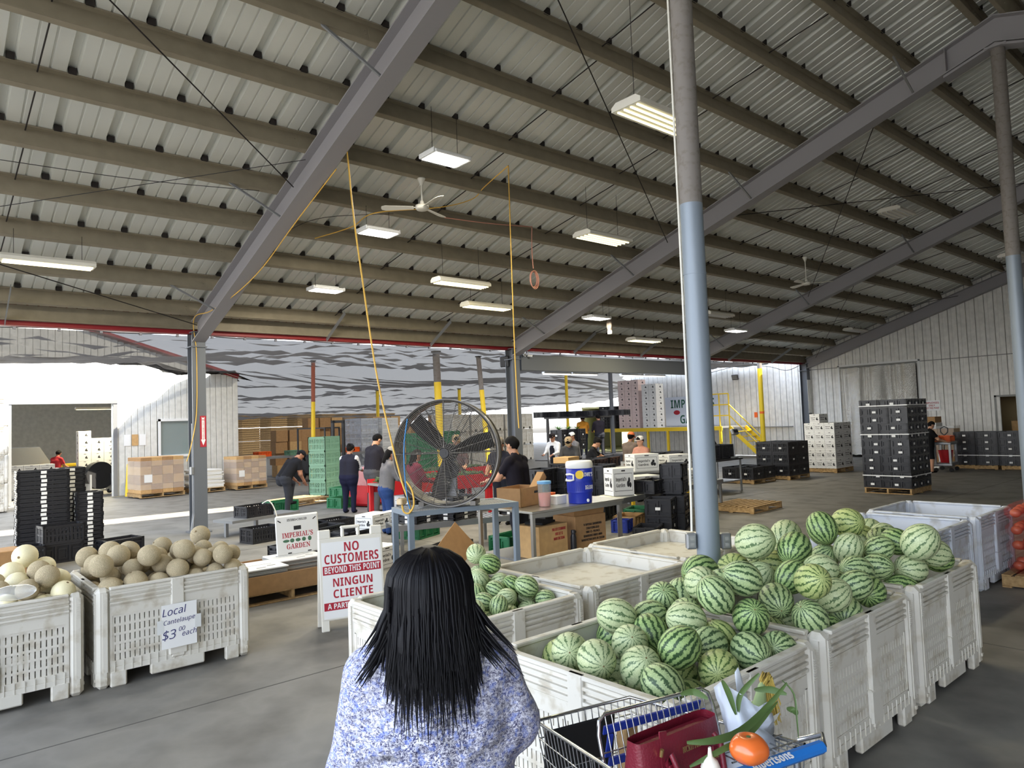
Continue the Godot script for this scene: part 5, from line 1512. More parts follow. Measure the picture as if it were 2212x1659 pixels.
	var cr2 := thing("corn_ear", "pale corn ear lying deeper in the plastic bag", "corn", X * Vector3(.19, .96, -.25), 0, "ears of corn in the cart")
	part(cr2, "husk", MB.new().lathe([[.0, -.1], [.024, -.08], [.03, .0], [.026, .09], [.008, .16]], 12, Transform3D(Basis(Vector3(0, 0, 1), -1.1), Vector3.ZERO)), huskp)
	# long husk leaves, each its own blade
	var leaves := [[[1560, 1470, .30], [1575, 1500, .33], [1590, 1545, .34]], [[1640, 1455, .30], [1600, 1500, .31], [1595, 1540, .33]], [[1484, 1604, 2.0], [1540, 1600, 2.0], [1600, 1580, 2.03], [1655, 1530, 2.08], [1700, 1475, 2.12]], [[1490, 1656, 1.92], [1555, 1622, 1.94], [1620, 1585, 2.0], [1680, 1515, 2.1]], [[1690, 1470, 2.14], [1715, 1500, 2.12], [1722, 1560, 2.09], [1725, 1595, 2.06]], [[1470, 1500, 2.35], [1500, 1495, 2.32], [1530, 1510, 2.28]], [[1630, 1490, 2.2], [1665, 1490, 2.18], [1700, 1500, 2.16]], [[1700, 1530, 2.12], [1715, 1535, 2.12], [1722, 1545, 2.1]]]
	for li in leaves.size():
		var pts := []
		for q in leaves[li]:
			var d: float = q[2] if q[2] > 1.0 else 2.15
			pts.append(pd(q[0], q[1], d))
		var m := MB.new()
		var rws := []
		var N := 12
		for i in N + 1:
			var t := i / float(N) * (pts.size() - 1)
			var k := mini(int(t), pts.size() - 2)
			var p: Vector3 = pts[k].cubic_interpolate(pts[k + 1], pts[maxi(k - 1, 0)], pts[mini(k + 2, pts.size() - 1)], t - k)
			var dv: Vector3 = (pts[k + 1] - pts[k]).normalized()
			var sdv := dv.cross(cam.basis.z).normalized()
			var w: float = [.009, .009, .013, .010, .003, .012, .011, .010][li] * (sin(PI * clampf(.12 + .8 * i / float(N), 0, 1)))
			rws.append([p - sdv * w, p + cam.basis.z * -.004, p + sdv * w])
		m.surf(rws)
		var lf := part(cr if li % 2 == 0 else cr2, "husk_leaf", m, husk, (cr if li % 2 == 0 else cr2).transform.affine_inverse())
		lf.set_meta("label", "long green husk leaf")
	# tomato and garlic
	mat("tomato", c8(216, 124, 78), .22, 0, .6)
	mottle(M.tomato, ntex(noise(.006, 2, 14), [Color(.95, .62, .35), Color(1, .8, .55), Color(1, .95, .7)], 256), 2.0, false)
	var tm := thing("tomato", "large shiny orange red tomato resting against the cart handle", "tomato", pd(1618, 1617, 1.93))
	var rws := []
	for i in 15:
		var t := -PI / 2 + PI * i / 14
		var l := []
		for j in 33:
			var a := -TAU * j / 32
			var lb := 1.0 + .035 * cos(a * 5) * cos(t)
			l.append(Vector3(cos(t) * cos(a) * .052 * lb, sin(t) * .04 - (.010 * exp(-pow(cos(t) * 3.2, 2)) if t > 0 else 0.0), cos(t) * sin(a) * .052 * lb))
		rws.append(l)
	part(tm, "fruit", MB.new().surf(rws, true), M.tomato)
	part(tm, "stem_scar", MB.new().cyl(Vector3(0, .027, 0), Vector3(0, .033, 0), .009, .006, 8), M.husk)
	var ga := thing("garlic_bulb", "white garlic bulb beside the handbag near the cart handle", "garlic", pd(1535, 1655, 1.93), .3)
	part(ga, "bulb", MB.new().lathe([[.0, -.022], [.02, -.02], [.027, -.004], [.02, .014], [.007, .026], [.004, .05]], 14), M.offwhite)
	# small things down in the basket
	var jar := thing("wooden_block", "pale wooden block seen through the cart's front wires", "block", X * Vector3(.11, .60, -.74))
	part(jar, "block", MB.new().cbox(Vector3(0, .12, 0), Vector3(.075, .24, .05), .006), M.wood)

# ---------------------------------------------------------------- lamps, fans, cords under the roof
func lamp(label: String, at: Vector3, turn: float, L: float, W: float, kind: String, hang: float, energy: float) -> Node3D:
	var o := thing("ceiling_light", label, "light", at, turn, "lights hung under the roof")
	if kind == "led":
		part(o, "housing", MB.new().cbox(Vector3(0, .03, 0), Vector3(L, .05, W), .012).cbox(Vector3(0, .075, 0), Vector3(L * .8, .05, W * .45), .01), M.white)
		for s in [-1, 1]: part(o, "end_cap", MB.new().cbox(Vector3(s * (L / 2 + .012), .035, 0), Vector3(.03, .07, W * .9), .008), M.white)
	else:
		var m := MB.new()
		m.extr([Vector2(-W / 2, 0), Vector2(W / 2, 0), Vector2(W / 2, .05), Vector2(W * .34, .095), Vector2(-W * .34, .095), Vector2(-W / 2, .05)], L, Transform3D(Basis(Vector3(0, 0, 1), Vector3.UP, Vector3(-1, 0, 0)), Vector3(L / 2, 0, 0)))
		part(o, "housing", m, M.offwhite)
	var lit := kind != "off"
	var gm: Material = M.glow_led if kind == "led" else (M.glow_tube if lit else M.white)
	if kind == "led":
		part(o, "lens", MB.new().mm(-L * .46, L * .46, -.004, .006, -W * .42, W * .42), gm)
	else:
		part(o, "reflector", MB.new().mm(-L * .48, L * .48, -.003, .002, -W * .46, W * .46), M.offwhite)
		for k in 4: part(o, "tube", MB.new().cyl(Vector3(-L * .47, -.012, -W * .33 + W * .22 * k), Vector3(L * .47, -.012, -W * .33 + W * .22 * k), .012, -1, 8), gm)
	for s in [-1, 1]: part(o, "hanger_wire", MB.new().cyl(Vector3(s * L * .36, .09, 0), Vector3(s * L * .36, .09 + hang, 0), .004, -1, 5), M.clip)
	if lit:
		var a := AreaLight3D.new()
		a.name = "lamp_glow"
		a.area_size = Vector2(L * .9, W * .8); a.light_energy = energy; a.light_color = Color(1, .97, .9) if kind == "led" else Color(1, .94, .74)
		a.area_range = 40.0; a.shadow_enabled = true
		a.position = Vector3(0, -.03, 0); a.rotation = Vector3(-PI / 2, 0, 0)
		o.add_child(a)
	return o

func ceiling_fan(label: String, px: float, py: float, z: float, sc: float, turn: float) -> void:
	var h := pz(px, py, z)
	var o := thing("ceiling_fan", label, "fan", h, turn, "ceiling fans")
	var top := yb(z) - h.y
	part(o, "motor", MB.new().lathe([[.0, -.05], [.09, -.045], [.115, -.01], [.11, .03], [.05, .045], [.0, .05]], 20), M.offwhite)
	part(o, "down_rod", MB.new().cyl(Vector3(0, .03, 0), Vector3(0, top - .06, 0), .014, -1, 8), M.offwhite)
	part(o, "rod_cover", MB.new().lathe([[.02, .04], [.04, .05], [.03, .10], [.018, .11]], 12), M.offwhite)
	part(o, "canopy", MB.new().lathe([[.02, top - .13], [.065, top - .02], [.07, top], [.0, top]], 16), M.offwhite)
	for k in 3:
		var b := Basis(Vector3.UP, TAU * k / 3)
		var bl := MB.new()
		bl.extr([Vector2(.14, -.05), Vector2(.60, -.075), Vector2(.66, -.05), Vector2(.67, 0), Vector2(.66, .05), Vector2(.60, .075), Vector2(.14, .04)], .008, Transform3D(b * Basis(Vector3.RIGHT, -PI / 2 + .25), Vector3(0, -.005, 0)))
		bl.bar(b * Vector3(.08, 0, 0), b * Vector3(.2, 0, 0), .03, .008)
		part(o, "blade", bl, M.offwhite)

func under(px: float, py: float, m: float) -> Vector3:   # point on a pixel's ray just below the purlins
	var d := ray(px, py)
	var t := 3.0
	while t < 40.0:
		var q := cam.position + d * t
		if q.y > yb(q.z) - m: break
		t += .03
	return cam.position + d * t

func cord(called: String, label: String, pts: Array, r: float, mt: Material, cat := "cord") -> void:
	var sm := []
	for i in pts.size() - 1:
		for k in 6: sm.append(pts[i].cubic_interpolate(pts[i + 1], pts[maxi(i - 1, 0)], pts[mini(i + 2, pts.size() - 1)], k / 6.0))
	sm.append(pts[-1])
	one(called, MB.new().tube(sm, r, 6), mt, label, cat)

func build_fixtures() -> void:
	# pixel of the fitting, its distance along z, label, kind, length, width
	var D := [
		[962, 346, -8.2, "bright LED panel light hung above the cantaloupe side ceiling fan", "led", .62, .42],
		[817, 505, -10.6, "bright LED panel light hung beside the yellow cord", "led", .62, .42],
		[704, 629, -12.9, "bright LED panel light hung near the eave beam", "led", .62, .38],
		[1289, 689, -12.4, "bright LED panel light hung beside the owl decoy", "led", .7, .42],
		[1590, 716, -12.0, "bright LED panel light hung against the third sloping girder", "led", .7, .42],
		[105, 571, -12.6, "long fluorescent light hung near the open end of the roof", "tube", 1.22, .3],
		[1420, 258, -5.0, "large fluorescent light partly behind the blue-grey pipe column", "tube", 1.15, .42],
		[1303, 518, -8.9, "square-ended fluorescent light before the second sloping girder", "tube", 1.2, .45],
		[997, 615, -11.2, "dim long fluorescent light with a pull tag", "tube", 1.25, .34],
		[1052, 665, -12.2, "fluorescent light hung lowest before the second girder", "tube", 1.25, .34],
		[1392, 737, -13.6, "fluorescent light hung close to the header beam", "tube", 1.3, .4],
		[1551, 682, -11.3, "unlit white fluorescent light beside the pipe column", "off", 1.2, .34],
		[1848, 715, -12.3, "unlit white light hung before the end wall girder", "off", 1.4, .4],
		[1937, 462, -6.9, "unlit square light hung between the third and fourth girder bays", "off", 1.0, .55],
		[2190, 558, -5.6, "unlit light hung behind the far pipe column", "off", 1.1, .5]]
	for d in D:
		var p := pz(d[0], d[1], d[2])
		lamp(d[3], p, 0.0, d[5], d[6], d[4], maxf(yb(p.z) - p.y - .05, .15), 10.0 if d[4] == "led" else 5.0)
	# tube lights below the header beam
	for x in [14.2 + .9, 16.3, 18.6, 19.8]:
		var o := thing("tube_light", "double tube light under the long header beam, %s from the cable-wrapped column" % {15.1: "first", 16.3: "second", 18.6: "third", 19.8: "fourth"}[x], "light", Vector3(x, 3.40, EZ - .15), 0, "tube lights under the header beam")
		part(o, "housing", MB.new().cbox(Vector3(0, .02, 0), Vector3(1.15, .05, .13), .008), M.white)
		for s in [-1, 1]: part(o, "tube", MB.new().cyl(Vector3(-.55, -.02, s * .035), Vector3(.55, -.02, s * .035), .014, -1, 8), M.glow_white)
		var a := AreaLight3D.new()
		a.name = "lamp_glow"; a.area_size = Vector2(1.1, .12); a.light_energy = .8; a.light_color = Color(1, .97, .92); a.area_range = 30.0; a.shadow_enabled = true
		a.position = Vector3(0, -.045, 0); a.rotation = Vector3(-PI / 2, 0, 0)
		o.add_child(a)
	ceiling_fan("white three-bladed ceiling fan hung between the bright LED lights", 912, 448, -9.6, 1, .4)
	ceiling_fan("white three-bladed ceiling fan before the third sloping girder", 1742, 612, -9.2, 1, 1.1)
	# yellow extension cords and hoses
	var A := pz(748, 302, -9.2)
	cord("extension_cord", "yellow extension cord dropping from the first girder to the drum fan", [A, pd(762, 450, 8.7), pd(785, 620, 8.4), pd(812, 800, 8.2), pd(840, 930, 8.05), pd(868, 1040, 7.9), pd(884, 1085, 7.85), pd(886, 1110, 7.85)], .010, M.cable_yellow)
	cord("extension_cord", "yellow cord running along the underside of the first girder", [Vector3(GX[1] + .14, yb(-9.2) - .46, -9.2), Vector3(GX[1] + .1, yb(-10.6) - .5, -10.6), Vector3(GX[1] + .13, yb(-12) - .47, -12), Vector3(GX[1] + .02, yb(-13) - .45, -13), Vector3(GX[1] - .1, yb(-14) - .3, -14), Vector3(GX[1] - .13, 4.3, -14.9), Vector3(GX[1] - .05, 3.6, EZ + .17), Vector3(GX[1] - .07, 2.4, EZ + .18), Vector3(GX[1] - .2, 1.7, EZ + .2), Vector3(GX[1] - .28, 1.45, EZ + .22)], .009, M.cable_yellow)
	var B := pz(1098, 358, -7.9)
	cord("extension_cord", "yellow cord hanging straight down beside the coiled air hose", [B, pd(1101, 450, 12.4), pd(1106, 600, 12.6), pd(1112, 760, 12.8), pd(1118, 880, 12.9), pd(1121, 925, 12.9)], .010, M.cable_yellow)
	cord("extension_cord", "yellow cord strung from purlin to purlin past the ceiling fan", [B, under(1045, 405, .05), under(1020, 430, .05), under(950, 448, .2), under(810, 460, .2), under(760, 490, .05), under(680, 515, .05)], .009, M.cable_yellow)
	cord("air_hose", "thin reddish hose sagging below the purlins to the hanging coil", [pz(960, 470, -9.9), pz(1060, 483, -9.8), pz(1150, 490, -9.7)], .008, M.cable_red)
	var hp := pz(1149, 495, -9.7)
	cord("air_hose", "thin reddish hose hanging down to its coil", [pz(1149, 492, -9.7), pz(1149, 540, -9.7), pz(1152, 580, -9.7)], .009, M.cable_red)
	var cl := MB.new()
	var hc := pz(1152, 603, -9.7)
	for k in 3:
		var pts := []
		for j in 25: pts.append(hc + Vector3(sin(TAU * j / 24) * (.085 + .008 * k), cos(TAU * j / 24) * (.15 + .012 * k) - .01 * k, .02 * k))
		cl.tube(pts, .009, 5)
	one("hose_coil", cl, M.cable_red, "coiled pinkish air hose hanging in a loop below the roof", "hose")
	for w in [[[0, 345, -12.0], [300, 388, -11.8], [560, 412, -11.4]], [[0, 446, -12.4], [300, 400, -11.6], [660, 345, -10.6]], [[560, 545, -12.1], [620, 500, -12.4], [700, 470, -12.0], [850, 462, -11.0]]]:
		var q := []
		for e in w: q.append(under(e[0], e[1], .06))
		cord("guy_wire", "thin wire strung across the roof bays %s" % ["near the long fluorescent light", "rising to the first girder", "past the first girder toward the fan"][0 if w[0][1] == 345 else (1 if w[0][1] == 446 else 2)], q, .005, M.cable_dark, "wire")
	# owl decoy on a string
	var ow := thing("owl_decoy", "grey plastic owl decoy hanging on a string by the LED light", "decoy", pz(1317, 702, -12.6), .6)
	part(ow, "body", MB.new().lathe([[.0, -.16], [.06, -.15], [.085, -.05], [.08, .06], [.055, .12], [.065, .17], [.05, .215], [.0, .23]], 14), mat("owlgrey", c8(150, 136, 122), .8))
	part(ow, "perch", MB.new().cbox(Vector3(0, -.2, 0), Vector3(.12, .1, .12), .01), M.offwhite)
	for s in [-1, 1]: part(ow, "wing", MB.new().ell(Vector3(s * .075, .0, .02), Vector3(.02, .11, .05), 8, 8), M.owlgrey)
	part(ow, "string", MB.new().cyl(Vector3(0, .22, 0), Vector3(0, .75, 0), .003, -1, 4), M.clip)
	# cameras and flood lights
	for s in 2:
		var c := thing("security_camera", ["white security camera on the cable-wrapped column, lower of the pair", "white security camera on the cable-wrapped column, outer of the pair"][s], "camera", pz(1133 + 12 * s, 766 + 2 * s, EZ + .2), -.5 + s, "security cameras")
		part(c, "housing", MB.new().cyl(Vector3(0, 0, -.07), Vector3(0, -.02, .08), .035, -1, 12), M.white)
		part(c, "lens", MB.new().cyl(Vector3(0, -.02, .08), Vector3(0, -.021, .085), .026, -1, 12), M.ink)
		part(c, "bracket", MB.new().cyl(Vector3(0, .03, -.03), Vector3(0, .1, -.06), .012, -1, 6), M.white)
	var fl1 := thing("flood_light", "dark flood light bracketed high on the corrugated outer wall", "light", px_(1588, 815, WX - .05), -PI / 2)
	part(fl1, "housing", MB.new().cbox(Vector3.ZERO, Vector3(.34, .26, .1), .02, Basis(Vector3.RIGHT, .3)), M.black)
	part(fl1, "glass", MB.new().box(Vector3(0, -.017, .052), Vector3(.28, .2, .006), Basis(Vector3.RIGHT, .3)), M.galv)
	part(fl1, "bracket", MB.new().cyl(Vector3(0, 0, -.1), Vector3(0, -.02, 0), .02, -1, 8), M.black)
	var fl2 := thing("flood_light", "dark flood light on the cable-wrapped column facing the yard", "light", pz(1090, 781, EZ - .2), .7)
	part(fl2, "housing", MB.new().cbox(Vector3.ZERO, Vector3(.08, .32, .26), .02, Basis(Vector3(0, 0, 1), .15)), M.black)
	part(fl2, "bracket", MB.new().cyl(Vector3.ZERO, Vector3(.18, .04, 0), .02, -1, 8), M.black)
	# outlet boxes on the pipe column
	for s in [-1, 1]:
		var ob := thing("outlet_box", "grey weatherproof outlet box on the %s side of the pipe column" % ("cable" if s < 0 else "window"), "outlet box", Vector3(GX[1], 1.05, RZ) + (cam.basis.x * .13 * s) + Vector3(0, .0, 0), atan2(-.655, .756) * 1.0, "outlet boxes")
		part(ob, "case", MB.new().cbox(Vector3.ZERO, Vector3(.075, .12, .06), .008), M.galv)
		part(ob, "cover", MB.new().cbox(Vector3(.0, .0, .034), Vector3(.06, .10, .012), .004), M.galv)
		part(ob, "socket", MB.new().mm(-.014, .014, .01, .035, .038, .042).mm(-.014, .014, -.035, -.01, .038, .042), M.joint)
	cord("conduit_cable", "pale cables running down the pipe column to the outlet box", [Vector3(GX[1], 8.0, RZ) + cam.basis.x * -.10, Vector3(GX[1], 5.0, RZ) + cam.basis.x * -.10, Vector3(GX[1], 3.0, RZ) + cam.basis.x * -.10, Vector3(GX[1], 1.6, RZ) + cam.basis.x * -.11, Vector3(GX[1], 1.12, RZ) + cam.basis.x * -.12], .009, M.offwhite)

# ---------------------------------------------------------------- middle of the shed: fan, tables, packing line
func mpp(p: Vector3) -> float: return -(cam.basis.inverse() * (p - cam.position)).z / F   # metres per pixel at a point
func ang(a: Vector3, b: Vector3) -> float: return atan2(-(b.z - a.z), b.x - a.x)

func drum_fan() -> void:
	var bl := mat("fan_dark", c8(52, 50, 50), .5, .3)
	var gr := mat("fan_guard", c8(104, 100, 95), .4, .5)
	var c := pd(968, 977, 8.30)
	var R := .60
	var o := thing("drum_fan", "large grey drum fan with wire guard standing on a steel frame", "fan", c, facing(968, 168))
	# axis along local z, towards the viewer
	var sh := MB.new()
	var rows := []
	for p in [[R + .012, -.17], [R, -.16], [R, .15], [R + .02, .165], [R + .02, .175], [R - .012, .17], [R - .012, -.16], [R + .012, -.17]]:
		var l := []
		for j in 61: l.append(Vector3(p[0] * cos(TAU * j / 60), p[0] * sin(TAU * j / 60), p[1]))
		rows.append(l)
	sh.surf(rows, true)
	part(o, "drum", sh, gr)
	var gd := MB.new()
	for k in 30:
		var r := .07 + (R - .075) * k / 29.0
		var z := .175 + .05 * (1 - pow(r / R, 2))
		var pts := []
		for j in 49: pts.append(Vector3(r * cos(TAU * j / 48), r * sin(TAU * j / 48), z))
		gd.tube(pts, .0034, 4)
	part(o, "guard_ring", gd, gr)
	var sp := MB.new()
	for k in 24:
		var a := TAU * k / 24
		sp.tube([Vector3(.06 * cos(a), .06 * sin(a), .222), Vector3(.33 * cos(a), .33 * sin(a), .205), Vector3(R * cos(a), R * sin(a), .17)], .004 if k % 6 else .007, 4)
	part(o, "guard_spoke", sp, gr)
	part(o, "badge", MB.new().cyl(Vector3(0, 0, .222), Vector3(0, 0, .236), .055, -1, 20).mm(-.022, .022, -.018, .018, .236, .24), bl)
	for k in 3:
		var a := deg_to_rad(15 + 120 * k)
		var b := Basis(Vector3(0, 0, 1), a)
		var rw := []
		for i in 7:
			var t := i / 6.0
			var r := .08 + .47 * t
			var w := .06 + .045 * sin(t * 2.4)
			var tw := .65 - .4 * t
			rw.append([b * Vector3(r, -w * cos(tw), -.02 - w * sin(tw)), b * Vector3(r, 0, .0), b * Vector3(r, w * cos(tw), -.02 + w * sin(tw))])
		part(o, "blade", MB.new().surf(rw).surf(rw, false, true), bl)
	part(o, "motor", MB.new().cyl(Vector3(0, 0, -.14), Vector3(0, 0, .02), .1, -1, 20), M.blackdull)
	part(o, "motor_mount", MB.new().cbox(Vector3(0, -.28, -.13), Vector3(.14, .5, .05), .01), M.galv)
	part(o, "pulley_cover", MB.new().cyl(Vector3(.0, -.2, -.1), Vector3(.0, -.2, -.02), .11, -1, 18), bl)
	for k in 6: part(o, "rear_strut", MB.new().cyl(Vector3.ZERO + Vector3(0, 0, -.16), Vector3(R * cos(TAU * k / 6), R * sin(TAU * k / 6), -.16), .006, -1, 5), gr)
	for s in [-1, 1]: part(o, "foot", MB.new().bar(Vector3(s * .3, -R + .02, -.16), Vector3(s * .3, -R + .02, .16), .06, .05), gr)
	# frame it stands on
	var fr := mat("frame_grey", c8(122, 134, 146), .5, .15)
	var A := Vector3(4.25, 0, -6.74)
	var B := Vector3(5.58, 0, -6.43)
	var t := thing("fan_stand", "blue-grey steel stand under the drum fan", "stand", (A + B) / 2, ang(A, B))
	var w := A.distance_to(B) / 2
	var H := c.y - R - .02
	part(t, "top_rail", MB.new().mm(-w, w, H - .055, H, -.03, .03).mm(-w, w, H - .055, H, -.58, -.52).mm(-w, -w + .055, H - .055, H, -.52, -.03).mm(w - .055, w, H - .055, H, -.52, -.03), fr)
	var dk := MB.new()
	for i in 40: dk.mm(-w + .06 + (2 * w - .12) * i / 39.0 - .006, -w + .06 + (2 * w - .12) * i / 39.0 + .006, H - .012, H - .004, -.52, -.03)
	for i in 6: dk.mm(-w + .05, w - .05, H - .016, H - .008, -.5 + .09 * i, -.49 + .09 * i)
	part(t, "mesh_deck", dk, M.galv)
	for s in [-1, 1]:
		for z in [0.0, -.55]: part(t, "leg", MB.new().mm(s * w - .03 - s * .03, s * w + .03 - s * .03, 0, H - .05, z - .03, z + .03), fr)
	# tie wire and plug box on its corner
	var q := pd(882, 1090, 7.83)
	var pb := thing("plug_box", "tan outlet cube tied to the fan stand's corner", "outlet", pd(868, 1083, 7.8), .5)
	part(pb, "cube", MB.new().cbox(Vector3(0, 0, 0), Vector3(.13, .07, .07), .012), mat("plugtan", c8(206, 184, 148), .6))
	cord("tie_rope", "blue rope tying the fan to its stand", [pd(880, 905, 7.95), pd(873, 960, 7.9), pd(874, 1020, 7.85), pd(880, 1075, 7.82), pd(886, 1100, 7.8)], .007, mat("ropeblue", c8(60, 130, 190), .7), "rope")
	cord("looped_extension", "yellow cord looped round the corner of the fan stand", [pd(868, 1086, 7.78), pd(872, 1105, 7.78), pd(884, 1108, 7.78), pd(894, 1090, 7.78), pd(890, 1060, 7.8), pd(878, 1040, 7.82)], .010, M.cable_yellow)

func steel_table() -> void:
	var x0 := 5.80
	var x1 := 7.50
	var z0 := -7.55
	var z1 := -6.42
	var t := thing("steel_table", "stainless steel work table holding the blue water cooler", "table", Vector3((x0 + x1) / 2, 0, (z0 + z1) / 2))
	var w := (x1 - x0) / 2
	var d := (z1 - z0) / 2
	part(t, "top", MB.new().cbox(Vector3(0, .885, 0), Vector3(2 * w, .03, 2 * d), .006).mm(-w + .02, w - .02, .82, .87, -d + .02, -d + .05).mm(-w + .02, w - .02, .82, .87, d - .05, d - .02), M.steel)
	part(t, "lower_shelf", MB.new().mm(-w + .03, w - .03, .26, .285, -d + .03, d - .03), M.galv)
	for sx in [-1, 1]:
		for sz in [-1, 1]: part(t, "leg", MB.new().mm(sx * (w - .05) - .022, sx * (w - .05) + .022, 0, .87, sz * (d - .05) - .022, sz * (d - .05) + .022), M.steel)
	# water cooler
	var p := fl(1254, 1086, .90)
	var m := mpp(p)
	var o := thing("water_cooler", "blue five gallon water cooler with white lid on the steel table", "cooler", p, facing(1254, 180))
	var r := 28 * m
	var h := 76 * m
	var bl := mat("coolerblue", c8(24, 48, 168), .35)
	part(o, "body", MB.new().lathe([[.0, 0], [r * .88, 0], [r * .9, .01], [r * .92, h * .28], [r * .99, h * .30], [r * .99, h * .33], [r * .98, h * .36], [r * .98, h * .62], [r * 1.02, h * .64], [r * 1.02, h * .99], [.0, h]], 30), bl)
	var rb := MB.new()
	for k in 44: rb.cyl(Vector3(cos(TAU * k / 44) * r * .975, h * .36, sin(TAU * k / 44) * r * .975), Vector3(cos(TAU * k / 44) * r * .975, h * .60, sin(TAU * k / 44) * r * .975), .004, -1, 5, false)
	part(o, "rib", rb, bl)
	part(o, "lid", MB.new().lathe([[r * 1.0, h * .985], [r * 1.05, h], [r * 1.06, h * 1.10], [r * 1.0, h * 1.17], [r * .9, h * 1.19], [.0, h * 1.19]], 30), M.white)
	part(o, "spigot", MB.new().cyl(Vector3(.10, .05, r * .85), Vector3(.10, .05, r * 1.1), .018, -1, 10).cyl(Vector3(.10, .03, r * 1.05), Vector3(.10, .07, r * 1.05), .012, -1, 8), M.white)
	part(o, "side_handle", MB.new().tube([Vector3(-r * .98, h * .68, r * .35), Vector3(-r * 1.0, h * .66, r * .62), Vector3(-r * .72, h * .66, r * .95), Vector3(-r * .45, h * .68, r * 1.02), Vector3(-r * .45, h * .82, r * 1.02), Vector3(-r * .72, h * .84, r * .92), Vector3(-r * .98, h * .82, r * .5)], .014, 8), M.white)
	var badge := part(o, "sticker", MB.new().cyl(Vector3(r * .02, h * .82, r * .98), Vector3(r * .02, h * .82, r * 1.05), .055, -1, 20), M.yellow)
	badge.set_meta("label", "round yellow smiling sticker")
	text(o, "LOWE'S", .05, M.white, Transform3D(Basis(Vector3.UP, .62), Vector3(r * .62, h * .82, r * .86)), "lettering", "Droid Sans", true, .15)
	text(o, "IGLOO", .05, M.white, Transform3D(Basis(Vector3.UP, .75), Vector3(r * .70, h * .46, r * .74)), "lettering", "Droid Sans", true, .13)
	# open tray box with a long carton in it
	var q := fl(1128, 1094, .90)
	m = mpp(q)
	var b := thing("open_carton", "open brown cardboard tray on the steel table holding a long narrow carton", "box", q + Vector3(.1, 0, -.15), .25)
	var bw := .26
	var bd := .19
	part(b, "tray", MB.new().mm(-bw, bw, 0, .008, -bd, bd).mm(-bw, bw, 0, .24, bd - .008, bd).mm(-bw, bw, 0, .24, -bd, -bd + .008).mm(-bw, -bw + .008, 0, .24, -bd, bd).mm(bw - .008, bw, 0, .24, -bd, bd), M.card)
	part(b, "hand_hole", MB.new().cbox(Vector3(.10, .17, bd + .001), Vector3(.09, .03, .003), .001), M.ink)
	var lc := thing("long_carton", "long narrow brown carton marked OLD leaning out of the tray", "box", q + Vector3(.22, .06, -.1), .25)
	var lb := Basis(Vector3(0, 0, 1), .75)
	part(lc, "body", MB.new().cbox(lb * Vector3(.2, .0, 0), Vector3(.5, .11, .11), .004, lb), M.card)
	text(lc, "OLD", .05, M.ink, Transform3D(lb, lb * Vector3(.12, 0, .056)), "lettering", "Droid Sans", true, .14)
	# jar of pink cups
	var jp := fl(1177, 1094, .90)
	var j := thing("plastic_jar", "clear plastic jar with blue lid half full of pink", "jar", jp)
	part(j, "wall", MB.new().lathe([[.0, 0], [.075, 0], [.08, .02], [.085, .29], [.082, .3]], 24), M.glass)
	part(j, "contents", MB.new().lathe([[.0, .005], [.07, .005], [.076, .17], [.0, .172]], 20), mat("pinkfill", c8(240, 150, 136), .7))
	part(j, "lid", MB.new().lathe([[.09, .29], [.092, .32], [.085, .325], [.0, .326]], 24), M.bluelight)
	carton(fl(1212, 1090, .90) + Vector3(.05, 0, -.12), .1, .2, .16, .11, M.carton, "small white carton of packets between the jar and the cooler")
	one("orange_cup", MB.new().lathe([[.0, 0], [.045, 0], [.055, .12], [.05, .12], [.0, .1]], 14), M.orange, "orange plastic cup behind the pink jar", "cup", fl(1192, 1083, .90))
	# below the table
	var c1 := carton(Vector3(6.22, .287, -6.72), .05, .52, .42, .40, M.card_light, "brown carton with black binders on top under the steel table")
	text(c1, "PRE-CUT STEMWARE\nBOX SET 12\nMADE IN CHINA", .035, M.redink, xf(Vector3(.1, .28, .213)), "lettering", "Droid Sans", true, .25)
	one("binder", MB.new().cbox(Vector3(0, .02, 0), Vector3(.34, .03, .26), .006), M.blackdull, "black ring binder lying on the brown carton under the table", "binder", Vector3(6.2, .69, -6.72), .3)
	var c2 := carton(Vector3(6.98, .287, -6.78), -.05, .56, .44, .44, M.card, "brown carton with printed lines and raised flaps under the table")
	text(c2, "10 IMPERIAL GRAINBOARD\nITEM #12096 GOLD\n1000 / CS - PER PACK\nREMARKABLE UNDER 40000\nMANUFACTURE DATE: IN CUSTOM", .03, M.ink, xf(Vector3(.03, .22, .223)), "lettering", "Droid Sans", true, .42)
	part(c2, "flap", MB.new().box(Vector3(0, .5, .2), Vector3(.55, .13, .006), Basis(Vector3.RIGHT, .25)).box(Vector3(-.26, .5, 0), Vector3(.006, .13, .4), Basis(Vector3(0, 0, 1), .3)), M.card)
	var c3 := carton(Vector3(7.35, .287, -7.15), 0, .28, .42, .46, M.card, "tall brown printed carton behind the flapped one under the table")
	text(c3, "STEMWARE BASE\nSIZE 12\nQTY 1000", .03, M.ink, xf(Vector3(0, .3, .213)), "lettering", "Droid Sans", true, .2)
	var bt := thing("water_bottle", "black metal water bottle standing between the cartons under the table", "bottle", Vector3(6.60, .287, -6.53))
	part(bt, "flask", MB.new().lathe([[.0, 0], [.038, 0], [.04, .01], [.04, .2], [.028, .235], [.026, .25], [.0, .25]], 18), M.black)
	part(bt, "cap", MB.new().lathe([[.03, .245], [.03, .285], [.022, .29], [.0, .29]], 14).tube([Vector3(.025, .28, 0), Vector3(.05, .27, 0), Vector3(.05, .25, 0), Vector3(.028, .245, 0)], .006), M.black)

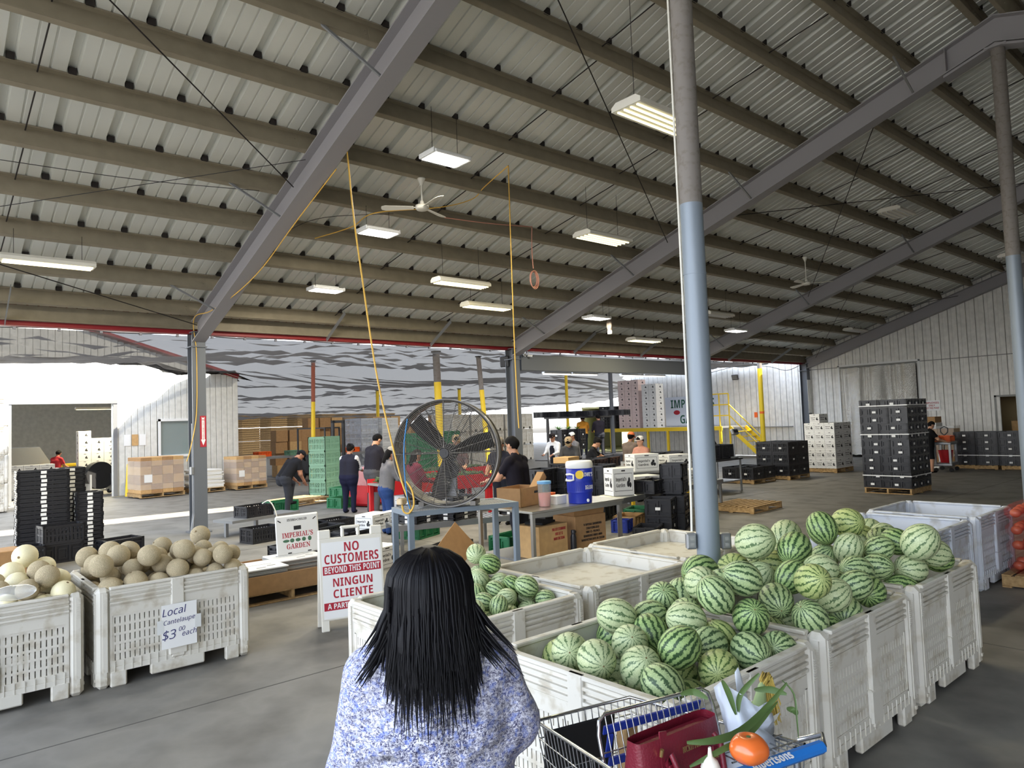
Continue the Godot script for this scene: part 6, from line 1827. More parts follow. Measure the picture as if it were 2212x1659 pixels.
func a_sign() -> void:
	var A := Vector3(3.18, 0, -6.74)
	var B := Vector3(3.82, 0, -6.58)
	var o := thing("sandwich_board", "white folding sign reading NO CUSTOMERS BEYOND THIS POINT", "sign", (A + B) / 2, ang(A, B))
	var w := .325
	for s in [1.0, -1.0]:
		var b := Basis(Vector3.RIGHT, -.10 * s)
		var off := Vector3(0, 0, .105 * s)
		var m := MB.new()
		m.cbox(off + b * Vector3(0, .50, 0), Vector3(2 * w, .80, .025), .008, b)
		for q in [-1, 1]:
			m.cbox(off + b * Vector3(q * (w - .06), .94, 0), Vector3(.12, .09, .025), .008, b)
			m.cbox(off + b * Vector3(q * (w - .04), .06, 0), Vector3(.08, .12, .025), .008, b)
			m.cbox(off + b * Vector3(q * .08, .95, 0), Vector3(.03, .10, .025), .008, b)
		m.cbox(off + b * Vector3(0, .995, 0), Vector3(.20, .03, .03), .01, b)
		part(o, "panel", m, M.offwhite)
	var f := Transform3D(Basis(Vector3.RIGHT, -.10), Vector3(0, 0, .105))
	part(o, "poster", MB.new().box(f * Vector3(0, .49, .0135), Vector3(.60, .74, .002), f.basis), M.white)
	for t in [["NO", .80, .09, .15], ["CUSTOMERS", .69, .09, .55]]: text(o, t[0], t[2], M.redink, f * xf(Vector3(0, t[1], .0155)), "lettering", "Droid Sans", true, t[3])
	part(o, "band", MB.new().box(f * Vector3(0, .585, .0148), Vector3(.59, .085, .001), f.basis).box(f * Vector3(0, .235, .0148), Vector3(.59, .075, .001), f.basis), M.redink)
	text(o, "BEYOND THIS POINT", .06, M.white, f * xf(Vector3(0, .585, .0165)), "lettering", "Droid Sans", true, .56)
	text(o, "NINGUN", .08, M.redink, f * xf(Vector3(0, .46, .0155)), "lettering", "Droid Sans", true, .40)
	text(o, "CLIENTE", .08, M.redink, f * xf(Vector3(0, .35, .0155)), "lettering", "Droid Sans", true, .40)
	text(o, "A PARTIR DE AQUI", .05, M.white, f * xf(Vector3(0, .235, .0165)), "lettering", "Droid Sans", true, .52)

func price_sign(label: String, at: Vector3, lines: Array) -> void:
	var o := thing("price_sign", label, "sign", at, .02, "handwritten price signs")
	part(o, "paper", MB.new().mm(-.14, .14, -.18, .18, 0, .003), M.white)
	for s in [-1, 1]: part(o, "tape", MB.new().mm(s * .15 - .025, s * .15 + .025, -.05, .06, .002, .005), mat("tape", c8(214, 216, 214), .3))
	for l in lines:
		var b := Basis(Vector3(0, 0, 1), .06) * Basis(Vector3(1, 0, 0), Vector3(.22, 1, 0), Vector3(0, 0, 1))
		text(o, l[0], l[1], mat("penblue", c8(60, 62, 110), .7) if not M.has("penblue") else M.penblue, Transform3D(b, Vector3(l[2], l[3], .0042)), "handwriting", "Droid Sans", false)

func low_left() -> void:
	price_sign("white paper sign reading Local Cantelaupe 3.00 each taped to bin", Vector3(1.80, .40, -7.09 + .62), [["Local", .06, -.04, .12], ["Cantelaupe", .036, .0, .04], ["$3", .075, -.08, -.07], ["00", .035, .02, -.035], ["each", .042, .08, -.075]])
	price_sign("white paper sign taped to the mixed melon bin", Vector3(.36, .34, -7.09 + .62), [["Honey", .05, 0, .1], ["dew", .05, 0, .03], ["$3", .07, -.03, -.07]])
	one("produce_bag", MB.new().ell(Vector3.ZERO, Vector3(.13, .05, .09), 14, 9), M.wrap, "clear crumpled produce bag lying on the mixed melons", "bag", fl(30, 1280, .98))
	# pallet with cardboard tray and flattened cartons
	pallet(Vector3(3.55, 0, -8.75), 0, 1.3, 1.1, "dark wooden pallet under the flattened white cartons", .13)
	var tr := thing("cardboard_tray", "brown corrugated pallet tray holding flattened cartons", "tray", Vector3(3.55, .13, -8.75))
	part(tr, "wall", MB.new().mm(-.66, .66, 0, .2, .545, .56).mm(-.66, .66, 0, .2, -.56, -.545).mm(-.66, -.645, 0, .2, -.56, .56).mm(.645, .66, 0, .2, -.56, .56), M.card)
	part(tr, "base", MB.new().mm(-.65, .65, 0, .01, -.55, .55), M.card)
	var rg := rnd(9)
	for k in 2:
		for i in 16:
			var o := thing("flat_carton", "flattened white carton in the %s pile on the cardboard tray" % ["nearer low", "farther"][k], "carton", Vector3(3.2 + .62 * k, .142 + .0165 * i, -8.5 - .28 * k) + Vector3(rg.randf_range(-.015, .015), 0, rg.randf_range(-.015, .015)), rg.randf_range(-.03, .03), "flattened cartons on the tray")
			if not S.has("flatc"):
				S.flatc = MB.new().cbox(Vector3(0, .008, 0), Vector3(.60, .0155, .55), .003).mesh()
				S.flatp = MB.new().mm(-.2, -.1, .0157, .0165, -.1, -.08).mm(.1, .2, .0157, .0165, .1, .12).mm(-.05, .06, .0157, .0165, .17, .19).mm(-.2, .2, .0157, .0165, -.02, -.015).mesh()
			part(o, "board", S.flatc, M.carton if i == 15 else M.joint)
			if i == 15: part(o, "print", S.flatp, M.ink)
	# upright printed carton
	var c := thing("printed_carton", "white flat carton standing upright reading HYDRO-COOLED IMPERIAL'S GARDEN", "carton", Vector3(3.92, .405, -8.86), .02)
	var bs := Basis(Vector3.RIGHT, -.10)
	part(c, "panel", MB.new().cbox(bs * Vector3(0, .245, 0), Vector3(.58, .49, .02), .012, bs), M.carton)
	part(c, "back_panel", MB.new().cbox(bs * Vector3(.03, .25, -.05), Vector3(.58, .5, .03), .012, bs), M.carton)
	part(c, "hand_hole", MB.new().cbox(bs * Vector3(0, .33, .0105), Vector3(.10, .05, .002), .0009, bs), M.ink)
	part(c, "slot", MB.new().box(bs * Vector3(-.24, .43, .0105), Vector3(.05, .012, .002), bs * Basis(Vector3(0, 0, 1), -.6)).box(bs * Vector3(.24, .43, .0105), Vector3(.05, .012, .002), bs * Basis(Vector3(0, 0, 1), .6)).box(bs * Vector3(-.12, .02, .0105), Vector3(.05, .014, .002), bs).box(bs * Vector3(.15, .02, .0105), Vector3(.05, .014, .002), bs), M.ink)
	text(c, "HYDRO-COOLED", .03, M.ink, Transform3D(bs, bs * Vector3(0, .435, .0105)), "lettering", "Droid Serif", true, .27)
	text(c, "IMPERIAL'S", .062, M.redink, Transform3D(bs, bs * Vector3(0, .245, .0105)), "lettering", "Droid Serif", true, .42)
	text(c, "GARDEN", .062, M.redink, Transform3D(bs, bs * Vector3(0, .10, .0105)), "lettering", "Droid Serif", true, .32)
	mat("inkgreen", c8(70, 110, 84), .7)
	for k in 5: part(c, "vegetable_print", MB.new().ell(bs * Vector3(-.16 + .08 * k, .175, .0105), Vector3([.045, .03, .035, .028, .026][k], [.018, .026, .022, .026, .03][k], .002), 12, 6, bs), M.inkgreen)
	# flat black crates and printed cartons beyond
	for k in 3:
		for i in 4: crate(Vector3(4.35 + .62 * k, .0 + .09 * i, -10.0 - .25 * k), .3, .6, .4, .085, M.black, "folded black crate, %s of the %s flat pile behind the standing carton" % [ORD[i], ["first", "second", "third"][k]], "folded crates behind the standing carton", 0, "folded_crate")
	for k in 2: carton(Vector3(6.0 + .55 * k, .30, -10.6), .4, .5, .36, .26, M.carton, "white printed carton on the packing floor, %s" % ["beside the fan stand leg", "behind the fan stand"][k], "printed cartons on the packing floor", "frame")
	for i in 4: crate(Vector3(5.5, .09 * i, -11.4), .35, .62, .42, .085, M.black, "folded black crate, %s of the pile near the woman in navy" % ORD[i], "folded crates near the navy trousers", 0, "folded_crate")
	# stacks by the first column
	for st in [[1.92, -15.0, 20, .0, "tall outer", .78], [2.42, -15.45, 20, .0, "tall inner", .42], [2.61, -14.92, 14, .0, "shorter inner", .42]]:
		for i in st[2]: crate(Vector3(st[0] + .006 * (i % 3), .073 * i, st[1]), st[3], st[5], .40, .071, M.black, "folded black crate, %s up the %s stack by the open end" % [ORD[mini(i, 19)], st[4]], "folded crates by the open end", 1, "folded_crate")
	crate(Vector3(2.0, 0, -13.75), .1, .6, .4, .30, M.black, "black crate at the bottom in front of the folded stacks", "", 0)
	crate(Vector3(2.02, .302, -13.75), .12, .6, .4, .30, M.black, "open black crate standing on another before the folded stacks", "", 0, "plastic_crate", true)
	crate(Vector3(2.85, 0, -13.6), .25, .62, .42, .28, M.black, "open black crate on the floor by the folded stacks", "", 0)
	crate(Vector3(1.5, 0, -13.5), .1, .5, .4, .34, M.black, "black crate with pale side by the open end", "", 0, "plastic_crate", true)
	one("brown_carton", MB.new().cbox(Vector3(0, .2, 0), Vector3(.6, .4, .5), .01), M.card, "brown carton beside the black crates at the open end", "box", Vector3(1.1, 0, -12.9), .2)
	# low steel bench with a crate of cable
	var lb := thing("low_bench", "low grey steel bench by the column carrying a crate of cable", "bench", Vector3(5.45, 0, -14.2), .28)
	part(lb, "top", MB.new().mm(-.8, .8, .27, .32, -.3, .3), M.galv)
	for s in [-.72, -.05, .72]: part(lb, "leg", MB.new().mm(s - .03, s + .03, 0, .28, -.03, .03), M.galv)
	crate(Vector3(5.35, .32, -14.15), .28, .62, .42, .22, M.black, "open black crate on the low bench tangled with pale cable", "", 0, "plastic_crate", true)
	cord("loose_cable", "pale cable trailing from the crate on the low bench", [Vector3(5.5, .55, -14.1), Vector3(5.6, .6, -14.0), Vector3(5.7, .4, -13.95), Vector3(5.72, .1, -13.9), Vector3(5.5, .02, -13.8), Vector3(5.2, .02, -13.7)], .012, M.offwhite)
	# green tubs and pallet at the packing floor
	pallet(Vector3(8.3, 0, -18.6), .3, 1.3, 1.1, "weathered wooden pallet in the sunlit strip")
	for k in 3: crate(Vector3([7.15, 8.6, 9.3][k], [0.0, .0, .135][k] , [-17.2, -16.6, -17.9][k]), .3, .75, .5, .26, M.green, "green plastic tub on the packing floor, %s" % ["beside the bending person", "in front of the red bin", "on the weathered pallet"][k], "green tubs", 0, "plastic_tub")
	for i in 4: crate(Vector3(9.95, .0 + .44 * i, -20.45), .55, .85, .6, .435, M.greenpale, "pale green slotted crate, %s of four in the column beside the red bin" % ORD[i], "pale green crates", 0, "plastic_crate", true)
	# red bin and red sorting table
	var rb := thing("red_bin", "red plastic bin with clear liner behind the navy trousers", "bin", Vector3(9.1, 0, -16.3), .35)
	part(rb, "shell", MB.new().cbox(Vector3(0, .5, 0), Vector3(.75, .95, .7), .06), M.red)
	part(rb, "liner", MB.new().cbox(Vector3(0, .75, 0), Vector3(.78, .52, .73), .06), M.wrap)
	sort_table("red sorting table heaped with green chillies behind the fan", Vector3(8.65, 0, -12.75), -.12, 2.5, 1.0, .82)
	sort_table("red sorting table behind the standing workers", Vector3(10.1, 0, -14.6), .1, 2.6, 1.0, .82)
	for k in 2: carton(Vector3(8.3 + .5 * k, 0, -13.2), .2, .42, .32, .5, M.carton, "white carton under the red sorting table, %s" % ["nearer the column", "farther from the column"][k], "cartons under the red table", "frame")

func sort_table(label: String, at: Vector3, turn: float, L: float, W: float, H: float) -> void:
	var o := thing("sorting_table", label, "table", at, turn, "red sorting tables")
	part(o, "tray", MB.new().mm(-L / 2, L / 2, H - .04, H, -W / 2, W / 2), M.galv)
	for s in [-1, 1]:
		part(o, "side_board", MB.new().mm(-L / 2, L / 2, H - .2, H + .08, s * W / 2 - .015, s * W / 2 + .015), M.red)
		for e in [-1, 1]: part(o, "leg", MB.new().mm(e * (L / 2 - .06) - .04, e * (L / 2 - .06) + .04, 0, H - .04, s * (W / 2 - .05) - .04, s * (W / 2 - .05) + .04), M.red)
	# loose chillies heaped on it
	var m := MB.new()
	var rg := rnd(int(L * 100))
	for k in 900:
		var p := Vector3(rg.randf_range(-L / 2 + .1, L / 2 - .1), H + .02 + rg.randf() * .09, rg.randf_range(-W / 2 + .1, W / 2 - .1))
		var d := Vector3(rg.randf_range(-1, 1), rg.randf_range(-.3, .3), rg.randf_range(-1, 1)).normalized() * .05
		m.cyl(p - d, p + d, .016, .006, 5)
	tag(part(o, "chilli", m, mat("chilligreen", c8(62, 84, 44), .5)), "", "", "", "stuff")

# ---------------------------------------------------------------- packing line, platform and yard goods
func conveyor(label: String, a: Vector3, b: Vector3, W: float, H: float) -> void:
	var L := a.distance_to(b)
	var o := thing("roller_conveyor", label, "conveyor", (a + b) / 2, ang(a, b), "roller conveyors")
	for s in [-1, 1]: part(o, "side_rail", MB.new().mm(-L / 2, L / 2, H - .09, H, s * W / 2 - .015, s * W / 2 + .015), M.galv)
	if not S.has("roller"): S.roller = MB.new().cyl(Vector3(0, 0, -.5), Vector3(0, 0, .5), .024, -1, 8).mesh()
	var n := int(L / .085)
	for i in n: part(o, "roller", S.roller, M.steel, Transform3D(Basis.from_scale(Vector3(1, 1, W)), Vector3(-L / 2 + L * (i + .5) / n, H - .02, 0)))
	for e in [-1, 0, 1]:
		for s in [-1, 1]: part(o, "leg", MB.new().mm(e * (L / 2 - .12) - .025, e * (L / 2 - .12) + .025, 0, H - .08, s * W / 2 - .02, s * W / 2 + .02), M.galv)

func build_line() -> void:
	# low roller conveyor behind the fan stand with folded crates
	conveyor("low roller conveyor running past the drum fan stand", Vector3(5.9, 0, -9.9), Vector3(9.2, 0, -8.9), .55, .45)
	for st in [[6.35, -9.75, 5, "first"], [6.95, -9.55, 5, "second"], [8.0, -9.2, 3, "third"]]:
		for i in st[2]: crate(Vector3(st[0], .452 + .075 * i, st[1]), .29, .58, .4, .072, M.black, "folded black crate, %s of the %s pile on the low conveyor" % [ORD[i], st[3]], "folded crates on the low conveyor", 1, "folded_crate")
	one("cardboard_sheet", MB.new().box(Vector3(0, .22, 0), Vector3(.9, .45, .01), Basis(Vector3(0, 0, 1), .5) * Basis(Vector3.RIGHT, -.5)), M.card, "bent brown cardboard sheet lying under the steel table's end", "cardboard", Vector3(5.75, .0, -8.05), .4)
	# crate tables right of the steel table
	var g := "black crates on the packing line"
	for r in [[fl(1180, 1080), 4, 2, "at the belt nearest the cooler"], [fl(1262, 1072), 3, 2, "behind the blue cooler"]]:
		for i in r[1]:
			for k in r[2]: crate(r[0] + Vector3(.62 * i, .34 * k, -.35 * i), .5, .58, .42, .33, M.black, "black crate, %s layer of the row %s" % [ORD[k], r[3]], g, 0)
	conveyor("roller conveyor with white cartons beyond the cooler", Vector3(9.1, 0, -8.35), Vector3(13.2, 0, -8.9), .62, .62)
	for i in 4: crate(Vector3(10.5 + .66 * i, .882, -10.55 - .2 * i), .3, .6, .42, .22, M.black, "shallow black crate in the row on the sorting belt", "crates on the sorting belt", 0)
	var bt := thing("sorting_belt", "long sorting belt covered with black crates and produce", "table", Vector3(12.0, 0, -11.0), .3)
	part(bt, "deck", MB.new().mm(-2.2, 2.2, .82, .88, -.5, .5), M.galv)
	for e in [-2.0, -.6, .7, 2.0]:
		for s in [-.42, .42]: part(bt, "leg", MB.new().mm(e - .03, e + .03, 0, .82, s - .03, s + .03), M.galv)
	# printed white cartons
	carton(Vector3(9.75, .625, -8.45), -.35, .42, .34, .48, M.carton, "tall white printed carton standing on the conveyor beyond the cooler", "printed cartons on the line", "frame")
	carton(Vector3(10.75, .625, -8.75), -.3, .56, .40, .26, M.carton, "white printed carton sloping on the conveyor", "printed cartons on the line", "frame")
	carton(Vector3(12.2, .84, -9.9), -.35, .6, .42, .36, M.carton, "open white printed carton held up on the yellow packing stand", "printed cartons on the line", "frame")
	carton(Vector3(13.1, .84, -9.7), -.3, .6, .42, .30, M.carton, "white printed carton behind the pipe column", "printed cartons on the line", "frame")
	carton(Vector3(12.6, .60, -8.95), -.2, .5, .4, .27, M.carton, "white printed carton on the conveyor by the pipe column", "printed cartons on the line", "frame")
	carton(Vector3(10.55, 1.104, -10.55), .3, .5, .35, .12, M.card_light, "open pale brown carton on the crates behind the cooler", "printed cartons on the line")
	var ys := thing("packing_stand", "yellow steel packing stand under the open white carton", "stand", Vector3(12.4, 0, -9.8), -.3)
	for sx in [-.7, .7]:
		for sz in [-.3, .3]: part(ys, "leg", MB.new().mm(sx - .03, sx + .03, 0, .82, sz - .03, sz + .03), M.yellow)
	part(ys, "top", MB.new().mm(-.8, .9, .80, .84, -.35, .35), M.galv)
	part(ys, "rail", MB.new().mm(-.7, .7, .3, .35, -.32, -.28).mm(-.7, .7, .3, .35, .28, .32), M.yellow)
	# crates near the pipe column
	var p0 := fl(1430, 1150)
	for i in 2:
		for k in 2: crate(p0 + Vector3(.52 * k, .30 * i, -.1 * k), .45, .5, .45, .295, M.black, "black crate, %s layer of the block behind the pipe column" % ORD[i], g, 1)
	for i in 2: crate(p0 + Vector3(.75, .60 + .27 * i, -.25), .45, .5, .42, .265, M.black, "black crate piled %s on the block behind the pipe column" % ["third", "topmost"][i], g, 0)
	crate(p0 + Vector3(-.55, 0, .15), .45, .55, .4, .2, M.black, "black crate of glass jars on the floor behind the empty bin", g, 0)
	crate(Vector3(10.4, .625, -8.2), .1, .62, .44, .24, M.black, "black crate on the conveyor beside the pipe column", g, 0)
	crate(fl(1360, 1140), .4, .6, .42, .24, M.card_light, "tan plastic tub on the floor under the conveyor", "", 0, "plastic_tub")
	crate(fl(1380, 1125), .4, .62, .42, .26, M.green, "dark green tub on the floor under the conveyor", "green tubs", 0, "plastic_tub")
	crate(fl(1345, 1148), .4, .35, .3, .22, M.blue, "blue tub on the floor under the conveyor", "", 0, "plastic_tub")
	# weighing desk right of the pipe column
	var d := Vector3(15.9, 0, -10.6)
	var t := thing("weighing_desk", "dark steel desk with weighing scale right of the pipe column", "table", d, 0)
	part(t, "top", MB.new().mm(-.8, .8, .80, .84, -.4, .4), M.black)
	part(t, "shelf", MB.new().mm(-.75, .75, .25, .28, -.36, .36), M.galv)
	for sx in [-.75, .75]:
		for sz in [-.35, .35]: part(t, "leg", MB.new().mm(sx - .02, sx + .02, 0, .8, sz - .02, sz + .02), M.galv)
	for i in 2: crate(d + Vector3(-.2 + .62 * i, .842, .0), 0, .58, .42, .36, M.black, "black crate on the weighing desk", "crates on the weighing desk", 0)
	carton(d + Vector3(-.62, .842, .2), .1, .3, .25, .3, M.carton, "small printer carton on the weighing desk")
	var sc := thing("weighing_scale", "grey weighing scale with its display on a post", "scale", d + Vector3(.55, .842, .32))
	part(sc, "plate", MB.new().cbox(Vector3(0, .02, 0), Vector3(.2, .04, .12), .008), M.galv)
	part(sc, "post", MB.new().cyl(Vector3(0, .03, 0), Vector3(0, .6, 0), .018, -1, 8), M.galv)
	part(sc, "display", MB.new().cbox(Vector3(0, .68, .03), Vector3(.26, .16, .09), .02, Basis(Vector3.RIGHT, -.4)), M.galv)
	part(sc, "screen", MB.new().box(Vector3(0, .695, .075), Vector3(.2, .08, .004), Basis(Vector3.RIGHT, -.4)), M.ink)
	one("label_printer", MB.new().cbox(Vector3(0, .16, 0), Vector3(.3, .3, .26), .03).cyl(Vector3(-.1, .35, 0), Vector3(.1, .35, 0), .07, -1, 14), M.galv, "grey label printer with paper roll on the desk's end", "printer", d + Vector3(-.1, 1.205, -.1))
	for k in 2: one("leaning_rail", MB.new().bar(Vector3(0, .02, .35 - .1 * k), Vector3(-.15, .95, .0), .06, .03), M.steel, "pale metal rail leaning on the weighing desk, %s of two" % ["outer", "inner"][k], "rail", Vector3(14.6 + .12 * k, 0, -9.95))
	# wall shelf and cables on the outer wall, orange notes
	one("wall_shelf", MB.new().mm(-.12, 0, -.02, .02, -1.1, 1.1), M.galv, "narrow metal shelf on the outer wall by the yellow pole", "shelf", px_(1665, 922, WX + .055))
	one("orange_notice", MB.new().mm(-.012, 0, -.12, .12, -.08, .08), M.orange, "orange notice on the corrugated outer wall", "sign", px_(1633, 896, WX + .056))
	cord("wall_cable", "dark cable looping along the top of the corrugated outer wall", [px_(1535, 805, WX - .06), px_(1600, 790, WX - .06), px_(1660, 792, WX - .06), px_(1700, 800, WX - .06), px_(1735, 785, WX - .06)], .015, M.cable_dark)
	# yellow pole, guard pole bands
	pole("yellow pipe pole with dark top and orange band by the outer wall", Vector3(28.4, 0, -16.3), 4.25, .10, 3.9, Vector3(-.25, 0, .15))
	pole("thick yellow and bare pipe pole near the cable-wrapped column", Vector3(13.6, 0, -19.4), 4.4, .12, 3.4, Vector3(-.1, 0, 0))
	pole("leaning yellow pole with rusty top beside the thick pole", Vector3(15.0, 0, -18.6), 4.2, .08, 3.1, Vector3(-.35, 0, 0))
	pole("thin yellow and rust-red net pole behind the white building", Vector3(11.5, 0, -24.6), 4.5, .075, 3.0, Vector3(.1, 0, 0), "rust")
	pole("yellow net pole behind the green crates", Vector3(24.5, 0, -33.0), 4.0, .09, 4.0, Vector3.ZERO)
	pole("yellow net pole among the brown cartons", Vector3(20.0, 0, -34.5), 4.0, .09, 4.0, Vector3.ZERO)
	pole("yellow net pole by the green container", Vector3(24.0, 0, -23.8), 4.3, .07, 4.3, Vector3.ZERO)
	pole("dark post under the header beam by the green container", Vector3(22.6, 0, -19.8), 4.1, .09, 0.0, Vector3.ZERO, "dark")
	# yellow platform with goods
	var y := 1.42
	var pf := thing("loading_platform", "yellow steel loading platform along the outer wall", "platform", Vector3(29.0, 0, -22.3))
	part(pf, "deck", MB.new().mm(-.9, 1.3, y - .06, y, -3.6, 4.2), M.galv)
	part(pf, "edge_beam", MB.new().mm(-.96, -.9, y - .16, y + .02, -3.6, 4.2), M.yellow)
	for z in [-3.4, -2.4, -1.0, .0, 1.2, 2.6, 4.1]: part(pf, "post", MB.new().mm(-.97, -.87, 0, y - .06, z - .05, z + .05), M.yellow)
	for i in 7:
		var lab := "black crate, %s layer of the stack on the yellow platform" % ORD[i]
		for k in 2: crate(Vector3(28.6, y + .17 * i, -25.4 + .58 * k), PI / 2, .56, .6, .168, M.black, lab, "crates on the yellow platform", 1)
	var pinkc := mat("pinkcarton", c8(222, 200, 196), .7)
	for i in 9:
		for k in 3: carton(Vector3(28.6, y + .275 * i, -24.1 + .45 * k), PI / 2, .44, .6, .272, pinkc, "pinkish white carton, %s layer of the tall stack on the platform" % ORD[i], "pinkish cartons on the platform", "small")
	for i in 8:
		for k in 2: carton(Vector3(28.6, y + .275 * i, -22.55 + .45 * k), PI / 2, .44, .6, .272, M.carton, "white wrapped carton, %s layer of the stack on the platform" % ORD[i], "white cartons on the platform", "small")
	var sg := thing("wall_banner", "pale banner with green letters IMPERIAL'S GARDEN behind the pipe column", "sign", Vector3(WX - .06, 2.2, -21.3), -PI / 2)
	part(sg, "sheet", MB.new().mm(-1.6, 1.6, -.75, .75, 0, .02), mat("bannerpale", c8(206, 214, 226), .6))
	text(sg, "IMPERIAL'S", .42, mat("signgreen", c8(20, 84, 66), .6), xf(Vector3(.05, .38, .021)), "lettering", "Droid Sans", true, 2.6)
	text(sg, "GARDEN", .42, M.signgreen, xf(Vector3(.25, -.42, .021)), "lettering", "Droid Sans", true, 1.9)
	part(sg, "tomato_print", MB.new().ell(Vector3(-.9, -.05, .02), Vector3(.2, .12, .004), 12, 6), M.redink)
	var st := thing("access_stair", "yellow tubular access stair with railings by the outer wall", "stair", Vector3(29.2, 0, -18.1))
	part(st, "landing", MB.new().mm(-.5, .9, y - .05, y, -1.0, .0), M.yellow)
	var hr := MB.new()
	for z in [-1.0, -.5, 0.0]: hr.cyl(Vector3(-.5, y, z), Vector3(-.5, y + 1.5, z), .03, -1, 8)
	for yy in [.5, 1.0, 1.5]: hr.cyl(Vector3(-.5, y + yy, -1.0), Vector3(-.5, y + yy, 0), .028, -1, 8)
	hr.cyl(Vector3(-.5, y + 1.0, 0), Vector3(-.5, 1.0, 1.5), .028, -1, 8); hr.cyl(Vector3(-.5, y + .5, 0), Vector3(-.5, .5, 1.5), .028, -1, 8); hr.cyl(Vector3(-.5, 0, 1.5), Vector3(-.5, 1.0, 1.5), .03, -1, 8)
	part(st, "railing", hr, M.yellow)
	for sx in [-.5, .8]: part(st, "stringer", MB.new().bar(Vector3(sx, y - .05, 0), Vector3(sx, .05, 1.5), .04, .16), M.yellow)
	for i in 6: part(st, "tread", MB.new().mm(-.5, .8, y - .05 - .22 * (i + 1), y - .02 - .22 * (i + 1), .1 + .24 * i, .34 + .24 * i), M.yellow)
	for z in [-1.0, 0.0]: part(st, "leg", MB.new().mm(-.53, -.47, 0, y, z - .03, z + .03), M.yellow)
	# crates with greens on a table and the black wall of crates
	for i in 2:
		for k in 3: crate(Vector3(16.9 + .55 * k, .95 + .36 * i, -17.2 - .1 * k), .4, .52, .42, .355, M.black, "black crate topped with greens, %s layer on the far table" % ORD[i], "crates topped with greens", 1)
	for k in 3: one("green_bunch", leafy(k), mat("leafgreen", c8(96, 140, 60), .6), "bunch of leafy greens poking out of the far black crates", "greens", Vector3(16.9 + .55 * k, 1.66, -17.2 - .1 * k), k, "greens in the far crates")
	for i in 3:
		for k in 5: crate(Vector3(15.6 + .66 * k, .30 * i, -14.3 + .2 * k), .45, .62, .45, .295, M.black, "black crate, %s layer of the long crate wall behind the sorters" % ORD[i], "crate wall behind the sorters", 0)
	for k in 6: crate(Vector3(18.6 + .7 * k, 2.1, -19.8 + .2 * k), .3, .66, .4, .22, M.black, "black crate on the high rack behind the orange shirt", "crates on the high rack", 0)
	var hk := thing("high_rack", "dark steel rack with raised floor carrying a row of crates", "rack", Vector3(20.4, 0, -19.4), .28)
	part(hk, "shelf", MB.new().mm(-2.4, 2.4, 2.04, 2.10, -.35, .25), M.black)
	part(hk, "walkway", MB.new().mm(-2.4, 2.4, .5, .55, -.8, 1.2), M.black)
	for e in [-2.3, 2.3]: part(hk, "upright", MB.new().mm(e - .04, e + .04, 0, 2.05, -.3, -.22).mm(e - .04, e + .04, 0, .5, 1.0, 1.08), M.black)

	# crate wall beside the young worker and clutter on the packing floor
	for k in 3:
		for i in 3: crate(Vector3(9.4 + .62 * k, .36 * i, -10.08 + .19 * k), .3, .6, .42, .355, M.black, "black crate, %s layer of the %s column between the young worker and the cooler" % [ORD[i], ["first", "second", "third"][k]], "crate columns behind the cooler", 0)
	for k in 3: crate(Vector3(5.0 + .68 * k, 0, -12.9 + .1 * k), .2, .6, .42, .27, M.black, "open black crate on the packing floor, %s from the column" % ORD[k].replace("bottom", "first"), "open crates on the packing floor", 0, "plastic_crate", true)
	crate(Vector3(7.1, 0, -10.9), .4, .66, .45, .25, M.green, "green tub of trimmings behind the fan stand", "green tubs", 0, "plastic_tub")
	one("green_bunch", leafy(9), M.leafgreen, "leafy trimmings in the green tub behind the fan stand", "greens", Vector3(7.1, .12, -10.9))
	crate(Vector3(6.35, .0, -8.85), .5, .6, .42, .22, M.black, "black crate on the floor under the low conveyor's end", "", 0)
	crate(Vector3(7.3, .0, -8.6), .2, .6, .42, .24, M.green, "green tub under the low conveyor beside the young worker", "green tubs", 0, "plastic_tub")
	carton(Vector3(5.2, 0, -9.1), .3, .5, .4, .3, M.carton, "white printed carton on the floor beside the fan stand", "", "frame")

func leafy(sd: int) -> MB:
	var m := MB.new()
	var rg := rnd(100 + sd)
	for k in 26:
		var a := rg.randf() * TAU
		var l := rg.randf_range(.12, .26)
		var d := Vector3(cos(a), rg.randf_range(.3, 1.0), sin(a)).normalized()
		var s := d.cross(Vector3.UP).normalized() * .02
		m.surf([[Vector3.ZERO, Vector3.ZERO + s * .2], [d * l * .5 - s, d * l * .5 + s], [d * l + Vector3(0, -.03, 0) - s * .3, d * l + Vector3(0, -.03, 0) + s * .3]])
	return m

func pole(label: String, at: Vector3, h: float, r: float, paint: float, lean: Vector3, top := "bare") -> void:
	var o := thing("yard_pole", label, "pole", at, 0, "poles in the yard")
	var q := func(y: float) -> Vector3: return Vector3(lean.x * y / h, y, lean.z * y / h)
	var tm: Material = mat("rust", c8(150, 84, 66), .8) if top == "rust" else (M.column if top == "dark" else M.pipe_bare)
	if paint > 0: part(o, "painted_shaft", MB.new().cyl(q.call(0.0), q.call(minf(paint, h)), r, -1, 14), M.yellow)
	if paint < h: part(o, "top_shaft", MB.new().cyl(q.call(paint), q.call(h), r * .98, -1, 14), tm)
	part(o, "cap", MB.new().cyl(q.call(h), q.call(h + .03), r * 1.4, -1, 12), M.clip)
	if label.contains("orange band"): part(o, "band", MB.new().cyl(q.call(1.95), q.call(2.05), r * 1.03, -1, 14), M.orange)

